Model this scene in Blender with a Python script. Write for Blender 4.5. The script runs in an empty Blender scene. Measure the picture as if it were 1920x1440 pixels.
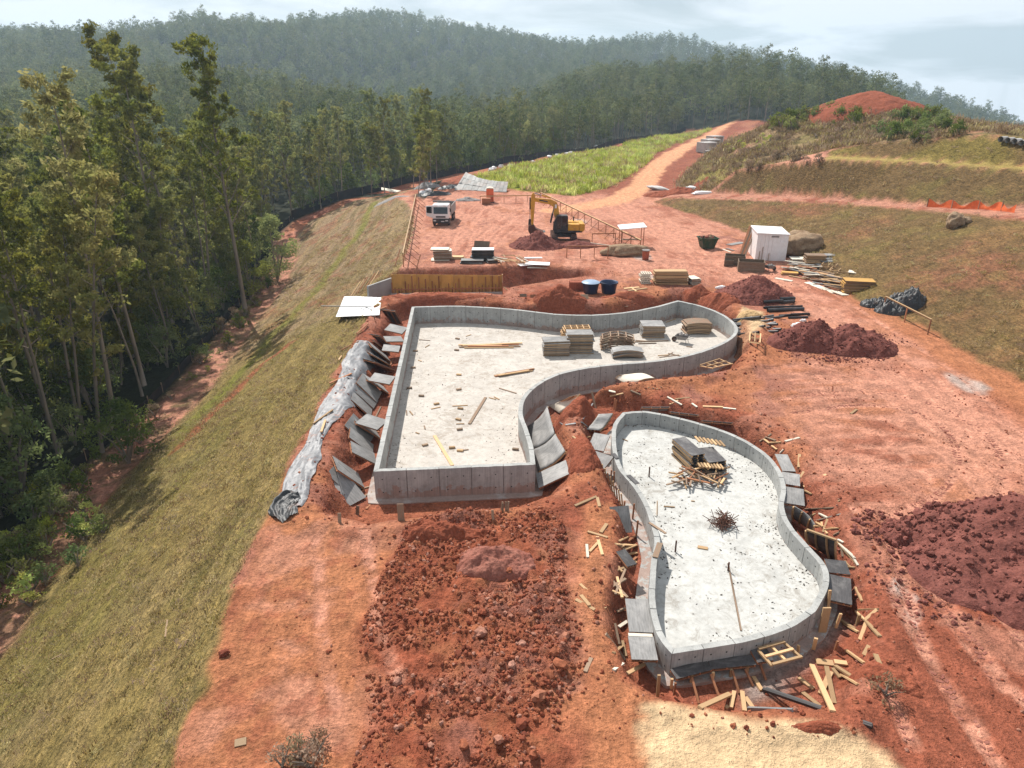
import bpy, bmesh, math, random
import numpy as np
from mathutils import Vector, Matrix, noise as mnoise
from mathutils.geometry import delaunay_2d_cdt

# ------------------------------------------------------------------ camera, sky, sun, exposure
scene = bpy.context.scene
PITCH = math.radians(23.0); FOCAL = 1321.0; CAM_H = 17.0
cam_data = bpy.data.cameras.new('camera'); cam = bpy.data.objects.new('camera', cam_data)
scene.collection.objects.link(cam)
cam.location = (0, 0, CAM_H); cam.rotation_euler = (math.radians(90) - PITCH, 0, 0)
cam_data.sensor_width = 36.0; cam_data.lens = 36.0 * FOCAL / 1920.0
cam_data.clip_start = 0.5; cam_data.clip_end = 9000.0
scene.camera = cam

SUN_EL = math.radians(50.0); SUN_AZ = math.radians(-27.0)      # azimuth clockwise from +Y
sd = Vector((math.sin(SUN_AZ) * math.cos(SUN_EL), math.cos(SUN_AZ) * math.cos(SUN_EL), math.sin(SUN_EL)))
sun_data = bpy.data.lights.new('sun', 'SUN'); sun = bpy.data.objects.new('sun', sun_data)
scene.collection.objects.link(sun)
sun_data.energy = 5.0; sun_data.angle = math.radians(0.55); sun_data.color = (1.0, 0.95, 0.88)
sun.rotation_euler = (-sd).to_track_quat('-Z', 'Y').to_euler(); sun.location = (-40, 80, 90)

world = bpy.data.worlds.new('World'); scene.world = world; world.use_nodes = True
wn = world.node_tree.nodes; wl = world.node_tree.links
bg = wn['Background']
sky = wn.new('ShaderNodeTexSky'); sky.sky_type = 'NISHITA'; sky.sun_disc = False
sky.sun_elevation = SUN_EL; sky.sun_rotation = SUN_AZ % (2 * math.pi)
sky.air_density = 1.0; sky.dust_density = 0.6; sky.ozone_density = 1.2
# thin high cloud: noise over the sky direction, stretched towards the horizon as a flat layer is
tc = wn.new('ShaderNodeTexCoord'); sep = wn.new('ShaderNodeSeparateXYZ'); wl.new(tc.outputs['Generated'], sep.inputs[0])
zc = wn.new('ShaderNodeMath'); zc.operation = 'MAXIMUM'; zc.inputs[1].default_value = 0.0; wl.new(sep.outputs['Z'], zc.inputs[0])
za = wn.new('ShaderNodeMath'); za.operation = 'ADD'; za.inputs[1].default_value = 0.16; wl.new(zc.outputs[0], za.inputs[0])
dx = wn.new('ShaderNodeMath'); dx.operation = 'DIVIDE'; wl.new(sep.outputs['X'], dx.inputs[0]); wl.new(za.outputs[0], dx.inputs[1])
dy = wn.new('ShaderNodeMath'); dy.operation = 'DIVIDE'; wl.new(sep.outputs['Y'], dy.inputs[0]); wl.new(za.outputs[0], dy.inputs[1])
cmb = wn.new('ShaderNodeCombineXYZ'); wl.new(dx.outputs[0], cmb.inputs[0]); wl.new(dy.outputs[0], cmb.inputs[1])
cn = wn.new('ShaderNodeTexNoise'); cn.inputs['Scale'].default_value = 0.85; cn.inputs['Detail'].default_value = 7
cn.inputs['Roughness'].default_value = 0.55; cn.inputs['Distortion'].default_value = 0.5
wl.new(cmb.outputs[0], cn.inputs['Vector'])
zs = wn.new('ShaderNodeMath'); zs.operation = 'MAXIMUM'; zs.inputs[1].default_value = 0.07; wl.new(sep.outputs['Z'], zs.inputs[0])
sv = wn.new('ShaderNodeCombineXYZ'); wl.new(sep.outputs['X'], sv.inputs[0]); wl.new(sep.outputs['Y'], sv.inputs[1]); wl.new(zs.outputs[0], sv.inputs[2]); wl.new(sv.outputs[0], sky.inputs['Vector'])
cr = wn.new('ShaderNodeValToRGB'); cr.color_ramp.elements[0].position = 0.42; cr.color_ramp.elements[1].position = 0.57
wl.new(cn.outputs['Fac'], cr.inputs[0])
cf = wn.new('ShaderNodeMath'); cf.operation = 'MULTIPLY_ADD'; cf.inputs[1].default_value = 0.62; cf.inputs[2].default_value = 0.33; wl.new(cr.outputs[0], cf.inputs[0])
mixc = wn.new('ShaderNodeMix'); mixc.data_type = 'RGBA'
mixc.inputs['B'].default_value = (14.6, 15.3, 16.0, 1)
wl.new(cf.outputs[0], mixc.inputs['Factor']); wl.new(sky.outputs[0], mixc.inputs['A'])
wl.new(mixc.outputs['Result'], bg.inputs['Color']); bg.inputs['Strength'].default_value = 0.05
vs = scene.view_settings
vs.view_transform = 'Standard'; vs.look = 'None'; vs.gamma = 1.0; vs.use_curve_mapping = False; vs.exposure = 0.45
scene.render.engine = 'CYCLES'
scene.cycles.use_denoising = True
scene.cycles.max_bounces = 6; scene.cycles.diffuse_bounces = 3; scene.cycles.transparent_max_bounces = 8
scene.cycles.volume_bounces = 0
scene.cycles.use_adaptive_sampling = True

# ------------------------------------------------------------------ helpers
rnd = random.Random(7); nr = np.random.RandomState(11)
COL = scene.collection
CP, SP = math.cos(PITCH), math.sin(PITCH)
def S(u, v, z=0.0):
    """survey: the ground point at height z that the photograph shows at pixel u, v (1920 x 1440)"""
    a = (u - 960) / FOCAL; b = (720 - v) / FOCAL
    t = (z - CAM_H) / (-SP + b * CP)
    return Vector((a * t, (CP + b * SP) * t, z))
def SY(u, v, Y):
    """survey at a known distance Y instead of a known height"""
    a = (u - 960) / FOCAL; b = (720 - v) / FOCAL
    t = Y / (CP + b * SP)
    return Vector((a * t, Y, CAM_H + t * (-SP + b * CP)))

def tag(o, label=None, cat=None, group=None, kind=None):
    if label: o['label'] = label
    if cat: o['category'] = cat
    if group: o['group'] = group
    if kind: o['kind'] = kind
    return o
def empty(name, loc=(0, 0, 0), rz=0.0, label=None, cat=None, group=None):
    o = bpy.data.objects.new(name, None); COL.objects.link(o)
    o.location = loc; o.rotation_euler = (0, 0, rz); o.empty_display_size = 0.3
    return tag(o, label, cat, group)
def link(name, me, parent=None, loc=None, rot=None, scale=None):
    o = bpy.data.objects.new(name, me); COL.objects.link(o)
    if parent: o.parent = parent
    if loc is not None: o.location = loc
    if rot is not None: o.rotation_euler = rot
    if scale is not None: o.scale = scale
    return o
def copy_tree(o, parent=None):
    c = o.copy(); COL.objects.link(c)
    if parent: c.parent = parent
    for ch in o.children:
        copy_tree(ch, c)
    return c

class MB:
    """collects boxes, tubes and quads into one mesh"""
    def __init__(s): s.v = []; s.f = []
    def add(s, vs_, fs):
        n = len(s.v); s.v.extend([tuple(p) for p in vs_]); s.f.extend([tuple(i + n for i in f) for f in fs]); return s
    def box(s, c, size, rz=0.0, rot=None):
        m = rot if rot is not None else Matrix.Rotation(rz, 3, 'Z')
        hx, hy, hz = size[0] / 2, size[1] / 2, size[2] / 2; c = Vector(c)
        p = [c + m @ Vector((x, y, z)) for x, y, z in ((-hx, -hy, -hz), (hx, -hy, -hz), (hx, hy, -hz), (-hx, hy, -hz), (-hx, -hy, hz), (hx, -hy, hz), (hx, hy, hz), (-hx, hy, hz))]
        return s.add(p, [(3, 2, 1, 0), (4, 5, 6, 7), (0, 1, 5, 4), (1, 2, 6, 5), (2, 3, 7, 6), (3, 0, 4, 7)])
    def bar(s, a, b, w, h, up=(0, 0, 1)):
        a = Vector(a); b = Vector(b); d = b - a; L = d.length
        x = d / L; upv = Vector(up)
        if abs(x.dot(upv)) > 0.98: upv = Vector((0, 1, 0))
        y = upv.cross(x).normalized(); z = x.cross(y)
        return s.box((a + b) / 2, (L, w, h), rot=Matrix((x, y, z)).transposed())
    def tube(s, pts, rads, n=8, cap=True):
        pts = [Vector(p) for p in pts]
        if not hasattr(rads, '__len__'): rads = [rads] * len(pts)
        rings = []
        for i, p in enumerate(pts):
            d = (pts[min(i + 1, len(pts) - 1)] - pts[max(i - 1, 0)]).normalized()
            u = Vector((0, 0, 1)) if abs(d.z) < 0.9 else Vector((1, 0, 0))
            a = d.cross(u).normalized(); b = d.cross(a)
            rings.append([p + (a * math.cos(2 * math.pi * k / n) + b * math.sin(2 * math.pi * k / n)) * rads[i] for k in range(n)])
        vs_ = [q for r in rings for q in r]; fs = []
        for i in range(len(pts) - 1):
            for k in range(n):
                fs.append((i * n + k, i * n + (k + 1) % n, (i + 1) * n + (k + 1) % n, (i + 1) * n + k))
        if cap: fs.append(tuple(range(n))); fs.append(tuple((len(pts) - 1) * n + k for k in reversed(range(n))))
        return s.add(vs_, fs)
    def prism(s, poly, axis, a, b):
        """extrude a 2D polygon; axis 0,1,2 is the extrusion axis; poly coordinates are the other two"""
        def P(q, t):
            l = list(q); l.insert(axis, t); return tuple(l)
        n = len(poly)
        return s.add([P(q, a) for q in poly] + [P(q, b) for q in poly],
                     [tuple(range(n)), tuple(n + i for i in reversed(range(n)))] + [(i, n + i, n + (i + 1) % n, (i + 1) % n) for i in range(n)])
    def mesh(s, name, mat, smooth=False, fix=True, bevel=0.0):
        me = bpy.data.meshes.new(name); me.from_pydata(s.v, [], s.f)
        if fix or bevel:
            bm = bmesh.new(); bm.from_mesh(me); bmesh.ops.recalc_face_normals(bm, faces=bm.faces)
            if bevel: bmesh.ops.bevel(bm, geom=bm.edges[:], offset=bevel, segments=1, affect='EDGES', clamp_overlap=True)
            bm.to_mesh(me); bm.free()
        if mat: me.materials.append(mat)
        if smooth: me.polygons.foreach_set('use_smooth', [True] * len(me.polygons))
        me.update(); return me
    def build(s, name, mat, parent=None, smooth=False, loc=None, rot=None, bevel=0.0):
        return link(name, s.mesh(name, mat, smooth, bevel=bevel), parent, loc, rot)

# ------------------------------------------------------------------ materials
def new_mat(name):
    m = bpy.data.materials.new(name); m.use_nodes = True
    return m, m.node_tree.nodes, m.node_tree.links, m.node_tree.nodes['Principled BSDF']
def nz(n, l, vec, scale, detail=4, rough=0.6, dist=0.0):
    t = n.new('ShaderNodeTexNoise'); t.inputs['Scale'].default_value = scale; t.inputs['Detail'].default_value = detail
    t.inputs['Roughness'].default_value = rough; t.inputs['Distortion'].default_value = dist
    if vec is not None: l.new(vec, t.inputs['Vector'])
    return t.outputs['Fac']
def ramp(n, l, src, stops):
    r = n.new('ShaderNodeValToRGB'); l.new(src, r.inputs[0]); e = r.color_ramp.elements
    while len(e) < len(stops): e.new(0.5)
    for i, (p, c) in enumerate(stops):
        e[i].position = p; e[i].color = (c[0], c[1], c[2], 1) if hasattr(c, '__len__') else (c, c, c, 1)
    return r.outputs['Color']
def mixrgb(n, l, fac, a, b, mode='MIX'):
    m = n.new('ShaderNodeMix'); m.data_type = 'RGBA'; m.blend_type = mode
    for s_, v in (('Factor', fac), ('A', a), ('B', b)):
        if hasattr(v, 'links') or hasattr(v, 'is_linked'): l.new(v, m.inputs[s_])
        else: m.inputs[s_].default_value = v if s_ == 'Factor' else (v[0], v[1], v[2], 1)
    return m.outputs['Result']
def bump(n, l, b, h, strength=0.4, dist=0.05):
    bp = n.new('ShaderNodeBump'); bp.inputs['Strength'].default_value = strength; bp.inputs['Distance'].default_value = dist
    l.new(h, bp.inputs['Height']); l.new(bp.outputs[0], b.inputs['Normal'])
def math2(n, l, op, a, b=None):
    m = n.new('ShaderNodeMath'); m.operation = op
    for i, v in enumerate((a, b)):
        if v is None: continue
        if hasattr(v, 'is_linked'): l.new(v, m.inputs[i])
        else: m.inputs[i].default_value = v
    return m.outputs[0]
def mat_plain(name, col, rough=0.7, var=0.25, scale=6.0, metal=0.0, bmp=0.0, coord='Object', dirt=None, rand=0.0, stretch=None, spec=0.3):
    """a surface of one real colour with grain, blotches and optional dirt; rand varies it from object to object"""
    m, n, l, b = new_mat(name)
    t = n.new('ShaderNodeTexCoord'); vec = t.outputs[coord]
    if stretch:
        mp = n.new('ShaderNodeMapping'); mp.inputs['Scale'].default_value = stretch; l.new(vec, mp.inputs[0]); vec = mp.outputs[0]
    f = nz(n, l, vec, scale, 5)
    lo = [c * (1 - var) for c in col]; hi = [min(1, c * (1 + var)) for c in col]
    c = ramp(n, l, f, [(0.3, lo), (0.7, hi)])
    if dirt:
        f2 = nz(n, l, t.outputs[coord], scale * 0.37, 6, 0.7, 0.5)
        c = mixrgb(n, l, ramp(n, l, f2, [(0.45, 0.0), (0.68, dirt[3] if len(dirt) > 3 else 0.7)]), c, dirt[:3])
    if rand:
        oi = n.new('ShaderNodeObjectInfo')
        h = n.new('ShaderNodeHueSaturation'); l.new(c, h.inputs['Color'])
        l.new(math2(n, l, 'ADD', math2(n, l, 'MULTIPLY', oi.outputs['Random'], 2 * rand), 1 - rand), h.inputs['Value'])
        h.inputs['Saturation'].default_value = 1.0; c = h.outputs[0]
    l.new(c, b.inputs['Base Color']); b.inputs['Roughness'].default_value = rough; b.inputs['Metallic'].default_value = metal
    b.inputs['Specular IOR Level'].default_value = spec
    if bmp: bump(n, l, b, f, bmp, 0.03)
    return m
M = {}
M['timber'] = mat_plain('raw_timber', (0.46, 0.295, 0.155), 0.75, 0.25, 9, rand=0.42, stretch=(1, 8, 8), bmp=0.2)
M['timber_old'] = mat_plain('weathered_timber', (0.22, 0.16, 0.11), 0.85, 0.35, 9, rand=0.35, stretch=(1, 8, 8), bmp=0.3, dirt=(0.33, 0.15, 0.09, 0.5))
M['timber_red'] = mat_plain('reddish_timber', (0.30, 0.13, 0.065), 0.85, 0.25, 8, rand=0.3, bmp=0.2)
M['timber_mid'] = mat_plain('greyed_timber', (.30, .205, .125), .85, .3, 9, rand=.3, stretch=(1, 8, 8), bmp=.2)
M['ply_grey'] = mat_plain('used_formwork_plywood', (0.20, 0.195, 0.19), 0.6, 0.3, 2.2, rand=0.2, stretch=(1, 5, 1), dirt=(0.42, 0.40, 0.38, 0.6), bmp=0.15)
M['ply_dark'] = mat_plain('dark_film_plywood', (0.06, 0.055, 0.055), 0.45, 0.35, 3.0, rand=0.25, dirt=(0.20, 0.19, 0.18, 0.7), stretch=(1, 4, 1), spec=0.4)
M['ply_yellow'] = mat_plain('new_plywood', (0.50, 0.28, 0.075), 0.65, 0.18, 2.5, rand=0.12, stretch=(1, 3, 1))
M['ply_pale'] = mat_plain('pale_board', (0.62, 0.56, 0.46), 0.7, 0.15, 3, rand=0.15)
M['white'] = mat_plain('white_paint', (0.78, 0.78, 0.78), 0.45, 0.06, 3, dirt=(0.6, 0.5, 0.45, 0.3), spec=0.4)
M['steel'] = mat_plain('grey_steel', (0.25, 0.25, 0.25), 0.5, 0.25, 5, metal=0.4)
M['rust'] = mat_plain('rusty_steel', (0.09, 0.038, 0.024), 0.9, 0.35, 14)
M['black_plastic'] = mat_plain('black_plastic', (0.02, 0.021, 0.023), 0.35, 0.3, 6, rand=0.3, dirt=(0.16, 0.13, 0.12, 0.35), spec=0.5)
M['pipe'] = mat_plain('dark_grey_pipe', (0.035, 0.037, 0.04), 0.4, 0.25, 3, rand=0.35, dirt=(0.2, 0.17, 0.16, 0.4), spec=0.5)
M['yellow'] = mat_plain('yellow_machine_paint', (0.62, 0.30, 0.018), 0.42, 0.1, 4, dirt=(0.25, 0.12, 0.06, 0.55), spec=0.45)
M['black_metal'] = mat_plain('black_metal', (0.018, 0.018, 0.02), 0.5, 0.3, 5, dirt=(0.16, 0.09, 0.06, 0.45), spec=0.4)
M['glass'] = mat_plain('dark_glass', (0.012, 0.016, 0.02), 0.08, 0.1, 2, spec=0.6)
M['rubber'] = mat_plain('tyre_rubber', (0.02, 0.019, 0.018), 0.85, 0.3, 9, dirt=(0.22, 0.11, 0.07, 0.6))
M['orange'] = mat_plain('orange_plastic', (0.72, 0.15, 0.05), 0.5, 0.12, 3)
M['green_paint'] = mat_plain('green_paint', (0.02, 0.055, 0.025), 0.55, 0.3, 4, dirt=(0.14, 0.08, 0.05, 0.5))
M['tank_blue'] = mat_plain('blue_tank', (0.012, 0.03, 0.085), 0.4, 0.2, 2, dirt=(0.15, 0.12, 0.12, 0.3), spec=0.45)
M['tank_lid'] = mat_plain('pale_blue_lid', (0.25, 0.34, 0.46), 0.4, 0.15, 2, dirt=(0.3, 0.26, 0.24, 0.4))
M['brick'] = mat_plain('brick_red', (0.34, 0.10, 0.055), 0.85, 0.3, 12)
M['brown_board'] = mat_plain('brown_board', (0.16, 0.115, 0.08), 0.85, 0.3, 4, rand=0.2, stretch=(1, 1, 4), bmp=0.2)
M['grey_slab'] = mat_plain('grey_slab', (0.30, 0.30, 0.29), 0.85, 0.2, 1.2, rand=0.2, dirt=(0.3, 0.2, 0.16, 0.4), bmp=0.3)
M['concrete_pipe'] = mat_plain('precast_concrete', (0.45, 0.43, 0.41), 0.85, 0.15, 2, rand=0.15)
M['drain'] = mat_plain('plastic_drain_pipe', (0.6, 0.6, 0.6), 0.4, 0.1, 2)
M['gravel_grey'] = mat_plain('grey_grit', (0.24, 0.22, 0.21), 0.9, 0.3, 6, bmp=0.5)
# ------------------------------------------------------------------ terrain: a surveyed triangulated sheet
class VN:
    def __init__(s, seed): s.t = np.random.RandomState(seed).rand(256, 256).astype(np.float32)
    def __call__(s, x, y):
        xi = np.floor(x).astype(np.int64); yi = np.floor(y).astype(np.int64)
        fx = x - xi; fy = y - yi; fx = fx * fx * (3 - 2 * fx); fy = fy * fy * (3 - 2 * fy)
        a = s.t[xi & 255, yi & 255]; b = s.t[(xi + 1) & 255, yi & 255]; c = s.t[xi & 255, (yi + 1) & 255]; d = s.t[(xi + 1) & 255, (yi + 1) & 255]
        return (a * (1 - fx) + b * fx) * (1 - fy) + (c * (1 - fx) + d * fx) * fy
def fbm(x, y, f, octv=4, seed=1, gain=0.5):
    out = 0; amp = 1; tot = 0
    for k in range(octv):
        out = out + VN(seed * 31 + k)(x * f + 17.3 * k, y * f - 9.1 * k) * amp; tot += amp; amp *= gain; f *= 2.03
    return out / tot
def sstep(a, b, x):
    t = np.clip((x - a) / (b - a), 0, 1); return t * t * (3 - 2 * t)
def sdf_poly(px, py, poly):
    """signed distance, positive inside"""
    d2 = np.full(px.shape, 1e18); ins = np.zeros(px.shape, bool); n = len(poly)
    for i in range(n):
        ax, ay = poly[i][0], poly[i][1]; bx, by = poly[(i + 1) % n][0], poly[(i + 1) % n][1]
        ex, ey = bx - ax, by - ay; L = ex * ex + ey * ey + 1e-12
        t = np.clip(((px - ax) * ex + (py - ay) * ey) / L, 0, 1)
        d2 = np.minimum(d2, (px - ax - t * ex) ** 2 + (py - ay - t * ey) ** 2)
        c = ((ay > py) != (by > py)); 
        with np.errstate(divide='ignore', invalid='ignore'):
            ins ^= c & (px < ex * (py - ay) / (ey if ey != 0 else 1e-12) + ax)
    return np.where(ins, 1, -1) * np.sqrt(d2)
def dist_line(px, py, pts):
    d2 = np.full(px.shape, 1e18)
    for (ax, ay), (bx, by) in zip(pts[:-1], pts[1:]):
        ex, ey = bx - ax, by - ay; L = ex * ex + ey * ey + 1e-12
        t = np.clip(((px - ax) * ex + (py - ay) * ey) / L, 0, 1)
        d2 = np.minimum(d2, (px - ax - t * ex) ** 2 + (py - ay - t * ey) ** 2)
    return np.sqrt(d2)
def spline(pts, n=8, closed=False):
    """Catmull-Rom through points (tuples of any length)"""
    P_ = [np.array(p, float) for p in pts]; out = []; m = len(P_)
    for i in range(m if closed else m - 1):
        p0 = P_[(i - 1) % m] if closed or i > 0 else 2 * P_[0] - P_[1]
        p1 = P_[i]; p2 = P_[(i + 1) % m]
        p3 = P_[(i + 2) % m] if closed or i + 2 < m else 2 * P_[-1] - P_[-2]
        for k in range(n):
            t = k / n
            out.append(0.5 * (2 * p1 + (p2 - p0) * t + (2 * p0 - 5 * p1 + 4 * p2 - p3) * t * t + (3 * p1 - p0 - 3 * p2 + p3) * t ** 3))
    if not closed: out.append(P_[-1])
    return [tuple(p) for p in out]
def xy(p): return (p[0], p[1])
def SP2(lst, z=0.0): return [xy(S(u, v, z)) for u, v in lst]

CREST = [(-8.3, -40, 0), (-8.8, 0, 0), (-9.1, 13.5, 0), (-10, 19.3, 0), (-10.35, 24, 0), (-10.8, 31, 0), (-11.3, 43.7, 0), (-11.2, 53, 0), (-11.4, 62, 0), (-11.2, 73, 0),
         (-12.4, 90, 0), (-14.6, 105, 0), (-17, 115, -.1), (-20.5, 124, -.6), (-18, 136, -1.0), (-11.5, 152, -.8), (-4, 170, -.6), (8, 192, -.4), (21, 212, -.2), (42, 246, 0), (82, 312, 0)]
TOE = [(-20, -40, -9), (-22, 0, -9), (-23.4, 16, -9), (-25.3, 26.8, -9), (-26.4, 33, -9), (-28.2, 44.4, -9), (-28.0, 52, -9), (-28.4, 61, -9), (-30.4, 80, -9), (-32.2, 98, -9),
       (-35, 112, -8.7), (-38.5, 124, -8), (-38, 134, -6.5), (-31, 143, -4.2), (-20, 156, -3), (-8, 176, -2.6), (6, 200, -2.4), (20, 222, -2.2), (44, 262, -2), (80, 325, -1.5)]
lines = []; pts3 = []
def brk(l): lines.append(l)
brk(CREST); brk(TOE)
brk([(x - 4.5, y + (2 if y > 130 else 0), z - .25) for x, y, z in TOE])
# bank on the right, ramp, terraces
BASE = [(36, -40, 0), (33.5, 10, 0), (31.6, 30, 0), (31.2, 42, 0), (31.0, 51.5, 0), (29.6, 59, 0), (29.9, 75, 0), (28.7, 90.7, 0), (25.5, 102, 0), (21.8, 113, 0.05)]
EDGE1 = [(58, -40, 8.5), (53, 10, 8), (49, 36, 7.2), (46.5, 54, 6.5), (45.4, 63.2, 6), (43.7, 74.3, 5), (39.5, 89, 3.6), (32.8, 100.6, 2.2), (24.4, 113.5, .75)]
BASE2 = [(62, -40, 8.7), (58, 10, 8.2), (54.5, 36, 7.3), (51, 58, 6.6), (49.2, 69, 6.2), (44.9, 76.5, 5.2), (41.1, 89.5, 4.0), (35.6, 103, 2.6), (30.8, 113, 1.4), (28.5, 122, .6), (30.5, 131, .5), (35.5, 146, .4), (46, 170, .4), (60, 200, .4), (84, 250, .6)]
EDGE2 = [(68, -40, 12), (63, 10, 11.8), (59, 40, 10.5), (55.5, 60, 9.6), (52.6, 75.2, 9), (47, 87.5, 8.6), (40.6, 96.6, 8), (37.2, 104.6, 6.6), (34.2, 111, 5), (33.2, 121, 4.2), (34.5, 131, 4.6), (38.3, 140, 5.6), (46, 156, 6.0), (58, 176, 5.5)]
BASE3 = [(70, -40, 12.1), (65, 10, 11.9), (61, 40, 10.6), (57, 61, 9.7), (54.2, 76.6, 9.1), (48.2, 89, 8.7), (42.4, 98.8, 8.3)]
EDGE3 = [(76, -40, 15), (71, 10, 14.8), (67, 42, 13.4), (60.5, 66, 12.2), (54.6, 85, 11.8), (49.6, 93.2, 10.8), (43.4, 100.5, 9.0)]
for l in (BASE, EDGE1, BASE2, EDGE2, BASE3, EDGE3): brk(l)
pts3 += [(38.5, 112, 6.8), (41, 122, 8.6), (41, 131, 8.2), (44.5, 126, 11.2), (46, 117, 10.2), (49, 108, 10.2), (45, 104, 8.6), (55, 98, 11.6), (59.7, 100, 12.3), (50, 125, 12.6), (57, 118, 13.2), (65, 120, 12.6), (66.8, 128, 12.2), (56, 132, 12.8), (48, 140, 9.6), (60, 146, 11.0),
         (66, 104, 11.6), (74, 98, 9.6), (90, 100, 8.0), (72, 80, 10.5), (95, 60, 10), (100, 0, 12), (80, 130, 9.5), (110, 140, 7), (80, 160, 8), (70, 185, 6), (95, 205, 4), (140, 210, 4), (100, 270, 2), (150, 300, 3), (180, 150, 6), (200, 40, 8), (220, -40, 8), (190, 260, 4)]
# flat pad, field
for gx in (-7, 2, 11, 20): 
    for gy in (-40, -10, 10, 30, 50, 70, 90, 108): pts3.append((gx, gy, 0))
pts3 += [(27, -40, 0), (27, 10, 0), (26, 30, 0), (26, 50, 0), (25, 70, 0), (24, 88, 0), (-10, 122, 0), (0, 128, 0), (12, 126, 0), (-8, 140, 0.0), (4, 150, .3), (22, 150, .2), (10, 175, .3), (30, 185, .3), (40, 215, .3), (62, 265, .3), (24, 132, 0), (31, 150, .1), (42, 190, .2), (75, 284, .4)]
# forest floor and hills: ridges read from the photograph at their distance, less the height of the trees
pts3 += [(-60, -40, -11), (-55, 20, -11), (-52, 60, -11), (-58, 110, -10.5), (-60, 150, -9), (-120, 20, -6), (-130, 90, -4), (-120, 160, -5), (-70, 200, -8), (-20, 215, -7), (-45, 260, -6), (5, 260, -5), (40, 300, -4), (-220, 0, 12), (-240, 100, 20), (-400, 0, 40)]
def ridge(px, Y, th):
    out = []
    for i, (u, v) in enumerate(px):
        yy = Y[i] if hasattr(Y, '__len__') else Y
        p = SY(u, v, yy); out.append((p.x, p.y, p.z - th))
    return out
RNEAR = ridge([(-260, 190), (-60, 175), (120, 150), (300, 128), (480, 122), (620, 150), (700, 178), (790, 208), (900, 216)], [250, 265, 280, 300, 320, 330, 335, 340, 345], 17)
RLEFT = ridge([(-320, 160), (-100, 95), (0, 66), (100, 50), (200, 42), (290, 26), (370, 16), (450, 34), (520, 46), (620, 88), (720, 140)], [560, 590, 610, 630, 650, 670, 680, 690, 690, 680, 660], 21)
RMID = ridge([(420, 90), (560, 52), (640, 33), (700, 18), (760, 18), (850, 42), (950, 56), (1050, 75), (1130, 84), (1220, 120), (1300, 150)], [1050, 1040, 1020, 1000, 980, 950, 930, 900, 880, 860, 840], 22)
RFARR = ridge([(1130, 96), (1180, 82), (1230, 69), (1290, 67), (1350, 80), (1440, 92), (1520, 106), (1600, 120), (1700, 148), (1800, 178), (1870, 204), (1960, 236), (2150, 285)], [1150, 1130, 1110, 1090, 1060, 1020, 980, 950, 900, 860, 840, 820, 800], 21)
RRIGHT = ridge([(960, 205), (1060, 160), (1150, 128), (1250, 114), (1350, 108), (1450, 107), (1540, 118), (1600, 134), (1640, 160), (1690, 200), (1740, 236)], [420, 420, 410, 400, 390, 380, 370, 365, 360, 350, 345], 15)
for l in (RNEAR, RLEFT, RMID, RFARR, RRIGHT): brk(l)
pts3 += [SY(560, 190, 520) - Vector((0, 0, 19)), SY(760, 230, 470) - Vector((0, 0, 19)), SY(900, 225, 430) - Vector((0, 0, 22)), SY(880, 150, 650) - Vector((0, 0, 19)), SY(1040, 150, 620) - Vector((0, 0, 18)), SY(300, 110, 450) - Vector((0, 0, 22)), SY(60, 130, 400) - Vector((0, 0, 22)),
         SY(1780, 255, 520) - Vector((0, 0, 22)), SY(1900, 285, 500) - Vector((0, 0, 22)),
         (95, 312, 3), (60, 335, -1), (0, 330, -4), (-60, 320, 2)]
for a in range(-180, 181, 15):
    r = 4200; pts3.append((r * math.sin(math.radians(a)) + .1, r * math.cos(math.radians(a)), -260))
pts3 += [(-900, 0, 60), (-1200, 500, 60), (-700, 900, 60), (0, 1500, -40), (600, 1400, -120), (1050, 760, -130), (760, 420, -50), (600, 200, -40), (600, -300, -40), (0, -400, -30), (-500, -400, 10)]

V2 = []; VZ = []; ED = []
for l in lines:
    st = len(V2)
    for p in l: V2.append(Vector((p[0], p[1]))); VZ.append(p[2])
    ED += [(st + i, st + i + 1) for i in range(len(l) - 1)]
for p in pts3: V2.append(Vector((p[0], p[1]))); VZ.append(p[2])
tv, te, tf, ov, oe, of_ = delaunay_2d_cdt(V2, ED, [], 0, 1e-4)
tz = []
for i, o in enumerate(ov):
    if o: tz.append(VZ[o[0]])
    else:                                      # two break lines cross: take the nearest known height
        k = min(range(len(V2)), key=lambda j: (V2[j] - tv[i]).length_squared); tz.append(VZ[k])
TRI = [(f_[0], f_[i], f_[i + 1]) for f_ in tf for i in range(1, len(f_) - 1)]

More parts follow.
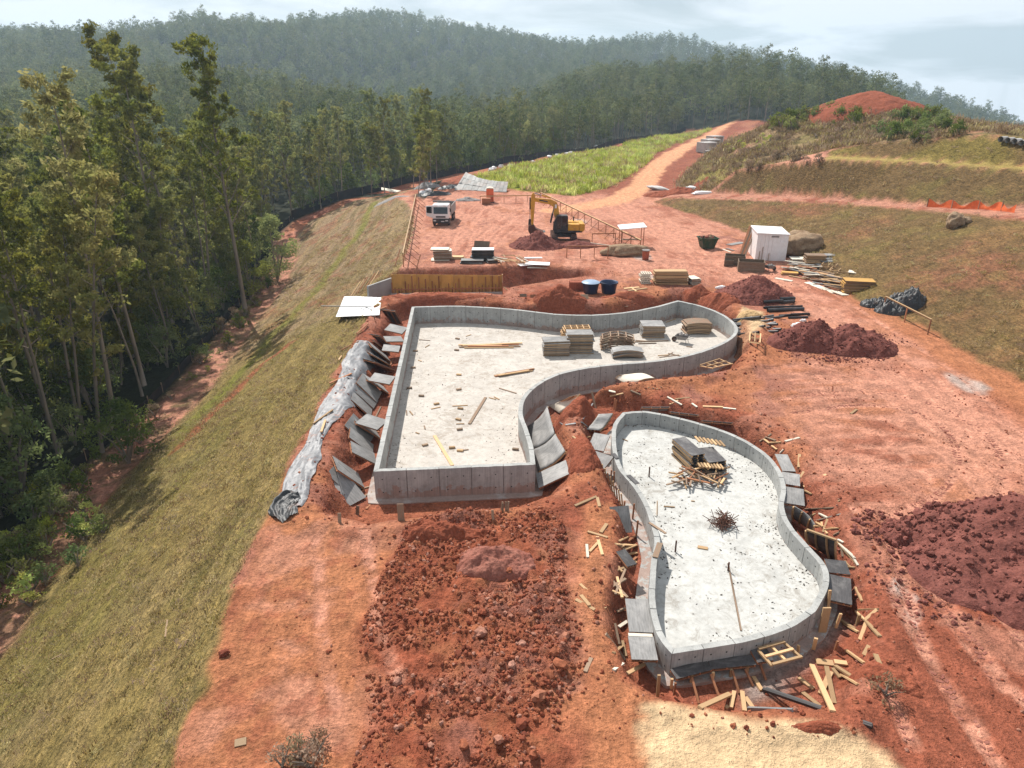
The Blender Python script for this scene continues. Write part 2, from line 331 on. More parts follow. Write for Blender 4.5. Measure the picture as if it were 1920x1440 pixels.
def axis(segs):
    out = [segs[0][0]]
    for a, b, st in segs: 
        n = max(1, int(round((b - a) / st))); out += list(a + (b - a) * (np.arange(1, n + 1) / n))
    return np.array(out)
def grow(a, b, st, g):
    out = []; x = a; s_ = st
    while x < b: s_ *= g; x += s_; out.append(x)
    return np.array(out)
gx = axis([(-38, -14, .26), (-14, 19, .13), (19, 36, .22)])
gx = np.concatenate([-grow(38, 1650, .28, 1.06)[::-1], gx, grow(36, 1650, .24, 1.05)])
gy = axis([(8, 13, .3), (13, 47, .13), (47, 62, .19)])
gy = np.concatenate([-grow(-8, 420, .4, 1.25)[::-1], gy, grow(62, 290, .2, 1.0105)])
gy = np.concatenate([gy, grow(gy[-1], 1750, 2.6, 1.035)])
GX, GY = np.meshgrid(gx, gy); GZ = np.full(GX.shape, np.nan)
for a, b, c in TRI:
    (ax, ay), (bx, by), (cx, cy) = tv[a], tv[b], tv[c]
    i0 = np.searchsorted(gx, min(ax, bx, cx)); i1 = np.searchsorted(gx, max(ax, bx, cx)) + 1
    j0 = np.searchsorted(gy, min(ay, by, cy)); j1 = np.searchsorted(gy, max(ay, by, cy)) + 1
    X = GX[j0:j1, i0:i1]; Y = GY[j0:j1, i0:i1]
    if X.size == 0: continue
    det = (by - cy) * (ax - cx) + (cx - bx) * (ay - cy)
    if abs(det) < 1e-9: continue
    w0 = ((by - cy) * (X - cx) + (cx - bx) * (Y - cy)) / det; w1 = ((cy - ay) * (X - cx) + (ax - cx) * (Y - cy)) / det; w2 = 1 - w0 - w1
    m = (w0 >= -1e-6) & (w1 >= -1e-6) & (w2 >= -1e-6)
    GZ[j0:j1, i0:i1][m] = (w0 * tz[a] + w1 * tz[b] + w2 * tz[c])[m]
GZ[np.isnan(GZ)] = -20

# ---- pools: outlines read off the wall tops
BIG_TOP = 0.2; BIG_FLOOR = -1.22; BIG_BASE = -1.42
SM_TOP = 0.0; SM_FLOOR = -0.78; SM_BASE = -1.05
big_straight = [S(700, 884, BIG_TOP), S(1004, 871, BIG_TOP)]
BIG = [xy(p) for p in big_straight] + spline(SP2([(1004, 871), (1000, 838), (990, 805), (980, 776), (985, 748), (1010, 722), (1050, 702), (1100, 691), (1160, 684), (1230, 678), (1290, 668), (1340, 652), (1374, 634), (1384, 617), (1372, 600), (1345, 584), (1310, 572), (1271, 563)], BIG_TOP), 4)[1:] \
      + spline(SP2([(1271, 563), (1235, 573), (1180, 584), (1110, 590), (1040, 588), (980, 581), (920, 576), (850, 573), (772, 575)], BIG_TOP), 4)[1:]
SMALL = spline(SP2([(1168, 773), (1215, 771), (1290, 787), (1370, 812), (1430, 845), (1462, 880), (1474, 915), (1470, 950), (1484, 985), (1518, 1025), (1550, 1062), (1553, 1100), (1530, 1146)], SM_TOP), 4) \
      + spline(SP2([(1530, 1146), (1480, 1178), (1402, 1202), (1330, 1215), (1260, 1226)], SM_TOP), 4)[1:] + spline(SP2([(1260, 1226), (1246, 1210), (1231, 1187), (1221, 1154), (1217, 1120), (1218, 1083), (1222, 1045), (1227, 1015), (1222, 990), (1208, 948), (1185, 910), (1160, 880), (1150, 853), (1147, 825), (1150, 795), (1168, 773)], SM_TOP), 4)[1:-1]
EXC1 = SP2([(592, 962), (608, 880), (640, 800), (655, 730), (680, 665), (700, 612), (722, 572), (765, 556), (900, 562), (1000, 570), (1130, 570), (1230, 556), (1280, 548), (1350, 566), (1408, 600), (1412, 645), (1388, 690), (1320, 704), (1240, 712), (1170, 722), (1120, 735), (1082, 765), (1062, 800), (1075, 850), (1088, 890), (1040, 930), (980, 955), (880, 962), (800, 970), (690, 985)], 0)
EXC2 = SP2([(1090, 730), (1160, 728), (1240, 748), (1330, 768), (1420, 792), (1480, 840), (1530, 900), (1575, 960), (1625, 1050), (1640, 1130), (1650, 1220), (1620, 1300), (1540, 1335), (1440, 1340), (1330, 1335), (1240, 1318), (1165, 1265), (1128, 1190), (1128, 1110), (1150, 1050), (1148, 950), (1120, 880), (1080, 800)], 0)
TRENCH = SP2([(700, 506), (940, 497), (1000, 496), (1100, 503), (1125, 515), (1050, 522), (960, 538), (945, 552), (900, 548), (700, 556), (655, 562)], 0)
near = (GY < 140) & (GY > 5) & (GX > -50) & (GX < 60)
nx = GX[near]; ny = GY[near]; nzv = GZ[near].copy()
wx = nx + (fbm(nx, ny, .5, 3, 3) - .5) * 1.5; wy = ny + (fbm(nx, ny, .5, 3, 4) - .5) * 1.5
d1 = sdf_poly(nx, ny, EXC1); d2 = sdf_poly(nx, ny, EXC2); d3 = sdf_poly(nx, ny, TRENCH)
rough1 = (fbm(nx, ny, .9, 4, 5) - .5)
on = sstep(-13.5, -11, nx) * (1 - sstep(29, 31, nx))
nzv -= 1.38 * sstep(0, 1.25, d1 + rough1 * .7) * 1.0
nzv = np.minimum(nzv, -1.08 * sstep(0, .9, d2 + rough1 * .5) + (fbm(nx, ny, 1.6, 3, 51) - .5) * .12)* (d2 > -1) + nzv * (d2 <= -1)
nzv -= 1.9 * sstep(-.1, 1.2, d3 + rough1 * .6) 
# spoil thrown up along the rims
nzv += .30 * np.exp(-((d1 + .7) / .55) ** 2) * fbm(nx, ny, .8, 4, 6) * 1.3 + .22 * np.exp(-((d2 + .6) / .5) ** 2) * fbm(nx, ny, .9, 4, 8) * 1.3
sb = sdf_poly(nx, ny, BIG); ss = sdf_poly(nx, ny, SMALL)
TILL = SP2([(770, 985), (860, 950), (960, 975), (1040, 960), (1060, 1000), (1050, 1080), (1075, 1150), (1090, 1260), (1040, 1330), (1060, 1460), (650, 1500), (700, 1350), (680, 1180), (700, 1120), (740, 1060)], 0)
till = sstep(-.3, .5, sdf_poly(wx, wy, TILL))
fur = .5 + .5 * np.sin((ny * 1.0 + nx * .22 + (fbm(nx, ny, .6, 3, 12) - .5) * 3.2) * 8.0)
cl = fbm(nx, ny, 2.6, 4, 13, .62)
nzv += till * (.16 * fur * sstep(0.25, .6, fbm(nx, ny, .35, 2, 15)) + .42 * (cl - .42) * 1.2 + .12)
# rough and smooth ground everywhere else
lump = fbm(nx, ny, 1.1, 5, 21, .58) - .5
flat = (nx > -11) & (nx < 30)
loose = sstep(.45, .7, fbm(nx, ny, .12, 3, 22))
nzv += np.where(flat, lump * (.05 + .10 * loose), lump * .09)
slope_l = sstep(-9.5, -11.5, nx) if False else 1 - sstep(-12.0, -10.5, nx)
nzv += slope_l * (fbm(nx * 1.0, ny * 1.0, 2.3, 3, 25) - .5) * .14
# wheel ruts
RUTS = [spline(SP2(l, 0), 6) for l in (
    [(1470, 760), (1600, 745), (1720, 760), (1800, 800), (1835, 850), (1830, 905), (1790, 950), (1700, 985)],
    [(1560, 860), (1700, 850), (1810, 850), (1870, 880), (1900, 930)],
    [(1640, 960), (1690, 1060), (1740, 1150), (1800, 1240), (1880, 1340), (1940, 1440)],
    [(1700, 960), (1760, 1060), (1810, 1130), (1880, 1220), (1940, 1290)],
    [(1500, 520), (1620, 600), (1740, 680), (1830, 760), (1920, 850)], [(1450, 540), (1560, 600), (1700, 690), (1800, 780), (1920, 900)],
    [(1150, 385), (1220, 430), (1330, 490), (1450, 545)], [(1180, 380), (1260, 425), (1370, 480), (1500, 540)],
    [(850, 440), (900, 400), (960, 385), (1100, 380)], [(880, 480), (930, 430), (980, 395), (1060, 385)], [(820, 470), (860, 430), (900, 385)],
    [(640, 1000), (650, 1100), (660, 1200), (690, 1300)], [(1500, 690), (1640, 720), (1760, 790), (1850, 880)], [(1540, 780), (1660, 800), (1760, 880), (1860, 1010)], [(1460, 700), (1560, 690), (1700, 720), (1900, 820)], [(900, 470), (960, 420), (990, 400), (1010, 385)], [(860, 470), (880, 430), (950, 410)], [(1100, 480), (1180, 500), (1300, 505), (1400, 525)], [(1620, 1010), (1650, 1120), (1690, 1240), (1780, 1400)], [(1260, 470), (1340, 500), (1440, 530)])]
rut = np.zeros_like(nx)
for l in RUTS:
    for off in (-.95, .95):
        lp = np.array(l); dv = np.gradient(lp, axis=0); nn = np.stack([-dv[:, 1], dv[:, 0]], 1) / (np.linalg.norm(dv, axis=1)[:, None] + 1e-9)
        d = dist_line(nx, ny, [tuple(q) for q in lp + nn * off]); rut = np.maximum(rut, 1 - sstep(.12, .32, d)); 
rut *= (d1 < -.5) & (d2 < -.5)
nzv -= .085 * rut * (.6 + .8 * fbm(nx, ny, 2.0, 2, 55))
nzv = np.where(sb > -.1, -1.75, nzv); nzv = np.where(ss > -.1, -1.45, nzv)
GZ[near] = nzv
far = ~near
GZ[far] += ((fbm(GX, GY, .05, 4, 31) - .5) * np.clip((np.hypot(GX, GY) - 120) / 100, 0, 1) * 4)[far]

# ---- colour of the ground itself
C = lambda *c: np.array(c, np.float32)
ORANGE, RED, PURPLE, PINK, ROAD = C(.37, .150, .072), C(.245, .075, .042), C(.135, .046, .038), C(.46, .215, .145), C(.57, .285, .155)
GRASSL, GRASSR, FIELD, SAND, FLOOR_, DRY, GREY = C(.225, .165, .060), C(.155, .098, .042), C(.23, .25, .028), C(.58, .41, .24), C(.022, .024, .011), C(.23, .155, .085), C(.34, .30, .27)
col = np.empty(GX.shape + (3,), np.float32); col[:] = RED
def lay(mask, c): 
    global col
    col = col * (1 - mask[..., None]) + c * mask[..., None]
WX = GX + (fbm(GX, GY, .35, 4, 41) - .5) * 2.4; WY = GY + (fbm(GX, GY, .35, 4, 42) - .5) * 2.4
b1 = fbm(GX, GY, .16, 4, 43); b2 = fbm(GX, GY, .55, 4, 44); b3 = fbm(GX, GY, 1.7, 4, 45)
# pad: dark red against pale, compacted earth
lay(sstep(.42, .62, b1) * .75, ORANGE)
lay(sstep(60, 70, GY) * (.35 + .6 * sstep(.34, .58, fbm(GX * 1.6, GY * .5, .5, 4, 49))) * (1 - sstep(120, 135, GY)), PINK * 1.02)
lay(sstep(.52, .66, b2) * .5, PINK * .9)
lay(sstep(.56, .70, b1 * .5 + b2 * .5) * .55, PURPLE * 1.25)
NL = sdf_poly(WX, WY, SP2([(300, 1500), (420, 1160), (470, 1040), (540, 880), (600, 960), (760, 985), (720, 1080), (680, 1170), (700, 1340), (640, 1500)], 0))
lay(sstep(-.5, .8, NL) * .85, ORANGE * .98); lay(sstep(0, 1, NL) * sstep(.5, .65, b2) * .6, PINK * .9); lay(sstep(0, 1, NL) * sstep(.55, .68, b3) * .5, RED)
RB = sdf_poly(WX, WY, SP2([(1060, 940), (1140, 930), (1140, 1080), (1110, 1180), (1190, 1290), (1220, 1460), (1050, 1480), (1090, 1280), (1060, 1100)], 0))
lay(sstep(-.4, .6, RB) * .85, ORANGE)
RPINK = sdf_poly(WX, WY, SP2([(1480, 700), (1640, 690), (1800, 760), (1860, 860), (1780, 960), (1640, 970), (1520, 830)], 0))
lay(sstep(-4, 2, RPINK) * (.25 + .65 * sstep(.36, .60, fbm(GX * .6, GY * 2.6, .5, 4, 46))), PINK * 1.0); lay(sstep(18, 26, GX - GY * .06) * (1 - sstep(28, 34, GY)) * sstep(.4, .62, b2) * .55, PINK * .95)
lay(sstep(26, 30.5, GX) * (1 - sstep(60, 66, GY)) * (1 - sstep(31, 32, GX)) * .8, ORANGE * 1.08)
# haul road across the pad and away between the field and the mound
ROADL = spline(SP2([(1960, 960), (1830, 800), (1700, 690), (1560, 600), (1440, 530), (1330, 475), (1230, 425), (1150, 385)], 0), 6)
lay((1 - sstep(1.6, 4.2, dist_line(WX, WY, ROADL))) * (.45 + .5 * sstep(.35, .6, b2)), PINK * 1.06)
ROAD2 = spline([xy(S(u, v, 0)) for u, v in [(1040, 395), (1110, 385), (1165, 372), (1200, 352), (1215, 330), (1245, 303), (1285, 278), (1330, 255), (1365, 243)]], 6)
dr = dist_line(GX, GY, ROAD2)
lay((1 - sstep(5, 9, dr)) * sstep(118, 125, GY) * .8, RED * .9)
lay((1 - sstep(1.9, 3.0, dr + (b2 - .5) * 1.5)) * .95, ROAD)
lay((sstep(.25, .6, dr) * (1 - sstep(.6, 1.0, dr))) * .35, ROAD * 1.15)
FIELDP = SP2([(880, 337), (930, 350), (985, 358), (1070, 367), (1130, 354), (1165, 338), (1205, 312), (1225, 292), (1262, 272), (1330, 246), (1300, 249), (1200, 267), (1100, 288), (1000, 308), (930, 325)], 0)
fmask = sstep(-1, 1.2, sdf_poly(WX, WY, FIELDP)); lay(fmask, FIELD)
lay(fmask * sstep(.5, .68, fbm(GX * 1.4, GY * .5, .3, 4, 47)) * .6, C(.26, .235, .06))
lay(fmask * sstep(.6, .72, b2) * .5, C(.10, .16, .02))
# left embankment
clip_ = lambda l: [(p[0], p[1]) for p in l]
LEFTP = clip_(CREST[:15]) + clip_(TOE[:14])[::-1]
sl = sdf_poly(GX + (b2 - .5) * 1.2, GY + (b3 - .5) * .8, LEFTP)
lm = sstep(-.1, .35, sl) * (GX < 0)
lay(lm, GRASSL)
lay(lm * sstep(.5, .72, b1) * .6, C(.23, .175, .085))
lay(lm * sstep(.45, .7, fbm(GX * .5, GY * .16, .5, 4, 48)) * .45, C(.145, .135, .03))
lay(lm * sstep(58, 82, GY + (b1 - .5) * 30) * .85, C(.27, .185, .115)); lay(lm * sstep(60, 75, GY) * sstep(.52, .66, b2) * .5, RED)
bnd = fbm(GX * 1.5 + (b1 - .5) * 3, GY * .07, .9, 4, 57); lay(lm * sstep(.5, .64, bnd) * .45, C(.285, .205, .09)); lay(lm * sstep(.54, .66, fbm(GX * 1.5 + 9, GY * .08, .9, 4, 58)) * .5, C(.12, .092, .032))
GUL = spline(SP2([(545, 690), (500, 715), (440, 760), (390, 800), (330, 850)], -7.0), 5)
lay((1 - sstep(.3, .9, dist_line(WX, WY, GUL))) * .8, RED * 1.2)
lay(lm * (1 - sstep(.2, 1.5, np.abs(GX + 24.5 + (GY - 60) * -.02 + (b1 - .5) * 3))) * sstep(40, 52, GY) * .8, C(.17, .17, .03))
tm = sstep(-.8, .4, sdf_poly(WX, WY, clip_(TOE[:12]) + [(x - 5, y) for x, y in clip_(TOE[:12])[::-1]]))
lay(tm * .95, PINK * .88); lay(tm * sstep(.45, .6, b2) * .8, C(.20, .12, .07)); lay(tm * sstep(.55, .7, b3) * .5, C(.08, .085, .02))
# right bank and terraces
def band(a, b): return sdf_poly(GX + (b2 - .5) * 1.0, GY + (b3 - .5) * 1.0, clip_(a) + clip_(b)[::-1])
m1 = sstep(-.2, .5, band(BASE, EDGE1)); lay(m1, GRASSR); lay(m1 * sstep(.48, .66, b1 * .6 + b2 * .4) * .7, C(.255, .105, .062)); lay(m1 * sstep(.52, .7, b2) * .35, C(.20, .165, .05))
bench = sstep(-.1, .3, band(EDGE1, BASE2)); lay(bench, PINK * .85); lay(bench * sstep(.5, .62, b2) * .8, RED)
m2 = sstep(-.1, .3, band(BASE2[:9], EDGE2[:9])); lay(m2, GRASSR * .92); lay(m2 * sstep(.5, .7, b2) * .4, C(.17, .145, .04))
lay(sstep(-.2, .3, band(EDGE2[:7], BASE3)), C(.30, .22, .07))
m3 = sstep(-.1, .3, band(BASE3, EDGE3)); lay(m3, GRASSR); lay(m3 * sstep(.45, .65, b1) * .4, C(.21, .19, .03))
MOUND = [(43.4, 100.5), (49.6, 93.2), (54.6, 85), (60.5, 66), (90, 66), (110, 130), (125, 255), (98, 292), (80, 262), (60, 205), (44, 160), (36, 146), (29.8, 131), (28.2, 122), (31, 113.3), (34.4, 111), (37.2, 104.6)]
mm = sstep(-.2, .8, sdf_poly(WX, WY, MOUND)); lay(mm, DRY * 1.1); lay(mm * sstep(.45, .6, b2) * .7, C(.15, .13, .04)); lay(mm * sstep(.6, .7, b1) * .6, PINK * .8)
flank = mm * (1 - sstep(35.5, 37.5, GX + (GY - 128) * .05)) * (GY > 112); lay(flank * .9, C(.24, .20, .06))
# sand by the near pool, grey cement slurry beside it
SANDP = SP2([(1205, 1335), (1240, 1322), (1330, 1340), (1440, 1348), (1560, 1365), (1640, 1390), (1720, 1450), (1740, 1520), (1200, 1520)], 0)
snd = sstep(-.15, .35, sdf_poly(GX + (b3 - .5) * .9, GY + (b2 - .5) * .9, SANDP)); lay(snd, SAND)
GREYP = SP2([(1380, 1275), (1500, 1190), (1580, 1120), (1590, 1170), (1540, 1230), (1460, 1310), (1400, 1330)], -1.0)
lay(sstep(-.4, .5, sdf_poly(GX + (b3 - .5) * 1.2, GY + (b2 - .5) * .8, GREYP)) * .9, GREY * .8)
for u, v, r in ((1820, 720, 1.6), (1700, 1100, .7), (1725, 1150, .5), (1220, 515, 1.5), (1085, 415, 2.2), (1200, 480, 2.0)):
    p = S(u, v, 0); lay((1 - sstep(r * .5, r, np.hypot((WX - p.x) * 1.6, (WY - p.y) * .8))) * .7, GREY * 1.25)
SAND2 = SP2([(1370, 600), (1395, 575), (1440, 585), (1440, 610), (1400, 640), (1385, 650)], 0); lay(sstep(-.3, .4, sdf_poly(WX, WY, SAND2)), SAND * .9)
# trench walls and tilled earth are freshly cut: deeper red
full = np.zeros(GX.shape); 
def nearmask(v): 
    o = np.zeros(GX.shape, np.float32); o[near] = v; return o
lay(nearmask(sstep(-.2, .5, np.maximum(d1, np.maximum(d2 - .1, d3))) * (ss < 0) * (sb < 0)) * (1 - .75 * sstep(-.4, .5, sdf_poly(GX, GY, GREYP))) * .7, RED * .95)
tl = nearmask(till); lay(tl * .8, C(.245, .07, .036)); lay(tl * sstep(.5, .66, b1 * .4 + b2 * .6) * .65, C(.215, .095, .07)); lay(tl * sstep(.58, .7, b3) * .4, ORANGE)
lay(nearmask(rut) * (.25 + .6 * sstep(.4, .6, b3)), PINK * 1.1)
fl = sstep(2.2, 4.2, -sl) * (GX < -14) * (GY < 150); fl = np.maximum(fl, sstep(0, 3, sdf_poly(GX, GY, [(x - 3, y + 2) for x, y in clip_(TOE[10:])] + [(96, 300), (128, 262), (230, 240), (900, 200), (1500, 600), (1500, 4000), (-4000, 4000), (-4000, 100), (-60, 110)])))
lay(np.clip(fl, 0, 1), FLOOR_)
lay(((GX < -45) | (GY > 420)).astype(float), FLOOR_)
grassy = np.clip(lm + m1 + m2 + m3 + mm + fmask, 0, 1); sandy = snd
GI = (len(gy), len(gx))
def build_ground():
    ny_, nx_ = GI; me = bpy.data.meshes.new('ground')
    co = np.stack([GX, GY, GZ], -1).reshape(-1, 3).astype(np.float32)
    idx = np.arange(ny_ * nx_).reshape(ny_, nx_)
    q = np.stack([idx[:-1, :-1], idx[:-1, 1:], idx[1:, 1:], idx[1:, :-1]], -1).reshape(-1, 4).astype(np.int32)
    me.vertices.add(len(co)); me.vertices.foreach_set('co', co.ravel())
    me.loops.add(q.size); me.loops.foreach_set('vertex_index', q.ravel())
    me.polygons.add(len(q)); me.polygons.foreach_set('loop_start', np.arange(0, q.size, 4, dtype=np.int32)); me.polygons.foreach_set('loop_total', np.full(len(q), 4, np.int32))
    me.polygons.foreach_set('use_smooth', np.ones(len(q), bool))
    at = me.attributes.new('soil', 'FLOAT_COLOR', 'POINT'); at.data.foreach_set('color', np.concatenate([col.reshape(-1, 3), np.ones((len(co), 1), np.float32)], 1).astype(np.float32).ravel())
    at = me.attributes.new('grassy', 'FLOAT', 'POINT'); at.data.foreach_set('value', grassy.astype(np.float32).ravel())
    at = me.attributes.new('calm', 'FLOAT', 'POINT'); at.data.foreach_set('value', np.clip(1 - .75 * sandy, 0, 1).astype(np.float32).ravel())
    me.update(calc_edges=True); me.validate()
    return me
def ground_mat():
    m, n, l, b = new_mat('earth_and_turf')
    t = n.new('ShaderNodeTexCoord'); o = t.outputs['Object']
    a = n.new('ShaderNodeAttribute'); a.attribute_name = 'soil'; g = n.new('ShaderNodeAttribute'); g.attribute_name = 'grassy'
    f1 = nz(n, l, o, 1.3, 5, 0.68); f2 = nz(n, l, o, 7.0, 4, 0.8)
    mp = n.new('ShaderNodeMapping'); mp.inputs['Scale'].default_value = (1.0, 0.22, 1.0); mp.inputs['Rotation'].default_value = (0, 0, math.radians(52)); l.new(o, mp.inputs[0])
    f3 = nz(n, l, mp.outputs[0], 2.6, 4, 0.7)
    c = mixrgb(n, l, 1.0, a.outputs['Color'], ramp(n, l, f1, [(.28, .66), (.5, 1.0), (.72, 1.34)]), 'MULTIPLY')
    cm = n.new('ShaderNodeAttribute'); cm.attribute_name = 'calm'
    c = mixrgb(n, l, cm.outputs['Fac'], c, ramp(n, l, f2, [(.30, .55), (.5, 1.0), (.70, 1.42)]), 'MULTIPLY')
    c = mixrgb(n, l, math2(n, l, 'MULTIPLY', cm.outputs['Fac'], .8), c, ramp(n, l, f3, [(.3, .78), (.5, 1.0), (.7, 1.22)]), 'MULTIPLY')
    # straw and blades in the turf
    mp2 = n.new('ShaderNodeMapping'); mp2.inputs['Scale'].default_value = (1.0, .35, 1.0); mp2.inputs['Rotation'].default_value = (0, 0, math.radians(-28)); l.new(o, mp2.inputs[0])
    f4 = nz(n, l, mp2.outputs[0], 7.0, 4, 0.75)
    c = mixrgb(n, l, g.outputs['Fac'], c, mixrgb(n, l, 1.0, c, ramp(n, l, f4, [(.34, (.56, .58, .54)), (.5, (1, 1, 1)), (.66, (1.38, 1.32, 1.22))]), 'MULTIPLY'))
    l.new(c, b.inputs['Base Color']); b.inputs['Roughness'].default_value = .95; b.inputs['Specular IOR Level'].default_value = .12
    hs = math2(n, l, 'ADD', math2(n, l, 'MULTIPLY', f1, 1.2), math2(n, l, 'ADD', math2(n, l, 'MULTIPLY', f2, .42), math2(n, l, 'ADD', math2(n, l, 'MULTIPLY', f3, .45), math2(n, l, 'MULTIPLY', math2(n, l, 'MULTIPLY', f4, g.outputs['Fac']), .8))))
    bump(n, l, b, hs, 1.0, 0.22)
    return m
M['ground'] = ground_mat()
gme = build_ground(); gme.materials.append(M['ground'])
ground = link('ground', gme); tag(ground, kind='structure')
def gz(x, y):
    i = int(np.clip(np.searchsorted(gx, x) - 1, 0, len(gx) - 2)); j = int(np.clip(np.searchsorted(gy, y) - 1, 0, len(gy) - 2))
    fx = (x - gx[i]) / (gx[i + 1] - gx[i]); fy = (y - gy[j]) / (gy[j + 1] - gy[j])
    return float((GZ[j, i] * (1 - fx) + GZ[j, i + 1] * fx) * (1 - fy) + (GZ[j + 1, i] * (1 - fx) + GZ[j + 1, i + 1] * fx) * fy)
def G(u, v, z=0.0, lift=0.0):
    """the point of the ground that the photograph shows at pixel u, v: walk along the line of sight until it meets the sheet"""
    a = (u - 960) / FOCAL; b = (720 - v) / FOCAL; d = Vector((a, CP + b * SP, -SP + b * CP)); t = 12.0; st = .6
    f = lambda t_: CAM_H + d.z * t_ - gz(d.x * t_, d.y * t_)
    while f(t) > 0 and t < 600: t += st; st *= 1.012
    lo, hi = t - st, t
    for _ in range(12):
        m = (lo + hi) / 2
        if f(m) > 0: lo = m
        else: hi = m
    q = d * hi; return Vector((q.x, q.y, gz(q.x, q.y) + lift))

# ------------------------------------------------------------------ pools
def concrete_mat(name, base, stain, streak=True, scale=1.0):
    m, n, l, b = new_mat(name)
    t = n.new('ShaderNodeTexCoord'); g = n.new('ShaderNodeNewGeometry'); o = g.outputs['Position']
    f1 = nz(n, l, o, 1.1 * scale, 8, .65, .5); f2 = nz(n, l, o, 6.0 * scale, 6, .7)
    c = ramp(n, l, f1, [(.3, [k * .80 for k in base]), (.55, base), (.75, [min(1, k * 1.12) for k in base])])
    c = mixrgb(n, l, 1.0, c, ramp(n, l, f2, [(.3, .86), (.7, 1.1)]), 'MULTIPLY')
    if streak:
        sz = n.new('ShaderNodeSeparateXYZ'); l.new(o, sz.inputs[0]); k0 = math2(n, l, 'ADD', math2(n, l, 'MULTIPLY', sz.outputs['Z'], -.55), nz(n, l, o, 2.4, 5, .7))      # mud splashed up from the trench, uneven
        c = mixrgb(n, l, ramp(n, l, k0, [(.98, 0.0), (1.3, .55)]), c, (.30, .15, .10))
        c = mixrgb(n, l, ramp(n, l, nz(n, l, o, .7, 5, .65), [(.52, 0.0), (.62, .5)]), c, [k * 1.3 for k in base])
    if streak:                                  # water marks running down the wall, board grain
        mp = n.new('ShaderNodeMapping'); mp.inputs['Scale'].default_value = (3.2, 3.2, .10); l.new(o, mp.inputs[0])
        f3 = nz(n, l, mp.outputs[0], 1.6, 6, .75)
        c = mixrgb(n, l, ramp(n, l, f3, [(.52, 0.0), (.70, .5)]), c, stain)
        mp4 = n.new('ShaderNodeMapping'); mp4.inputs['Scale'].default_value = (14, 14, .3); l.new(o, mp4.inputs[0])
        c = mixrgb(n, l, 1.0, c, ramp(n, l, nz(n, l, mp4.outputs[0], 1.5, 3, .6), [(.3, .84), (.7, 1.08)]), 'MULTIPLY')
    else:                                       # trodden mud and grit on the slab
        f3 = nz(n, l, o, 2.1, 10, .78, .8); f4 = nz(n, l, o, .35, 4, .6)
        k = math2(n, l, 'ADD', f3, math2(n, l, 'MULTIPLY', f4, .45))
        c = mixrgb(n, l, ramp(n, l, k, [(.74, 0.0), (.86, .8)]), c, stain)
        v = n.new('ShaderNodeTexVoronoi'); v.inputs['Scale'].default_value = 3.4; l.new(o, v.inputs['Vector'])
        sp = math2(n, l, 'MULTIPLY', ramp(n, l, v.outputs['Distance'], [(.10, 1.0), (.19, 0.0)]), ramp(n, l, nz(n, l, o, .55, 5, .7, 1.0), [(.50, 0.0), (.60, 1.0)]))
        c = mixrgb(n, l, sp, c, [k_ * .32 for k_ in stain])
    l.new(c, b.inputs['Base Color']); b.inputs['Roughness'].default_value = .85; b.inputs['Specular IOR Level'].default_value = .25
    bump(n, l, b, math2(n, l, 'ADD', f1, math2(n, l, 'MULTIPLY', f2, .4)), .25, .02)
    return m
M['wall'] = concrete_mat('cast_concrete_wall', (.36, .36, .345), (.16, .155, .15))
M['slab_big'] = concrete_mat('pool_floor_concrete', (.47, .43, .385), (.30, .255, .21), False)
M['slab_small'] = concrete_mat('pale_pool_floor_concrete', (.47, .465, .44), (.27, .25, .22), False)
M['tie_hole'] = mat_plain('tie_hole', (.03, .03, .03), .9, .2, 5)

def resample(poly, step, corners):
    """walk the closed outline in pieces of about step, keeping the corners"""
    n = len(poly); out = []
    ci = sorted(min(range(n), key=lambda i: math.hypot(poly[i][0] - c[0], poly[i][1] - c[1])) for c in corners)
    for k, a in enumerate(ci):
        b = ci[(k + 1) % len(ci)]; run = [poly[a]]; i = a
        while i != b: i = (i + 1) % n; run.append(poly[i])
        L = [0]
        for p, q in zip(run[:-1], run[1:]): L.append(L[-1] + math.hypot(q[0] - p[0], q[1] - p[1]))
        m = max(1, int(round(L[-1] / step))); 
        for j in range(m):
            s_ = [L[-1] * (j + k2 / 4) / m for k2 in range(5)]
            out.append([(float(np.interp(x, L, [p[0] for p in run])), float(np.interp(x, L, [p[1] for p in run]))) for x in s_])
    return out
def offset_run(pts, d, closed_prev=None):
    a = np.array(pts); dv = np.gradient(a, axis=0); nn = np.stack([-dv[:, 1], dv[:, 0]], 1) / (np.linalg.norm(dv, axis=1)[:, None] + 1e-9)
    return a + nn * d
def area(poly): return .5 * sum(p[0] * q[1] - q[0] * p[1] for p, q in zip(poly, poly[1:] + poly[:1]))
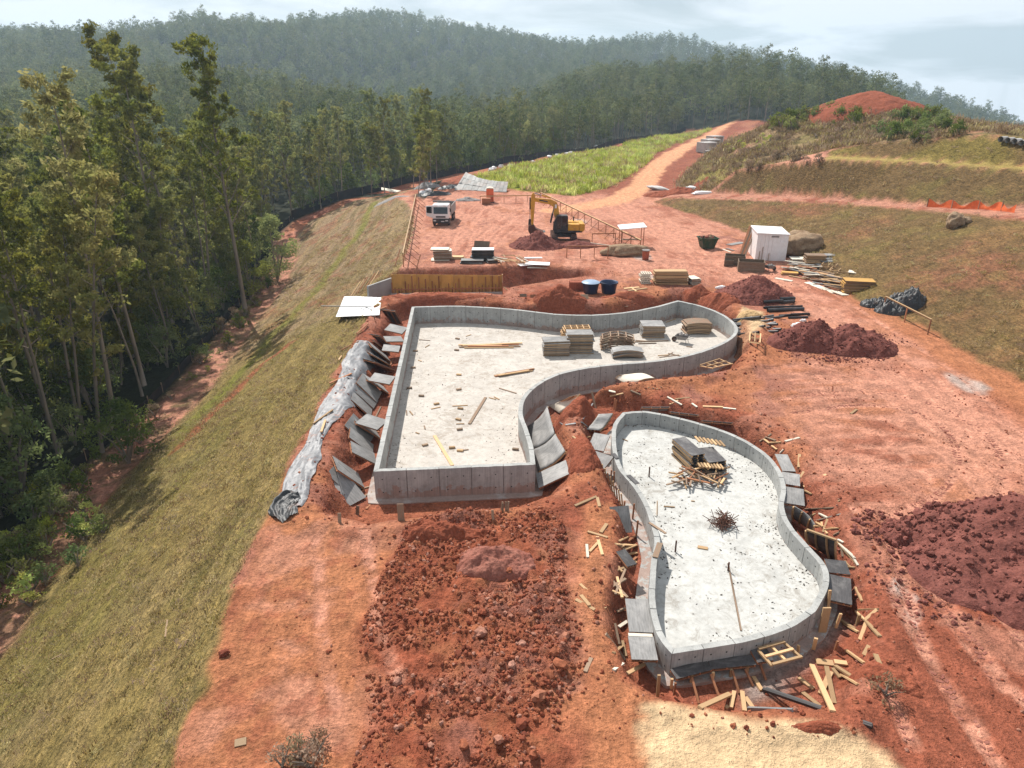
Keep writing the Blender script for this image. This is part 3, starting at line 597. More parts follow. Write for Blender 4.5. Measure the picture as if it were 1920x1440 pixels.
def build_pool(poly, corners, top, floor, base, thick, step, label, slabmat, loc):
    if area(poly) < 0: poly = poly[::-1]
    root = empty('concrete_pool_shell', (loc[0], loc[1], base), label=label, cat='pool')
    org = Vector((loc[0], loc[1], base))
    A = np.array(poly + [poly[0]])
    # inward offset of the whole outline for the inner face (normal to the left = inside for counter-clockwise)
    pan = resample(poly, step, corners); flatp = [p for r in pan for p in r[:-1]]
    N = len(flatp); fa = np.array(flatp)
    e = np.roll(fa, -1, 0) - fa; en = np.stack([-e[:, 1], e[:, 0]], 1) / (np.linalg.norm(e, axis=1)[:, None] + 1e-9)
    nn = en + np.roll(en, 1, 0); nn /= (np.linalg.norm(nn, axis=1)[:, None] + 1e-9)
    cosv = np.clip((nn * en).sum(1), .5, 1); inner = fa + nn * (thick / cosv)[:, None]
    hb = MB()
    for i in range(len(pan)):
        ii = [(i * 4 + k) % N for k in range(5)]; mb = MB(); r = rnd.uniform(-.006, .006)
        o_ = [Vector((fa[j][0], fa[j][1], 0)) for j in ii]; n_ = [Vector((inner[j][0], inner[j][1], 0)) for j in ii]
        t0 = .004
        # joint: pull the ends in a little so that a dark groove stays between pours
        o_[0] = o_[0].lerp(o_[1], .05); o_[4] = o_[4].lerp(o_[3], .05); n_[0] = n_[0].lerp(n_[1], .05); n_[4] = n_[4].lerp(n_[3], .05)
        vs_ = []; 
        for a, b in zip(o_, n_):
            sh = (b - a).normalized() * r; tz_ = top + rnd.uniform(-.012, .008)
            vs_ += [a + sh + Vector((0, 0, base)) - org, a + sh + Vector((0, 0, tz_)) - org, b + sh + Vector((0, 0, tz_)) - org, b + sh + Vector((0, 0, base)) - org]
        fs = []
        for k in range(4):
            for q in range(4): fs.append((k * 4 + q, k * 4 + (q + 1) % 4, k * 4 + 4 + (q + 1) % 4, k * 4 + 4 + q))
        fs += [(0, 3, 2, 1), (16, 17, 18, 19)]
        mb.add(vs_, fs); w = mb.build('wall_panel', M['wall'], root)
        # form-tie holes
        for k in (1, 3):
            for zz in (.28, .72):
                for side, src in ((-1, o_), (1, n_)):
                    c = src[k] + Vector((0, 0, base + (top - base) * zz)) - org
                    d = (src[min(k + 1, 4)] - src[k - 1]).normalized(); nrm = Vector((-d.y, d.x, 0)) * side
                    c = c + nrm * .004 + (n_[k] - o_[k]).normalized() * r
                    pts = [c + d * (.035 * math.cos(a_)) + Vector((0, 0, .035 * math.sin(a_))) for a_ in [2 * math.pi * q / 6 for q in range(6)]]
                    hb.add(pts, [tuple(range(6))])
    tag(hb.build('tie_holes', M['tie_hole'], root), kind='stuff')
    # core between the panels keeps light out of the joints
    cb = MB(); co = fa + nn * .03; ci_ = fa + nn * (thick - .03)
    vs_ = []
    for a, b in zip(co, ci_): vs_ += [(a[0] - org.x, a[1] - org.y, 0), (a[0] - org.x, a[1] - org.y, top - base - .03), (b[0] - org.x, b[1] - org.y, top - base - .03), (b[0] - org.x, b[1] - org.y, 0)]
    fs = [(k * 4 + q, k * 4 + (q + 1) % 4, ((k + 1) % N) * 4 + (q + 1) % 4, ((k + 1) % N) * 4 + q) for k in range(N) for q in range(4)]
    cb.add(vs_, fs); cb.build('wall_core', M['gravel_grey'], root)
    # floor slab
    bm = bmesh.new(); vs_ = [bm.verts.new((p[0] - org.x, p[1] - org.y, floor - base)) for p in (fa + nn * (thick * .5))]
    f = bm.faces.new(vs_); r = bmesh.ops.extrude_face_region(bm, geom=[f]); bmesh.ops.translate(bm, verts=[v for v in r['geom'] if isinstance(v, bmesh.types.BMVert)], vec=(0, 0, -.15))
    bmesh.ops.triangulate(bm, faces=bm.faces[:]); bmesh.ops.recalc_face_normals(bm, faces=bm.faces)
    me = bpy.data.meshes.new('floor_slab'); bm.to_mesh(me); bm.free(); me.materials.append(slabmat); link('floor_slab', me, root)
    # footing that sticks out all round
    fb = MB(); ft = fa - nn * .45; vs_ = []
    for a, b in zip(ft, fa + nn * .05): vs_ += [(a[0] - org.x, a[1] - org.y, -.2), (a[0] - org.x, a[1] - org.y, .09), (b[0] - org.x, b[1] - org.y, .09), (b[0] - org.x, b[1] - org.y, -.2)]
    fb.add(vs_, fs); fb.build('footing', M['wall'], root)
    return root, fa, inner
bc = [xy(S(u, v, BIG_TOP)) for u, v in ((700, 884), (1004, 871), (1271, 563), (772, 575))]
sc_ = [xy(S(u, v, SM_TOP)) for u, v in ((1260, 1226), (1168, 773))]
big_pool, big_out, big_in = build_pool(BIG, bc, BIG_TOP, BIG_FLOOR, BIG_BASE, .24, 1.5, 'large keyhole-shaped concrete pool shell in the middle of the site', M['slab_big'], (-2, 44))
small_pool, small_out, small_in = build_pool(SMALL, sc_, SM_TOP, SM_FLOOR, SM_BASE, .22, 1.1, 'small kidney-shaped concrete pool shell with pale floor in the foreground', M['slab_small'], (9, 26))
# ------------------------------------------------------------------ trees
def leaf_mat(name, c1, c2, trans=.45, hue=.018):
    m, n, l, b = new_mat(name); out = n['Material Output']; n.remove(b)
    oi = n.new('ShaderNodeObjectInfo'); g = n.new('ShaderNodeNewGeometry')
    f = nz(n, l, g.outputs['Position'], .55, 3, .6)
    c = mixrgb(n, l, ramp(n, l, f, [(.35, 0.0), (.65, 1.0)]), c1, c2)
    h = n.new('ShaderNodeHueSaturation'); l.new(c, h.inputs['Color'])
    l.new(math2(n, l, 'ADD', math2(n, l, 'MULTIPLY', oi.outputs['Random'], hue * 2), .5 - hue * 1.2), h.inputs['Hue'])
    wn_ = n.new('ShaderNodeTexWhiteNoise'); wn_.noise_dimensions = '1D'; l.new(oi.outputs['Random'], wn_.inputs['W'])
    l.new(math2(n, l, 'ADD', math2(n, l, 'MULTIPLY', wn_.outputs['Value'], .7), .65), h.inputs['Value'])
    l.new(math2(n, l, 'ADD', math2(n, l, 'MULTIPLY', wn_.outputs['Value'], -.3), 1.05), h.inputs['Saturation'])
    d = n.new('ShaderNodeBsdfDiffuse'); t = n.new('ShaderNodeBsdfTranslucent'); pass
    l.new(h.outputs[0], d.inputs[0]); l.new(h.outputs[0], t.inputs[0])
    mx = n.new('ShaderNodeMixShader'); mx.inputs[0].default_value = trans; l.new(d.outputs[0], mx.inputs[1]); l.new(t.outputs[0], mx.inputs[2])
    l.new(mx.outputs[0], out.inputs['Surface'])
    return m
M['leaf_near'] = leaf_mat('eucalyptus_leaf', (.155, .185, .032), (.30, .29, .052), .54)
M['leaf_yellow'] = leaf_mat('yellowing_leaf', (.20, .215, .036), (.29, .265, .048), .52)
M['leaf_far'] = leaf_mat('far_canopy_leaf', (.085, .115, .036), (.19, .20, .055), .48)
M['leaf_bush'] = leaf_mat('bush_leaf', (.10, .15, .030), (.20, .24, .045), .5)
M['leaf_bright'] = leaf_mat('bright_leaf', (.17, .21, .030), (.24, .26, .045), .5, .015)
M['leaf_dry'] = leaf_mat('dry_leaf', (.34, .235, .135), (.25, .175, .09), .4)
M['leaf_grass'] = leaf_mat('field_grass_blade', (.34, .42, .035), (.55, .56, .08), .5, .015)
M['leaf_turf'] = leaf_mat('dry_turf_blade', (.32, .255, .085), (.44, .34, .13), .5, .02)
M['bark'] = mat_plain('pale_bark', (.22, .18, .145), .85, .35, 2.0, stretch=(1, 1, .2), rand=.3, bmp=.2)

def leaves_mesh(name, centres, per, rad, size, mat, rs, flat=.7, droop=.0):
    """many small leaf faces in clumps round the centres"""
    n = len(centres) * per
    c = np.repeat(np.array(centres), per, 0)
    r_ = np.repeat(np.array([rad] * len(centres) if not hasattr(rad, '__len__') else rad), per)
    off = rs.normal(size=(n, 3)); off /= np.linalg.norm(off, axis=1)[:, None] + 1e-9
    off *= (rs.rand(n) ** .45)[:, None] * r_[:, None]; off[:, 2] *= flat
    p = c + off
    a = rs.normal(size=(n, 3)); a[:, 2] -= droop; a /= np.linalg.norm(a, axis=1)[:, None]
    b = np.cross(a, rs.normal(size=(n, 3))); b /= np.linalg.norm(b, axis=1)[:, None] + 1e-9
    s = size * rs.uniform(.6, 1.35, n)[:, None]
    q = np.stack([p - a * s - b * s * .1, p - b * s * .42, p + a * s, p + b * s * .42], 1).reshape(-1, 3).astype(np.float32)
    me = bpy.data.meshes.new(name); me.vertices.add(len(q)); me.vertices.foreach_set('co', q.ravel())
    me.loops.add(n * 4); me.loops.foreach_set('vertex_index', np.arange(n * 4, dtype=np.int32))
    me.polygons.add(n); me.polygons.foreach_set('loop_start', np.arange(0, n * 4, 4, dtype=np.int32)); me.polygons.foreach_set('loop_total', np.full(n, 4, np.int32))
    me.materials.append(mat); me.update(calc_edges=True); return me
def euc(seed, H, r0, first, nb, blen, per, lsize, lean=0.0, sides=7, mat='leaf_near', crad=.66, fork=False):
    rs = np.random.RandomState(seed); mb = MB(); n = 11; pts = []; x = y = 0; dx_, dy_ = rs.uniform(-.03, .03, 2)
    for i in range(n + 1):
        pts.append(Vector((x + lean * (i / n) ** 1.4 * H * .12, y, H * i / n))); dx_ += rs.normal() * .018; dy_ += rs.normal() * .018; x += dx_ * H / n; y += dy_ * H / n
    mb.tube(pts, [r0 * (1.25 if i == 0 else 1) * (1 - .86 * i / n) for i in range(n + 1)], sides)
    cent = []; rads = []
    def at(t): 
        f = t * n; i = min(int(f), n - 1); return pts[i].lerp(pts[i + 1], f - i)
    for k in range(nb):
        t = first + (1 - first) * ((k + rs.rand()) / nb) ** .85; t = min(t, .985); p0 = at(t); az = k * 2.4 + rs.uniform(-.6, .6)
        up = rs.uniform(.75, 1.5); L = blen * (1 - .55 * (t - first) / (1 - first)) * rs.uniform(.6, 1.2)
        d = Vector((math.cos(az), math.sin(az), up)).normalized(); p1 = p0 + d * L * .55; d2 = (d + Vector((0, 0, .35 if rs.rand() < .6 else -.25))).normalized(); p2 = p1 + d2 * L * .5
        rb = r0 * (1 - .8 * t) * .42
        mb.tube([p0, p1, p2], [rb, rb * .6, rb * .15], 4, cap=False)
        for q, rr in ((p2, 1.0), (p1.lerp(p2, .5) + Vector(rs.normal(size=3)) * .4, .95), (p1 + Vector(rs.normal(size=3)) * .45, .8)):
            if rs.rand() < .9: cent.append(tuple(q)); rads.append(crad * rr * rs.uniform(.65, 1.25))
        for s_ in range(2):
            az2 = az + rs.uniform(-1.1, 1.1); q = p1.lerp(p2, rs.uniform(0, .7)); e = q + Vector((math.cos(az2), math.sin(az2), rs.uniform(.2, 1.1))) * L * .32
            mb.tube([q, e], [rb * .4, rb * .1], 3, cap=False); cent.append(tuple(e)); rads.append(crad * rs.uniform(.55, 1.05))
    for k in range(4): cent.append(tuple(at(.97) + Vector((rs.normal() * .5, rs.normal() * .5, rs.uniform(-.4, 1.0))))); rads.append(crad * .8)
    return mb.mesh('trunk', M['bark'], True, fix=False), leaves_mesh('crown', cent, per, rads, lsize, M[mat], rs, .8, .5)
EUC = [euc(1, 27, .24, .36, 30, 4.6, 40, .22), euc(2, 24, .20, .40, 26, 4.0, 40, .21, .6), euc(3, 30, .28, .36, 34, 5.0, 38, .23), euc(4, 21, .17, .28, 26, 3.8, 40, .21, -.9),
       euc(5, 25, .2, .45, 22, 3.6, 36, .21, .3, mat='leaf_yellow'), euc(6, 17, .14, .2, 24, 3.4, 40, .21, 1.0), euc(7, 22, .16, .3, 18, 3.2, 30, .20, 1.8, mat='leaf_yellow'), euc(8, 26, .2, .5, 20, 3.8, 40, .21, -.4)]
EUC_H = [27, 24, 30, 21, 25, 17, 22, 26]
def bushy(seed, H, W, ncl, per, lsize, mat, crad=.8):
    rs = np.random.RandomState(seed); mb = MB(); cent = []; rads = []
    for k in range(5):
        az = rs.uniform(0, 6.3); e = Vector((math.cos(az) * W * .35, math.sin(az) * W * .35, H * rs.uniform(.55, .85)))
        mb.tube([(0, 0, 0), e * .5 + Vector((0, 0, H * .1)), e], [.04 + .012 * H, .03 + .006 * H, .012], 5, cap=False)
    for k in range(ncl):
        t = rs.rand() ** .7; az = rs.uniform(0, 6.3); R = W * .5 * math.sqrt(rs.rand()) * math.sin(math.pi * min(.95, .18 + t * .8)) 
        cent.append((math.cos(az) * R, math.sin(az) * R, H * (.08 + .9 * t))); rads.append(crad * rs.uniform(.6, 1.2))
    return mb.mesh('stem', M['bark'], True, fix=False), leaves_mesh('foliage', cent, per, rads, lsize, M[mat], rs, .75, .2)
BUSH = [bushy(21, 7, 5, 46, 34, .17, 'leaf_bush'), bushy(22, 9, 5, 50, 34, .18, 'leaf_near'), bushy(23, 5, 4.2, 34, 34, .15, 'leaf_bush', .65), bushy(24, 3, 3, 20, 34, .13, 'leaf_bush', .55)]
BRIGHT = bushy(31, 8, 6.5, 60, 60, .16, 'leaf_bright', .9)
SHRUB = [bushy(41, 1.3, 1.8, 12, 26, .10, 'leaf_bush', .35), bushy(42, .9, 1.4, 10, 26, .08, 'leaf_bright', .3), bushy(43, 1.0, 1.8, 12, 26, .08, 'leaf_dry', .32), bushy(44, .8, 1.2, 9, 24, .07, 'leaf_grass', .28)]
def fartree(seed, H, W, first, per, lsize):
    rs = np.random.RandomState(seed); mb = MB(); mb.tube([(0, 0, 0), (rs.normal() * .4, rs.normal() * .4, H * .5), (0, 0, H * .95)], [.22, .16, .05], 4, cap=False)
    cent = []; rads = []
    for k in range(13):
        t = first + (1 - first) * (k + rs.rand()) / 13; az = k * 2.4; R = W * .5 * (1 - .55 * ((t - first) / (1 - first)) ** 3) * rs.uniform(.35, 1)
        cent.append((math.cos(az) * R, math.sin(az) * R, H * t)); rads.append(rs.uniform(1.1, 1.9) * W / 6)
    me = leaves_mesh('far_tree', cent, per, rads, lsize, M['leaf_far'], rs, .75, .2)
    me.materials.append(M['bark'])
    bm = bmesh.new(); bm.from_mesh(me); vv = [bm.verts.new(p) for p in mb.v]
    for f in mb.f: bm.faces.new([vv[i] for i in f]).material_index = 1
    bm.to_mesh(me); bm.free(); return me
FAR = [fartree(51, 19, 7, .45, 34, .5), fartree(52, 16, 8, .35, 36, .5), fartree(53, 22, 6.5, .5, 32, .5), fartree(54, 14, 7.5, .25, 36, .5), fartree(55, 20, 8, .6, 34, .5), fartree(56, 17, 6.5, .4, 34, .5)]

fmap = np.clip(fl, 0, 1); fmap[(GX < -45) | (GY > 420)] = 1
def in_forest(x, y):
    i = min(max(int(np.searchsorted(gx, x)), 0), len(gx) - 1); j = min(max(int(np.searchsorted(gy, y)), 0), len(gy) - 1)
    if x > 100 and y < 300: return False
    if y < 470 and x > .545 * (y * CP + 14): return False
    return fmap[j, i] > .75
def proj(x, y, z):
    d = y * CP + (CAM_H - z) * SP
    return 960 + FOCAL * x / d, 720 - FOCAL * (y * SP - (CAM_H - z) * CP) / d, d
sites = []
for (r0, r1, st) in ((8, 75, 3.3), (75, 130, 3.9), (130, 210, 4.8), (210, 330, 5.6), (330, 520, 6.6), (520, 800, 8.0), (800, 1250, 10.0)):
    nmax = int(r1 / st) + 1
    for i in range(-nmax, nmax + 1):
        for j in range(0, nmax + 1):
            x = (i + rnd.uniform(-.45, .45)) * st; y = (j + rnd.uniform(-.45, .45)) * st; r = math.hypot(x, y)
            if not (r0 <= r < r1) or y < 4: continue
            if abs(x) > y * .82 + 14: continue
            if not in_forest(x, y): continue
            sites.append((r, x, y))
sites.sort()
# the tallest trees of the near forest, each where its stem stands
HERO = [((462, 596), 92, 2, 0, 'tallest eucalyptus with a broad crown, right-hand end of the near forest'), ((352, 560), 76, 7, 1, 'thin dark-topped eucalyptus just left of the tallest tree'), ((322, 600), 120, 0, 0, 'dense olive eucalyptus two stems left of the tallest tree'),
        ((214, 780), 168, 4, 0, 'slender yellowish eucalyptus with a knobbly top near the left edge'), ((95, 800), 205, 4, 2.0, 'yellow-leaved leaning eucalyptus at the left edge of the picture'), ((192, 850), 330, 6, 0, 'bare-stemmed leaning eucalyptus above the pale bush'), ((270, 720), 215, 1, 0, 'olive eucalyptus with ascending limbs behind the leaning stems')]
heroes = []
for (u, v), vt, k, rz, lab in HERO:
    p = S(u, v, -9.3); p.z = gz(p.x, p.y) - .1
    top = SY(u, vt, p.y).z; heroes.append((p, (top - p.z) / EUC_H[k], k, rz, lab))
def put_tree(name, pair, names, loc, s, rz, label, cat, group, lean=(0, 0)):
    e = empty(name, loc, rz, label, cat, group); e.scale = (s, s, s); e.rotation_euler = (lean[0], lean[1], rz)
    link(names[0], pair[0], e); link(names[1], pair[1], e); return e
for p, s, k, rz, lab in heroes: put_tree('eucalyptus_tree', EUC[k], ('trunk', 'crown'), p, s, rz, lab, 'tree', 'eucalyptus trees of the near forest')
near_sites = []; far_sites = []
for r, x, y in sites:
    if any(math.hypot(x - p.x, y - p.y) < 2.2 for p, *_ in heroes): continue
    u, v, d = proj(x, y, gz(x, y) + 12)
    if (y < 110 and not in_forest(x + 2.0, y)) or r < 31: continue
    if len(near_sites) < 290 and r < 200 and -80 < u < 2000: near_sites.append((x, y))
    else: far_sites.append((x, y))
for x, y in near_sites:
    edge = x > -40 and y < 110; r = rnd.random(); k = rnd.randrange(8); s = rnd.uniform(.58, .84)
    if y > 110: s *= .80; k = rnd.choice((0, 1, 2, 3, 5, 5, 3))
    uu = proj(x, y, gz(x, y))[0]; row = 'front-row' if in_forest(x, y) and not (in_forest(x + 6, y - 7) and in_forest(x + 9, y - 10)) else 'inner'
    if y > 110: lab, grp = row + ' slender eucalyptus ' + ('beyond the bright corner bush' if uu < 560 else 'behind the bare embankment slope' if uu < 690 else 'behind the parked truck' if uu < 860 else 'behind the left half of the green field' if uu < 1080 else 'behind the right half of the green field'), 'eucalyptus trees behind the fence'
    else:
        look = ('broad-crowned', 'slim', 'tall', 'short leaning', 'yellowish', 'low-crowned leaning', 'strongly leaning yellowish', 'bare-stemmed')[k]
        zone = 'at the lower left' if y < 36 else 'level with the large pool' if y < 62 else 'level with the yellow formwork' if y < 85 else 'towards the forest corner'
        lab, grp = look + (' eucalyptus in the front rows by the embankment, ' if edge else ' eucalyptus deep in the near forest, ') + zone, 'eucalyptus trees beside the embankment' if edge else 'eucalyptus trees of the near forest'
    put_tree('eucalyptus_tree', EUC[k], ('trunk', 'crown'), (x, y, gz(x, y) - .15), s, rnd.uniform(0, 6.28), lab, 'tree', grp, (rnd.gauss(0, .05), rnd.gauss(0, .05)))
# understorey along the forest edge
cnt = 0
for i in range(len(TOE) - 1):
    a, b = TOE[i], TOE[i + 1]; L = math.hypot(b[0] - a[0], b[1] - a[1])
    if b[1] < 12 or a[1] > 200: continue
    nn_ = int(L / 1.25)
    for k in range(nn_):
        t = (k + rnd.random()) / nn_; off = rnd.uniform(5.2, 14) if a[1] < 100 else rnd.uniform(5, 11)
        x = a[0] + (b[0] - a[0]) * t - off * (1 if a[1] < 125 else .6); y = a[1] + (b[1] - a[1]) * t + (off * .8 if a[1] > 125 else 0)
        if y < 21 or cnt > 230: continue
        cnt += 1; kk = rnd.randrange(4)
        put_tree('understorey_bush', BUSH[kk], ('stem', 'foliage'), (x, y, gz(x, y) - .1), rnd.uniform(.7, 1.25), rnd.uniform(0, 6.3), ('mid-green leafy bush', 'tall olive bush', 'rounded green bush', 'low green bush')[kk] + ' under the trees, ' + ('at the lower left' if y < 36 else 'level with the large pool' if y < 62 else 'level with the far pad' if y < 110 else 'behind the crest at the back' if y < 150 else 'behind the green field'), 'bush', 'understorey bushes along the forest edge')
for (u, v, s, lab) in ((520, 528, 1.15, 'bright yellow-green bush at the forest corner beside the bare slope'), (470, 560, .95, 'yellow-green bush left of the bright corner bush')):
    p = S(u, v, -9); put_tree('bright_bush', BRIGHT, ('stem', 'foliage'), (p.x, p.y, gz(p.x, p.y)), s, rnd.random(), lab, 'bush', 'bright bushes at the forest corner')
p = S(262, 868, -9); put_tree('pale_bush', bushy(33, 4.6, 4.6, 60, 60, .11, 'leaf_bush', .6), ('stem', 'foliage'), (p.x - .8, p.y, gz(p.x - .8, p.y)), 1.1, 0, 'pale feathery bush standing at the foot of the grassed slope', 'bush', None)
# the rest of the forest: one mass
proto = bpy.data.collections.new('forest_stock')
for i, me in enumerate(FAR): proto.objects.link(bpy.data.objects.new('far_tree', me))
def scatter(name, pts, scales, coll, kind='stuff', label=None, cat=None, tilt=.0, seed=1):
    """one object whose geometry nodes set a copy of the stock on every point"""
    me = bpy.data.meshes.new(name); me.vertices.add(len(pts)); me.vertices.foreach_set('co', np.array(pts, np.float32).ravel())
    a = me.attributes.new('sc', 'FLOAT', 'POINT'); a.data.foreach_set('value', np.array(scales, np.float32))
    rs = np.random.RandomState(seed); n = len(pts)
    a = me.attributes.new('ro', 'FLOAT_VECTOR', 'POINT'); a.data.foreach_set('vector', np.stack([rs.normal(size=n) * tilt, rs.normal(size=n) * tilt, rs.uniform(0, 6.283, n)], 1).astype(np.float32).ravel())
    a = me.attributes.new('pick', 'INT', 'POINT'); a.data.foreach_set('value', rs.randint(0, 1000, n).astype(np.int32))
    o = link(name, me); ng = bpy.data.node_groups.new(name, 'GeometryNodeTree')
    ng.interface.new_socket('Geometry', in_out='INPUT', socket_type='NodeSocketGeometry'); ng.interface.new_socket('Geometry', in_out='OUTPUT', socket_type='NodeSocketGeometry')
    N = ng.nodes; L = ng.links; gi = N.new('NodeGroupInput'); go = N.new('NodeGroupOutput')
    ip = N.new('GeometryNodeInstanceOnPoints'); ci = N.new('GeometryNodeCollectionInfo'); ci.inputs['Collection'].default_value = coll
    ci.inputs['Separate Children'].default_value = True; ci.inputs['Reset Children'].default_value = True
    mp = N.new('GeometryNodeMeshToPoints'); L.new(gi.outputs[0], mp.inputs[0]); L.new(mp.outputs[0], ip.inputs['Points'])
    L.new(ci.outputs[0], ip.inputs['Instance']); ip.inputs['Pick Instance'].default_value = True
    def at(nm, ty):
        k = N.new('GeometryNodeInputNamedAttribute'); k.data_type = ty; k.inputs['Name'].default_value = nm; return k.outputs[0]
    L.new(at('pick', 'INT'), ip.inputs['Instance Index'])
    e2r = N.new('FunctionNodeEulerToRotation'); L.new(at('ro', 'FLOAT_VECTOR'), e2r.inputs[0]); L.new(e2r.outputs[0], ip.inputs['Rotation'])
    cb = N.new('ShaderNodeCombineXYZ'); s_ = at('sc', 'FLOAT')
    for i in range(3): L.new(s_, cb.inputs[i])
    L.new(cb.outputs[0], ip.inputs['Scale']); L.new(ip.outputs[0], go.inputs[0])
    md = o.modifiers.new('scatter', 'NODES'); md.node_group = ng
    return tag(o, label, cat, kind=kind)
fp = []; fs_ = []
for x, y in far_sites:
    r = math.hypot(x, y); s = rnd.uniform(.75, 1.15) * (.78 if r < 350 else .86 if r < 560 else .95) * (1 + max(0, r - 500) / 2600)
    fp.append((x, y, gz(x, y) - .4)); fs_.append(s)
print('forest', len(near_sites), len(fp))
scatter('forest', fp, fs_, proto, label='dense eucalyptus forest covering the hills behind the site', cat='forest', tilt=.04)
# ------------------------------------------------------------------ shared pieces
_cube = {}
def cube(mat, bev=.0):
    k = (mat, bev)
    if k not in _cube:
        mb = MB(); mb.box((0, 0, 0), (1, 1, 1)); _cube[k] = mb.mesh('piece', M[mat])
    return _cube[k]
def basis(x, up=Vector((0, 0, 1)), roll=0.0):
    x = x.normalized()
    if abs(x.dot(up)) > .985: up = Vector((0, 1, 0))
    y = up.cross(x).normalized(); z = x.cross(y)
    m = Matrix((x, y, z)).transposed()
    return m @ Matrix.Rotation(roll, 3, 'X') if roll else m
def place(o, c, rot3, sc=(1, 1, 1)):
    o.matrix_world = Matrix.LocRotScale(c, rot3.to_quaternion(), Vector(sc)); return o
def beam(a, b, w, h, mat, name, parent=None, roll=0.0):
    """a straight piece of timber, pipe rail or strut from a to b"""
    a = Vector(a); b = Vector(b); o = link(name, cube(mat)); L = (b - a).length
    m = Matrix.LocRotScale((a + b) / 2, basis(b - a, roll=roll).to_quaternion(), Vector((L, w, h)))
    if parent:
        o.parent = parent; pm = Matrix.LocRotScale(parent.location, parent.rotation_euler.to_quaternion(), parent.scale); o.matrix_local = pm.inverted() @ m
    else: o.matrix_world = m
    return o
def ZO(ox, oy, k): return lambda x, y: (ox + x / k, oy + y / k)
ZA = ZO(960, 680, 3.692); ZB = ZO(1060, 980, 3.097); ZC = ZO(1400, 720, 3.692); ZD = ZO(500, 540, 3.13); ZE = ZO(740, 340, 3.84); ZF = ZO(1180, 400, 3.556); ZG = ZO(1340, 410, 5.333); ZH = ZO(960, 360, 6.857)
def drop(zf, segs, w, h, mat, name, label, cat, group, level=None, lift=0.0):
    """loose timbers lying where the photograph shows their two ends"""
    for s_ in segs:
        x0, y0, x1, y1 = s_[:4]; ww = s_[4] if len(s_) > 4 else w * rnd.uniform(.85, 1.2)
        if level is None: a = G(*zf(x0, y0)); b = G(*zf(x1, y1))
        else: a = S(*zf(x0, y0), level); b = S(*zf(x1, y1), level)
        up = Vector((0, 0, h * .5 + lift + .005)); o = beam(a + up, b + up, ww, h, mat if isinstance(mat, str) else rnd.choice(mat), name, roll=rnd.gauss(0, .06))
        tag(o, label, cat, group)

# ------------------------------------------------------------------ formwork panels
def panel(B, T, w, face, name, label, cat, group, battens=4, th=.02, flip=False, frame='timber_red'):
    """a formwork panel: plywood sheet on battens; B and T are the middles of its lower and upper edges"""
    B = Vector(B); T = Vector(T); x = T - B; L = x.length; R = basis(x); c = (B + T) / 2
    if R.col[2].z < 0: R = R @ Matrix.Rotation(math.pi, 3, 'X')
    e = empty(name, c, label=label, cat=cat, group=group); e.rotation_euler = R.to_euler()
    sh = link('sheet', cube(face), e, (0, 0, .035), scale=(L, w, th))
    for k in range(battens):
        link('batten', cube(frame), e, (0, (-.5 + (k + .06) / (battens - 1 + .12)) * w * .98, -.012), scale=(L * .99, .05, .07))
    for s_ in (-1, 1): link('end_rail', cube(frame), e, (s_ * (L / 2 - .03), 0, -.06), scale=(.055, w * .99, .03))
    return e
def pq(zf, q, zb, zt):
    """from four picture corners (two of the lower edge, two of the upper) to B, T and width"""
    b0, b1, t0, t1 = [zf(*p) for p in q]
    b0 = S(*b0, zb); b1 = S(*b1, zb); t0 = S(*t0, zt); t1 = S(*t1, zt)
    return (b0 + b1) / 2, (t0 + t1) / 2, ((b0 - b1).length + (t0 - t1).length) / 2
ordn = ['nearest', 'second', 'third', 'fourth', 'fifth', 'sixth', 'seventh', 'eighth', 'ninth', 'tenth', 'eleventh', 'twelfth', 'thirteenth', 'fourteenth', 'farthest', 'last']
LEAN = [((510, 1300), (535, 1225), (362, 1118), (385, 1045), -1.3, -.25), ((555, 1190), (548, 1075), (408, 1092), (392, 968), -1.2, .05), ((632, 1042), (640, 970), (487, 966), (502, 900), -1.0, -.1), ((605, 940), (612, 865), (466, 816), (495, 730), -1.25, .05),
        ((676, 836), (686, 780), (565, 792), (543, 745), -.35, -.15), ((608, 752), (620, 715), (497, 655), (502, 610), -1.3, -.1), ((650, 672), (667, 615), (530, 560), (556, 500), -1.2, .1), ((735, 572), (741, 520), (615, 542), (615, 503), -.3, -.1),
        ((692, 492), (717, 452), (580, 450), (592, 395), -1.25, .0), ((706, 432), (717, 398), (600, 350), (608, 308), -1.25, .05), ((690, 345), (700, 322), (613, 290), (622, 258), -1.25, .05), ((776, 377), (783, 345), (672, 362), (690, 340), -.25, -.1),
        ((795, 317), (799, 285), (691, 318), (694, 285), -.2, -.05), ((806, 272), (815, 235), (700, 256), (715, 205), -.3, -.05), ((715, 215), (790, 205), (675, 165), (742, 95), -1.3, .15)]
for i, (b0, b1, t0, t1, zb, zt) in enumerate(LEAN):
    B, T, w = pq(ZD, (b0, b1, t0, t1), zb, zt)
    w = min(max(w, 1.25), 1.5)
    panel(B, T, w, 'ply_dark' if i == 14 else 'ply_grey', 'formwork_board', '%s grey formwork panel leaning in the trench along the large pool\'s left wall' % ordn[i], 'panel', 'formwork panels leaning along the left wall of the large pool')
for i in (0, 2, 3, 5, 6, 8, 9):
    A_, B_ = LEAN[i], LEAN[i + 1]; mid = [((p[0] + q[0]) / 2 + rnd.uniform(-6, 6), (p[1] + q[1]) / 2 + rnd.uniform(-6, 6)) for p, q in zip(A_[:4], B_[:4])]
    B, T, w = pq(ZD, mid, -1.28, -.12); panel(B, T, 1.2, rnd.choice(('ply_grey', 'ply_dark')), 'formwork_board', 'panel half hidden between the %s and %s leaning panels left of the large pool' % (ordn[i], ordn[i + 1]), 'panel', 'formwork panels leaning along the left wall of the large pool')
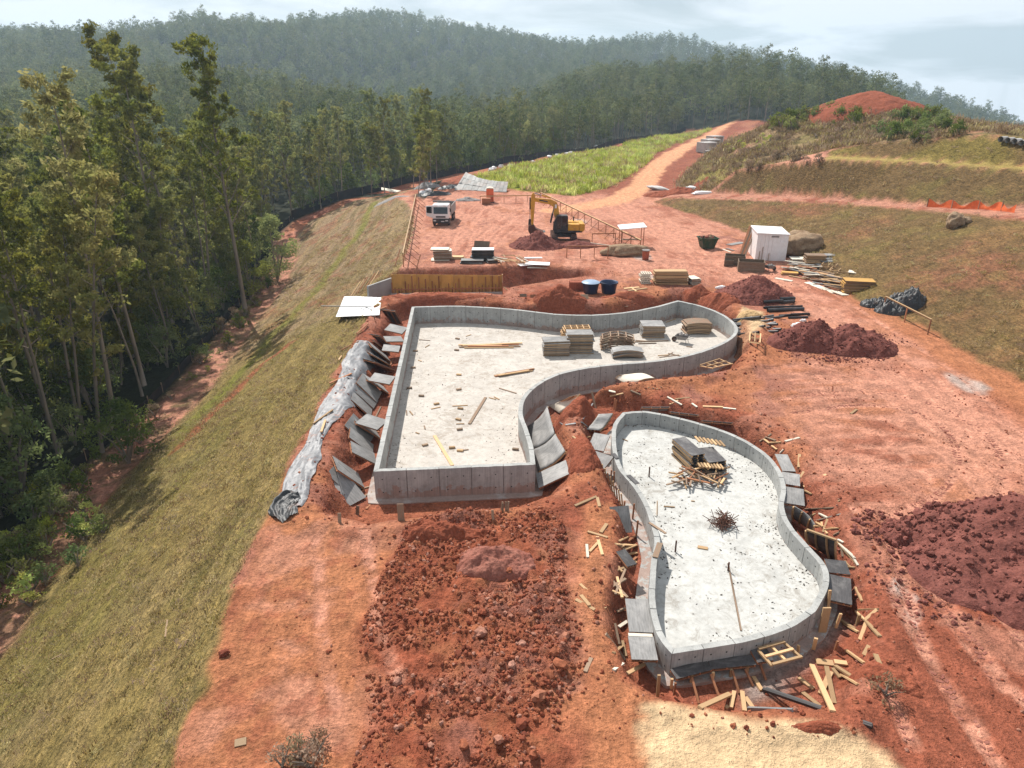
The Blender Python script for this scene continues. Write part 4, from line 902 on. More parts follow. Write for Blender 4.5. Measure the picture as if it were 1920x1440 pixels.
def curved_panel(zf, base, topp, zb, zt, face, label, sag=.35, seg=8, name='curved_formwork', group=None):
    """a panel bent to the pool's curve; base and topp are runs of picture points along its lower and upper edge"""
    b = [S(*zf(*p), zb) for p in base]; t = [S(*zf(*p), zt) for p in topp]
    bs = spline([tuple(p) for p in b], seg) if len(b) > 2 else [tuple(b[0].lerp(b[1], k / seg)) for k in range(seg + 1)]
    ts = spline([tuple(p) for p in t], seg) if len(t) > 2 else [tuple(t[0].lerp(t[1], k / seg)) for k in range(seg + 1)]
    n = min(len(bs), len(ts)); bs = [Vector(p) for p in bs[:n]]; ts = [Vector(p) for p in ts[:n]]
    c = sum(bs + ts, Vector()) / (2 * n); e = empty(name, c, label=label, cat='panel', group=group)
    nrm = (ts[n // 2] - bs[n // 2]).cross(bs[-1] - bs[0]).normalized(); nrm = nrm if nrm.z > 0 else -nrm
    mb = MB(); vs_ = []
    rows = 5
    for i in range(n):
        for r in range(rows):
            p = bs[i].lerp(ts[i], r / (rows - 1)); p = p - nrm * sag * math.sin(math.pi * r / (rows - 1)) * .5; vs_ += [p - c + nrm * .02, p - c]
    fs = []
    I = lambda i, r, s_: (i * rows + r) * 2 + s_
    for i in range(n - 1):
        for r in range(rows - 1):
            fs.append((I(i, r, 0), I(i + 1, r, 0), I(i + 1, r + 1, 0), I(i, r + 1, 0))); fs.append((I(i, r, 1), I(i, r + 1, 1), I(i + 1, r + 1, 1), I(i + 1, r, 1)))
        fs.append((I(i, 0, 0), I(i, 0, 1), I(i + 1, 0, 1), I(i + 1, 0, 0))); fs.append((I(i, rows - 1, 0), I(i + 1, rows - 1, 0), I(i + 1, rows - 1, 1), I(i, rows - 1, 1)))
    for r in range(rows - 1):
        fs.append((I(0, r, 0), I(0, r + 1, 0), I(0, r + 1, 1), I(0, r, 1))); fs.append((I(n - 1, r, 0), I(n - 1, r, 1), I(n - 1, r + 1, 1), I(n - 1, r + 1, 0)))
    mb.add(vs_, fs); mb.build('sheet', M[face], e, True)
    for k in range(4):
        i = int(round(k * (n - 1) / 3)); mb = MB(); q_ = [bs[i].lerp(ts[i], r / 4) - nrm * (sag * math.sin(math.pi * r / 4) * .5 + .05) - c for r in range(5)]
        for a_, b_ in zip(q_[:-1], q_[1:]): mb.bar(a_, b_, .05, .08, nrm)
        mb.build('batten', M['timber'], e)
    return e
curved_panel(ZA, [(108, 440), (140, 600)], [(245, 302), (296, 490)], -1.25, -.05, 'ply_grey', 'upper grey curved panel leaning against the red bank inside the pool\'s bend', .3)
curved_panel(ZA, [(142, 604), (182, 752)], [(300, 494), (370, 612)], -1.25, -.05, 'ply_grey', 'lower dark curved panel leaning against the red bank inside the pool\'s bend', .3)
panel(*pq(ZA, ((185, 880), (170, 768), (402, 765), (375, 684)), -1.1, -.35), 'ply_grey', 'formwork_board', 'flat panel lying beyond the large pool\'s near right corner', 'panel', None)
curved_panel(ZA, [(255, 300), (330, 350)], [(400, 235), (470, 215)], -1.25, -.3, 'ply_pale', 'pale curved board lying in the trench inside the pool\'s bend', .1)
curved_panel(ZA, [(718, 108), (780, 138), (850, 142)], [(760, 88), (900, 74), (990, 108)], -.35, -.1, 'ply_pale', 'pale arched formwork panel lying on the bank between the two pools', -.25)
drop(ZA, [(870, 110, 945, 175), (905, 112, 978, 182), (938, 110, 1005, 185), (970, 108, 1032, 172), (858, 125, 868, 198)], .10, .05, ('timber_old', 'timber'), 'formwork_rib', 'loose rib beside the pale arched panel between the pools', 'timber', 'ribs beside the pale arched panel')
# round the small pool
for q, zb, zt, face, lab in (
    (((875, 342), (1085, 362), (905, 290), (1088, 330)), -.75, -.15, 'ply_grey', 'first grey panel laid behind the small pool\'s far wall, next to its corner'),
    (((1090, 367), (1290, 402), (1092, 340), (1292, 368)), -.75, -.25, 'ply_grey', 'second grey panel behind the small pool\'s far wall'),
    (((1310, 407), (1508, 470), (1325, 384), (1520, 440)), -.75, -.2, 'ply_grey', 'third and longest-lit grey panel behind the small pool\'s far wall')):
    B, T, w = pq(ZA, q, zb, zt); panel(B, T, min(w, 2.4), face, 'formwork_board', lab, 'panel', 'panels behind the small pool')
curved_panel(ZA, [(505, 462), (608, 470)], [(600, 357), (698, 352)], -.55, -.15, 'ply_grey', 'bent grey panel beside the small pool\'s far left corner', .35)
panel(*pq(ZA, ((515, 603), (640, 612), (572, 494), (676, 502)), -.35, -.1), 'ply_grey', 'formwork_board', 'flat grey panel on the left rim of the small pool, below the bent one', 'panel', None)
panel(*pq(ZA, ((525, 680), (612, 750), (592, 600), (680, 668)), -.35, -.1), 'ply_dark', 'formwork_board', 'darker panel turned askew on the left rim of the small pool', 'panel', None)
panel(*pq(ZA, ((715, 1155), (815, 1205), (690, 960), (790, 1030)), -.75, .1), 'ply_grey', 'formwork_board', 'panel propped on its long edge in the trench left of the small pool', 'panel', None)
panel(*pq(ZB, ((185, 342), (272, 292), (102, 256), (205, 202)), -.2, -.02), 'ply_dark', 'formwork_board', 'dark panel jutting over the earth left of the small pool', 'panel', None)
panel(*pq(ZB, ((360, 262), (412, 242), (290, 168), (350, 162)), -.12, 0.02), 'ply_dark', 'formwork_board', 'dark narrow panel on the timber lattice left of the small pool', 'panel', None)
drop(ZB, [(205, 205, 340, 135), (240, 245, 330, 205), (270, 290, 410, 245), (245, 180, 330, 290), (270, 340, 360, 440), (300, 320, 330, 440), (350, 270, 290, 420), (270, 400, 350, 430), (265, 380, 350, 330)], .09, .06, ('timber', 'timber_old'), 'lattice_timber', 'timber of the broken lattice in the trench left of the small pool', 'timber', 'lattice timbers left of the small pool', level=-.3)
panel(*pq(ZB, ((372, 640), (508, 642), (345, 447), (480, 450)), -.28, -.22), 'ply_grey', 'formwork_board', 'upper of two grey panels laid flat along the small pool\'s left wall', 'panel', 'panels laid flat along the small pool')
panel(*pq(ZB, ((382, 800), (540, 802), (366, 662), (508, 664)), -.33, -.28), 'ply_grey', 'formwork_board', 'lower of two grey panels laid flat along the small pool\'s left wall', 'panel', 'panels laid flat along the small pool')
beam(S(*ZB(366, 650), -.24), S(*ZB(506, 656), -.24), .14, .03, 'ply_pale', 'cover_strip'); tag(bpy.context.scene.collection.objects[-1], 'pale strip across the joint of the flat panels beside the small pool', 'timber')
panel(*pq(ZB, ((640, 905), (860, 865), (602, 848), (820, 808)), -.62, -.60), 'ply_dark', 'formwork_board', 'left dark panel of the ledge before the small pool\'s front wall', 'panel', 'ledge panels in front of the small pool')
panel(*pq(ZB, ((862, 864), (1096, 820), (822, 807), (1078, 764)), -.62, -.60), 'ply_dark', 'formwork_board', 'right dark panel of the ledge before the small pool\'s front wall', 'panel', 'ledge panels in front of the small pool')
panel(*pq(ZB, ((1110, 808), (1215, 812), (1058, 712), (1150, 706)), -.55, -.45), 'ply_dark', 'formwork_board', 'dark panel under the open timber frame at the small pool', 'panel', None)
def grid_frame(zf, q, z, nx_, ny_, label, mat='timber', w=.09, h=.07, tilt=0.0):
    a, b, c, d = [S(*zf(*p), z + (tilt if i > 1 else 0)) for i, p in enumerate(q)]; ce = (a + b + c + d) / 4
    e = empty('timber_grid', ce, label=label, cat='frame')
    for k in range(nx_ + 1): t = k / nx_; beam(a.lerp(b, t), d.lerp(c, t), w, h, mat, 'rail', e)
    for k in range(ny_ + 1): t = k / ny_; beam(a.lerp(d, t) + Vector((0, 0, h)), b.lerp(c, t) + Vector((0, 0, h)), w, h * .8, mat, 'rail', e)
    return e
grid_frame(ZB, ((1120, 742), (1272, 700), (1372, 786), (1200, 832)), -.34, 2, 2, 'new open timber grid frame lying at the small pool\'s front right')
grid_frame(ZF, ((470, 1018), (605, 975), (688, 1008), (560, 1035)), -.3, 3, 2, 'open timber frame lying beside the large pool\'s round end', w=.07)
grid_frame(ZF, ((800, 858), (805, 798), (875, 808), (870, 868)), .05, 2, 2, 'upright pale timber frame by the end of the pipes', tilt=.75, w=.08)
for q, zb, zt, lab in ((((1542, 318), (1640, 282), (1510, 202), (1620, 240)), -.2, -.15, 'upper flat panel on the right rim of the small pool\'s near end'), (((1545, 482), (1645, 452), (1540, 326), (1642, 306)), -.3, -.22, 'lower flat panel on the right rim of the small pool\'s near end')):
    panel(*pq(ZB, q, zb, zt), 'ply_dark', 'formwork_board', lab, 'panel', 'panels on the right rim of the small pool')
for q, zb, zt, lab in ((((250, 615), (335, 602), (200, 492), (275, 490)), -.2, -.12, 'upper grey panel on the right rim of the small pool\'s waist'), (((250, 710), (360, 695), (250, 622), (360, 620)), -.2, -.12, 'middle grey panel on the right rim of the small pool\'s waist'), (((262, 842), (386, 832), (252, 732), (384, 712)), -.2, -.12, 'lower grey panel on the right rim of the small pool\'s waist')):
    panel(*pq(ZC, q, zb, zt), 'ply_grey', 'formwork_board', lab, 'panel', 'panels on the right rim of the small pool')
curved_panel(ZC, [(325, 935), (400, 985), (470, 1040)], [(330, 845), (420, 905), (475, 975)], -.95, .1, 'ply_grey', 'narrow curved panel standing at the right of the small pool\'s waist', .1)
curved_panel(ZC, [(430, 1110), (540, 1180), (630, 1240)], [(415, 1010), (520, 1035), (622, 1085)], -1.0, .15, 'ply_dark', 'dark curved panel standing on edge at the right of the small pool', .1)
beam(S(*ZC(415, 1008), .2), S(*ZC(618, 1080), .2), .1, .07, 'timber', 'top_rail'); tag(scene.collection.objects[-1], 'pale timber rail along the dark curved panel right of the small pool', 'timber')
# standing boards and stakes in the cut round the small pool
for (x0, y0), (x1, y1), z0, z1, w in (((1490, 640), (1500, 480), -1.0, .15, .28), ((1525, 500), (1525, 415), -.6, .2, .1), ((1350, 765), (1352, 710), -1.0, -.55, .09), ((1440, 735), (1445, 655), -1.0, -.4, .12), ((1570, 610), (1580, 545), -1.0, -.35, .1), ((1700, 385), (1700, 322), -.9, -.3, .06), ((535, 1010), (535, 900), -1.0, -.1, .1), ((630, 1000), (630, 930), -1.0, -.5, .06), ((1690, 610), (1705, 540), -.9, -.3, .12), ((1565, 740), (1570, 690), -1, -.6, .07)):
    b = S(*ZB(x0, y0), z0); t = Vector((b.x + rnd.gauss(0, .04), b.y + rnd.gauss(0, .04), z1)); o = beam(b, t, w, .06, 'timber' if w > .08 else 'timber_red', 'stake'); tag(o, 'timber stake standing in the cut round the small pool\'s near end', 'stake', 'stakes round the near end of the small pool')
for x0, y0, x1, y1 in ((735, 900, 775, 1050), (845, 880, 890, 1005), (970, 860, 1010, 990), (1045, 850, 1090, 950), (1130, 820, 1165, 915)):
    o = beam(S(*ZB(x0, y0), -.68), S(*ZB(x1, y1), -1.05), .07, .05, 'timber_red', 'prop'); tag(o, 'slanting prop under the dark ledge in front of the small pool', 'prop', 'props under the ledge of the small pool')
for x, y in ((620, 905), (735, 885), (860, 868), (965, 850), (1060, 832)):
    b = S(*ZB(x, y), -.65); o = beam((b.x, b.y, -1.15), (b.x, b.y, -.66), .09, .07, 'timber', 'post'); tag(o, 'short post carrying the dark ledge in front of the small pool', 'post', 'posts under the ledge of the small pool')
# loose timbers by cluster
T2 = ('timber', 'timber', 'timber', 'ply_pale', 'timber_old')
drop(ZB, [(130, 55, 245, 90), (240, 10, 205, 60), (185, 85, 215, 190), (188, 120, 140, 172), (124, 130, 130, 205), (85, 360, 235, 500), (90, 425, 140, 485), (60, 450, 170, 510), (150, 790, 115, 870)], .12, .05, T2, 'timber_offcut', 'pale offcut on the orange earth left of the small pool\'s trench', 'timber', 'offcuts left of the small pool')
drop(ZA, [(435, 995, 585, 930), (590, 938, 606, 1000)], .12, .05, 'timber', 'timber_offcut', 'pale offcut on the orange earth right of the large pool\'s near corner', 'timber', 'offcuts near the large pool\'s corner')
drop(ZB, [(335, 820, 280, 860), (235, 650, 345, 800), (285, 590, 310, 710), (330, 690, 350, 780), (360, 880, 470, 820), (300, 520, 380, 490), (310, 610, 370, 570), (280, 760, 330, 720)], .11, .05, T2, 'timber_offcut', 'timber thrown into the trench at the small pool\'s near left', 'timber', 'timbers in the left trench of the small pool')
drop(ZB, [(780, 1080, 955, 1000), (980, 985, 960, 1080), (1025, 985, 1040, 1100), (1045, 1020, 1090, 1085), (1090, 900, 1140, 980), (930, 1070, 945, 1085)], .14, .07, 'timber', 'timber_offcut', 'pale timber on the cut between the small pool and the sand', 'timber', 'timbers between the small pool and the sand')
drop(ZB, [(1430, 830, 1552, 1100, .17), (1515, 840, 1560, 1055, .15), (1455, 810, 1555, 822, .24), (1560, 812, 1635, 822, .2), (1540, 870, 1480, 1000, .17), (1355, 905, 1440, 970, .15), (1375, 990, 1475, 1070, .14), (1565, 835, 1665, 900, .14), (1600, 885, 1700, 945, .1), (1550, 850, 1595, 905, .12), (1630, 745, 1735, 820, .1), (1765, 720, 1735, 775, .16), (1800, 770, 1825, 830, .15), (1745, 590, 1710, 685, .14), (1745, 575, 1825, 665, .13), (1700, 510, 1815, 506, .1), (1810, 510, 1740, 570, .13), (1690, 520, 1740, 570, .12), (1685, 380, 1722, 460, .1), (1620, 590, 1700, 640, .1), (1580, 560, 1680, 620, .1)], .13, .06, 'timber', 'timber_offcut', 'pale offcut scattered on the red earth right of the small pool\'s near end', 'timber', 'offcuts right of the small pool\'s near end')
drop(ZB, [(1145, 980, 1780, 1200, .10), (1165, 975, 1780, 1188, .06)], .1, .09, 'black_metal', 'steel_channel', 'long dark channel lying across the cut to the sand', 'beam', 'dark channels by the sand', lift=.04)
drop(ZB, [(1060, 1085, 1320, 1096, .1)], .1, .09, 'steel', 'steel_channel', 'short grey channel lying along the edge of the sand', 'beam', None)
drop(ZC, [(90, 400, 170, 350), (150, 410, 235, 405), (175, 430, 210, 455), (230, 480, 255, 455), (265, 400, 365, 375), (365, 490, 360, 580), (120, 385, 160, 415), (395, 610, 370, 650), (130, 370, 200, 395)], .12, .05, T2, 'timber_offcut', 'offcut on the bank right of the small pool\'s far end', 'timber', 'offcuts right of the small pool\'s far end')
drop(ZC, [(390, 715, 550, 630), (400, 870, 600, 860), (440, 920, 645, 810), (490, 945, 640, 905, .2), (470, 985, 600, 1000), (520, 960, 560, 1040), (540, 1010, 640, 1000), (560, 940, 530, 1030), (600, 1050, 640, 1030), (480, 960, 530, 990), (620, 1090, 770, 1260), (640, 1110, 750, 1210), (680, 1230, 725, 1275), (630, 1080, 670, 1100), (655, 1130, 665, 1200), (400, 740, 450, 765), (500, 900, 560, 930), (700, 1270, 750, 1275), (735, 1195, 770, 1260), (720, 210, 760, 180)], .11, .05, T2, 'timber_offcut', 'offcut in the jumble along the right side of the small pool', 'timber', 'jumbled timber right of the small pool')
drop(ZA, [(1075, 240, 1175, 295), (1130, 255, 1230, 245), (1090, 290, 1150, 265), (1245, 285, 1280, 310), (1320, 305, 1460, 310), (1460, 315, 1550, 325), (820, 195, 890, 225), (680, 235, 770, 215), (670, 195, 715, 205, .3)], .11, .05, T2, 'timber_offcut', 'offcut on the red bank behind the small pool', 'timber', 'offcuts behind the small pool')
drop(ZA, [(300, 435, 500, 450), (330, 420, 520, 560), (300, 460, 500, 470), (420, 520, 510, 590), (490, 400, 560, 290), (480, 420, 530, 460), (400, 560, 540, 520), (450, 430, 520, 440), (370, 440, 440, 430)], .09, .05, ('timber_old', 'timber_red', 'timber', 'steel'), 'timber_offcut', 'timber in the pile between the two pools', 'timber', 'timber pile between the two pools', lift=.05)
o = beam(S(*ZA(590, 365), -1.0), S(*ZA(548, 225), .05) + Vector((0, -.2, .3)), .14, .05, 'timber_old', 'plank'); tag(o, 'plank leaning on the trench bank behind the small pool', 'plank')
# lattice of ribs standing along the left trench
for k in range(9):
    t = k / 8; x = 600 + 150 * t; y = 770 + 240 * t; b = S(*ZA(x + 20, y + 20), -1.0); o = beam(b, (b.x - .15, b.y, -.05), .06, .05, 'timber' if k % 3 else 'timber_red', 'stake'); tag(o, 'stake of the formwork left standing in the trench left of the small pool', 'stake', 'stakes in the left trench of the small pool')
curved_panel(ZA, [(640, 850), (700, 960), (760, 1010)], [(585, 760), (660, 900), (690, 960)], -.95, -.1, 'ply_pale', 'pale curved strip lining the trench left of the small pool', .05)
for x, y in ((300, 590), (420, 535), (600, 1240), (770, 1060), (835, 1080), (860, 1200), (700, 850), (680, 840), (715, 340), (705, 330)):
    b = S(*ZA(x, y), -.95); o = beam(b, (b.x + .03, b.y + .05, -.2), .07, .06, 'timber_red', 'stake'); tag(o, 'dark reddish stake along the trench between the pools', 'stake', 'stakes along the trench between the pools')
drop(ZA, [(720, 1260, 850, 1270), (800, 1240, 870, 1190), (770, 1300, 860, 1265), (800, 1330, 865, 1320), (820, 1360, 860, 1390), (740, 1240, 800, 1210), (800, 1400, 860, 1350)], .11, .05, ('timber', 'timber_red'), 'timber_offcut', 'timber wedged across the trench beside the propped panel', 'timber', 'timbers wedged in the trench')
# boards laid on the small pool's wall and floor
drop(ZA, [(950, 1110, 1065, 1185, .12), (990, 1350, 1025, 1250, .22)], .12, .03, 'timber_old', 'board', 'old board lying over the small pool\'s left wall', 'board', 'boards on the small pool wall', level=.02)
drop(ZA, [(805, 780, 870, 840, .22), (700, 630, 730, 665, .2)], .2, .02, 'ply_dark', 'board', 'thin dark board on top of the small pool\'s left wall', 'board', 'dark boards on the small pool wall', level=.02)
drop(ZA, [(1050, 997, 1127, 1003, .05), (1285, 1278, 1355, 1290, .18), (1240, 960, 1265, 962, .04), (765, 530, 800, 545, .05), (1005, 960, 1003, 1060, .03)], .1, .04, 'timber', 'timber_offcut', 'stray stick lying on the small pool\'s floor', 'timber', 'sticks on the small pool floor', level=SM_FLOOR)
drop(ZB, [(945, 240, 1020, 630, .06), (955, 300, 1022, 628, .035)], .05, .03, 'timber_old', 'lath', 'long thin lath lying on the small pool\'s floor', 'lath', 'laths on the small pool floor', level=SM_FLOOR)
for x, y, h in ((948, 790, .55), (1130, 1310, .55), (1495, 1440, .4)):
    b = S(*ZA(x, y), SM_FLOOR); e = empty('drain_stub', b, label='short upright drain stub on the small pool\'s floor', cat='pipe', group='drain stubs on the small pool floor'); mb = MB(); mb.tube([(0, 0, 0), (0, 0, h)], .035, 8); mb.build('pipe', M['rust'], e)
# large pool's floor
drop(ZD, [(1285, 645, 1190, 800, .16)], .16, .06, 'timber_old', 'plank', 'plank lying aslant in the middle of the large pool\'s floor', 'plank', None, level=BIG_FLOOR)
drop(ZD, [(985, 870, 1090, 1045, .18)], .16, .06, 'timber', 'plank', 'plank lying near the large pool\'s front wall', 'plank', None, level=BIG_FLOOR)
drop(ZD, [(1090, 695, 1180, 690), (965, 712, 1020, 700), (1112, 800, 1160, 798), (1120, 958, 1185, 950), (1365, 590, 1465, 620), (1305, 645, 1345, 655), (1335, 640, 1365, 657), (930, 350, 955, 335), (895, 305, 960, 310), (1170, 285, 1200, 275), (890, 425, 910, 432), (875, 850, 895, 857), (925, 810, 930, 830), (820, 720, 823, 748), (840, 725, 858, 748)], .07, .04, ('timber', 'timber_old'), 'timber_offcut', 'small stick lying on the large pool\'s floor', 'timber', 'sticks on the large pool floor', level=BIG_FLOOR)
for x, y in ((1128, 598), (1137, 710), (1125, 775), (1133, 833), (1135, 958), (1088, 940), (908, 636), (997, 683), (1120, 300), (1115, 367), (1128, 512), (930, 925), (1460, 950), (873, 372), (860, 470), (838, 590)):
    p = S(*ZD(x, y), BIG_FLOOR); mb = MB(); mb.box((0, 0, .05), (.34, .16, .1), rnd.uniform(-.5, .5)); o = mb.build('timber_block', M['timber_old'] if rnd.random() < .6 else M['timber'], loc=p, bevel=.008); tag(o, 'small timber block lying on the large pool\'s floor', 'block', 'timber blocks on the large pool floor')
for grp, seg, nm in (('long timbers in the bundle at the large pool\'s far left', [(1130, 350, 1490, 345), (1140, 340, 1480, 335), (1160, 355, 1450, 352), (1150, 345, 1500, 330), (1180, 350, 1420, 348), (1125, 342, 1380, 346)], 'long timber in the bundle on the large pool\'s far left floor'), ('long timbers in the bundle by the pool\'s bend', [(1340, 522, 1565, 480), (1335, 518, 1560, 488), (1350, 515, 1570, 476), (1360, 522, 1540, 492), (1400, 510, 1565, 484)], 'long timber in the bundle near the large pool\'s bend')):
    for k, s_ in enumerate(seg): drop(ZD, [s_], .12, .07, ('timber_old', 'timber', 'timber_red'), 'long_timber', nm, 'timber', grp, level=BIG_FLOOR, lift=.07 * (k // 3))
drop(ZF, [(245, 728, 310, 705), (190, 950, 260, 945), (200, 962, 330, 945), (260, 935, 370, 960), (230, 960, 290, 930), (395, 940, 430, 950), (380, 890, 420, 895)], .08, .04, ('timber', 'timber_old'), 'timber_offcut', 'sticks lying at the round end of the large pool\'s floor', 'timber', 'sticks at the round end of the large pool', level=BIG_FLOOR)
drop(ZF, [(0, 720, 370, 640, .5), (0, 728, 350, 668, .1)], .4, .05, 'ply_grey', 'long_board', 'long grey board lying along the large pool\'s far right wall', 'board', 'long boards along the far right wall', level=BIG_FLOOR)
drop(ZE, [(1600, 1000, 1900, 940, .35)], .4, .05, 'ply_grey', 'long_board', 'long grey board lying along the large pool\'s far wall', 'board', None, level=BIG_FLOOR)

# ------------------------------------------------------------------ stacks: every panel of a stack is a thing
def stack_mesh(L, W, face, frame, arch=0.0, open_=False):
    mb = MB(); n = 8 if arch else 1; me = None
    def zz(x): return arch * (1 - (2 * x / L) ** 2)
    xs = [-L / 2 + L * k / n for k in range(n + 1)]
    if not open_:
        for a, b in zip(xs[:-1], xs[1:]): mb.bar((a, 0, zz(a) + .105), (b + .002, 0, zz(b) + .105), W, .02)
    nf = len(mb.f); ys = (-W / 2 + .04, 0, W / 2 - .04)
    for y in ys:
        for a, b in zip(xs[:-1], xs[1:]): mb.bar((a, y, zz(a) + .05), (b + .001, y, zz(b) + .05), .06, .085)
    for k in range(5):
        x = -L / 2 + .04 + (L - .08) * k / 4
        if open_: mb.box((x, 0, zz(x) + .105), (.08, W, .03))
    me = mb.mesh('stacked_panel', M[face]); me.materials.append(M[frame])
    for i, p in enumerate(me.polygons): p.material_index = 0 if i < nf else 1
    return me
def stack(u, v, lvl, n, L, W, yaw, face, label, frame='timber', arch=0.0, open_=False, name='formwork_board', dz=.125, jit=.05, cat='panel', group=None):
    p = S(u, v, lvl) if lvl is not None else G(u, v)
    me = stack_mesh(L, W, face, frame, arch, open_)
    for k in range(n):
        o = link(name, me, None, (p.x + rnd.gauss(0, jit), p.y + rnd.gauss(0, jit), p.z + k * dz), (0, 0, math.radians(yaw) + rnd.gauss(0, .04)))
        od = 'top' if k == n - 1 else ('lowest', 'second-lowest', 'third-lowest', 'fourth-lowest', 'fifth-lowest', 'sixth-lowest', 'seventh-lowest', 'eighth-lowest', 'ninth-lowest', 'tenth-lowest', 'eleventh-lowest')[k]
        tag(o, od + ' ' + label, cat, group or ('stack: ' + label)[:70])
BF = BIG_FLOOR
stack(1042, 663, BF, 9, 1.9, 1.15, 2, 'ply_grey', 'panel in the left of the two tall stacks on the large pool\'s floor', frame='timber_mid')
stack(1086, 658, BF, 12, 1.9, 1.15, 0, 'ply_grey', 'panel in the right and taller of two stacks on the large pool\'s floor', frame='timber_mid')
stack(1077, 632, BF, 7, 2.0, 1.0, 4, 'timber_old', 'open frame in the stack behind the two tall stacks on the pool floor', open_=True)
stack(1156, 652, BF, 7, 2.4, 1.2, -2, 'timber_old', 'arched open frame in the curved stack on the large pool\'s floor', arch=.28, open_=True, frame='timber_old')
stack(1176, 668, BF, 4, 2.2, 1.0, 2, 'ply_grey', 'arched panel in the low stack against the pool\'s inner bend', arch=.16, frame='timber_old')
stack(1222, 628, BF, 8, 1.75, 1.5, 0, 'ply_grey', 'panel in the square grey-topped stack towards the pool\'s round end', frame='timber_mid')
stack(1305, 622, BF, 7, 2.0, 1.3, 4, 'timber_old', 'panel in the brown stack at the pool\'s round end', arch=.10, frame='timber_mid')
drop(ZF, [(30, 860, 260, 852), (60, 872, 180, 868), (40, 850, 130, 856)], .1, .06, ('timber', 'timber_old'), 'thin_timber', 'thin timber in the row beside the arched stack on the pool floor', 'timber', 'slats beside the arched stack', level=BF)
# far pad
stack(830, 487, 0, 9, 1.9, 1.3, 3, 'ply_pale', 'board in the pale-topped stack left of the dark stack', dz=.14, jit=.12, frame='timber_old')
stack(906, 488, 0, 9, 2.3, 1.3, 0, 'ply_dark', 'panel in the dark white-edged stack on the far pad', dz=.13, frame='black_metal')
link('pale_sheet', cube('white'), None, S(906, 488, 0) + Vector((0, 0, 1.21)), (0, 0, .0), (2.3, 1.25, .03)); tag(scene.collection.objects[-1], 'white sheet on top of the dark stack on the far pad', 'sheet')
stack(885, 493, 0, 3, 2.3, 1.0, 0, 'ply_grey', 'panel in the low stack before the dark stack', frame='black_metal')
stack(922, 492, 0, 3, 1.0, 1.0, 10, 'ply_grey', 'short panel in the low stack right of the dark stack', frame='black_metal')
stack(858, 484, 0, 2, 1.2, .8, 0, 'timber', 'loose board between the two stacks on the far pad', jit=.15)
panel(S(902, 488, 0) + Vector((0, .95, .75)), S(902, 488, 0) + Vector((.1, 1.35, 1.75)), 1.7, 'timber_old', 'leaning_board', 'brown board propped behind the dark stack', 'board', None)
for k in range(26):
    a = G(rnd.uniform(932, 985), rnd.uniform(487, 497)); yaw = rnd.gauss(-.9, .35); L = rnd.uniform(1.1, 1.9); d = Vector((math.cos(yaw), math.sin(yaw), rnd.gauss(0, .05))) * L
    o = beam(a + Vector((0, 0, .06 + .022 * k)) - d / 2, a + Vector((0, 0, .06 + .022 * k)) + d / 2, .09, .05, rnd.choice(('timber', 'ply_pale', 'timber')), 'pale_stick'); tag(o, 'stick in the fan-shaped heap of pale timber on the far pad', 'timber', 'fan-shaped heap of sticks')
for (u, v, L, W, yaw, lab) in ((1000, 484, 1.9, .5, 8, 'narrow pale sheet right of the heap of sticks'), (1008, 495, 2.5, 1.3, -6, 'large white sheet lying right of the heap of sticks'), (1012, 503, 2.6, .5, 0, 'cream plank lying nearest on the far pad'), (985, 497, 1.4, .9, 20, 'pale sheet under the large white sheet')):
    o = link('sheet', cube('ply_pale' if 'plank' in lab else 'white'), None, G(u, v) + Vector((0, 0, .05 + .02 * (L > 2.4))), (0.01, .02, math.radians(yaw)), (L, W, .03)); o.name = 'pale_sheet'; tag(o, lab, 'sheet', 'pale sheets on the far pad')
stack(1256, 532, 0, 12, 3.0, .9, 0, 'timber', 'plank layer in the lumber stack beyond the pool\'s round end', dz=.105, frame='timber', jit=.07, name='lumber_layer', cat='lumber')
stack(1208, 530, 0, 6, .9, .9, 4, 'ply_pale', 'pallet in the pale stack left of the lumber stack', open_=True, frame='ply_pale', name='pallet', cat='pallet', dz=.17)
stack(1300, 532, 0, 5, .9, 1.2, 12, 'ply_pale', 'pale board in the stack right of the lumber stack', dz=.13, frame='timber_old')
drop(ZE, [(1650, 775, 1760, 765, .3), (1680, 790, 1815, 772, .3), (1700, 765, 1740, 795, .15)], .3, .06, 'timber', 'board', 'board lying behind the large pool\'s far wall', 'board', 'boards behind the far wall')
# behind the far wall
for q, q2, zb, zt, face, lab, w in (((1185, 925), (1198, 815), -.9, .5, 'ply_dark', 'taller black panel leaning behind the large pool\'s far wall', 1.2), ((1110, 925), (1105, 840), -.9, .2, 'ply_dark', 'shorter black panel leaning behind the large pool\'s far wall', 1.1), ((1385, 930), (1400, 890), -.6, -.1, 'ply_grey', 'grey panel lying low behind the large pool\'s far wall', 1.6), ((1375, 890), (1330, 830), -.4, .3, 'timber_old', 'brown frame leaning behind the far wall by the water tanks', .7), ((1745, 885), (1745, 815), -.7, .2, 'ply_yellow', 'yellow plywood sheet leaning behind the large pool\'s far wall', .85), ((935, 910), (925, 840), -.8, .2, 'timber_old', 'narrow brown frame leaning behind the far wall', .6), ((1010, 915), (1010, 830), -.8, .2, 'timber_red', 'pair of timber frames leaning behind the far wall', .8), ((1600, 905), (1590, 880), -.4, -.2, 'timber_old', 'flat frame lying behind the far wall by the yellow sheet', 1.9)):
    p0 = S(*ZE(*q), zb); panel(p0, p0 + Vector((rnd.gauss(0, .12), .8 if zt > -.05 else 1.0, zt - zb)), w, face, 'leaning_formwork', lab, 'panel', 'panels behind the far wall of the large pool')
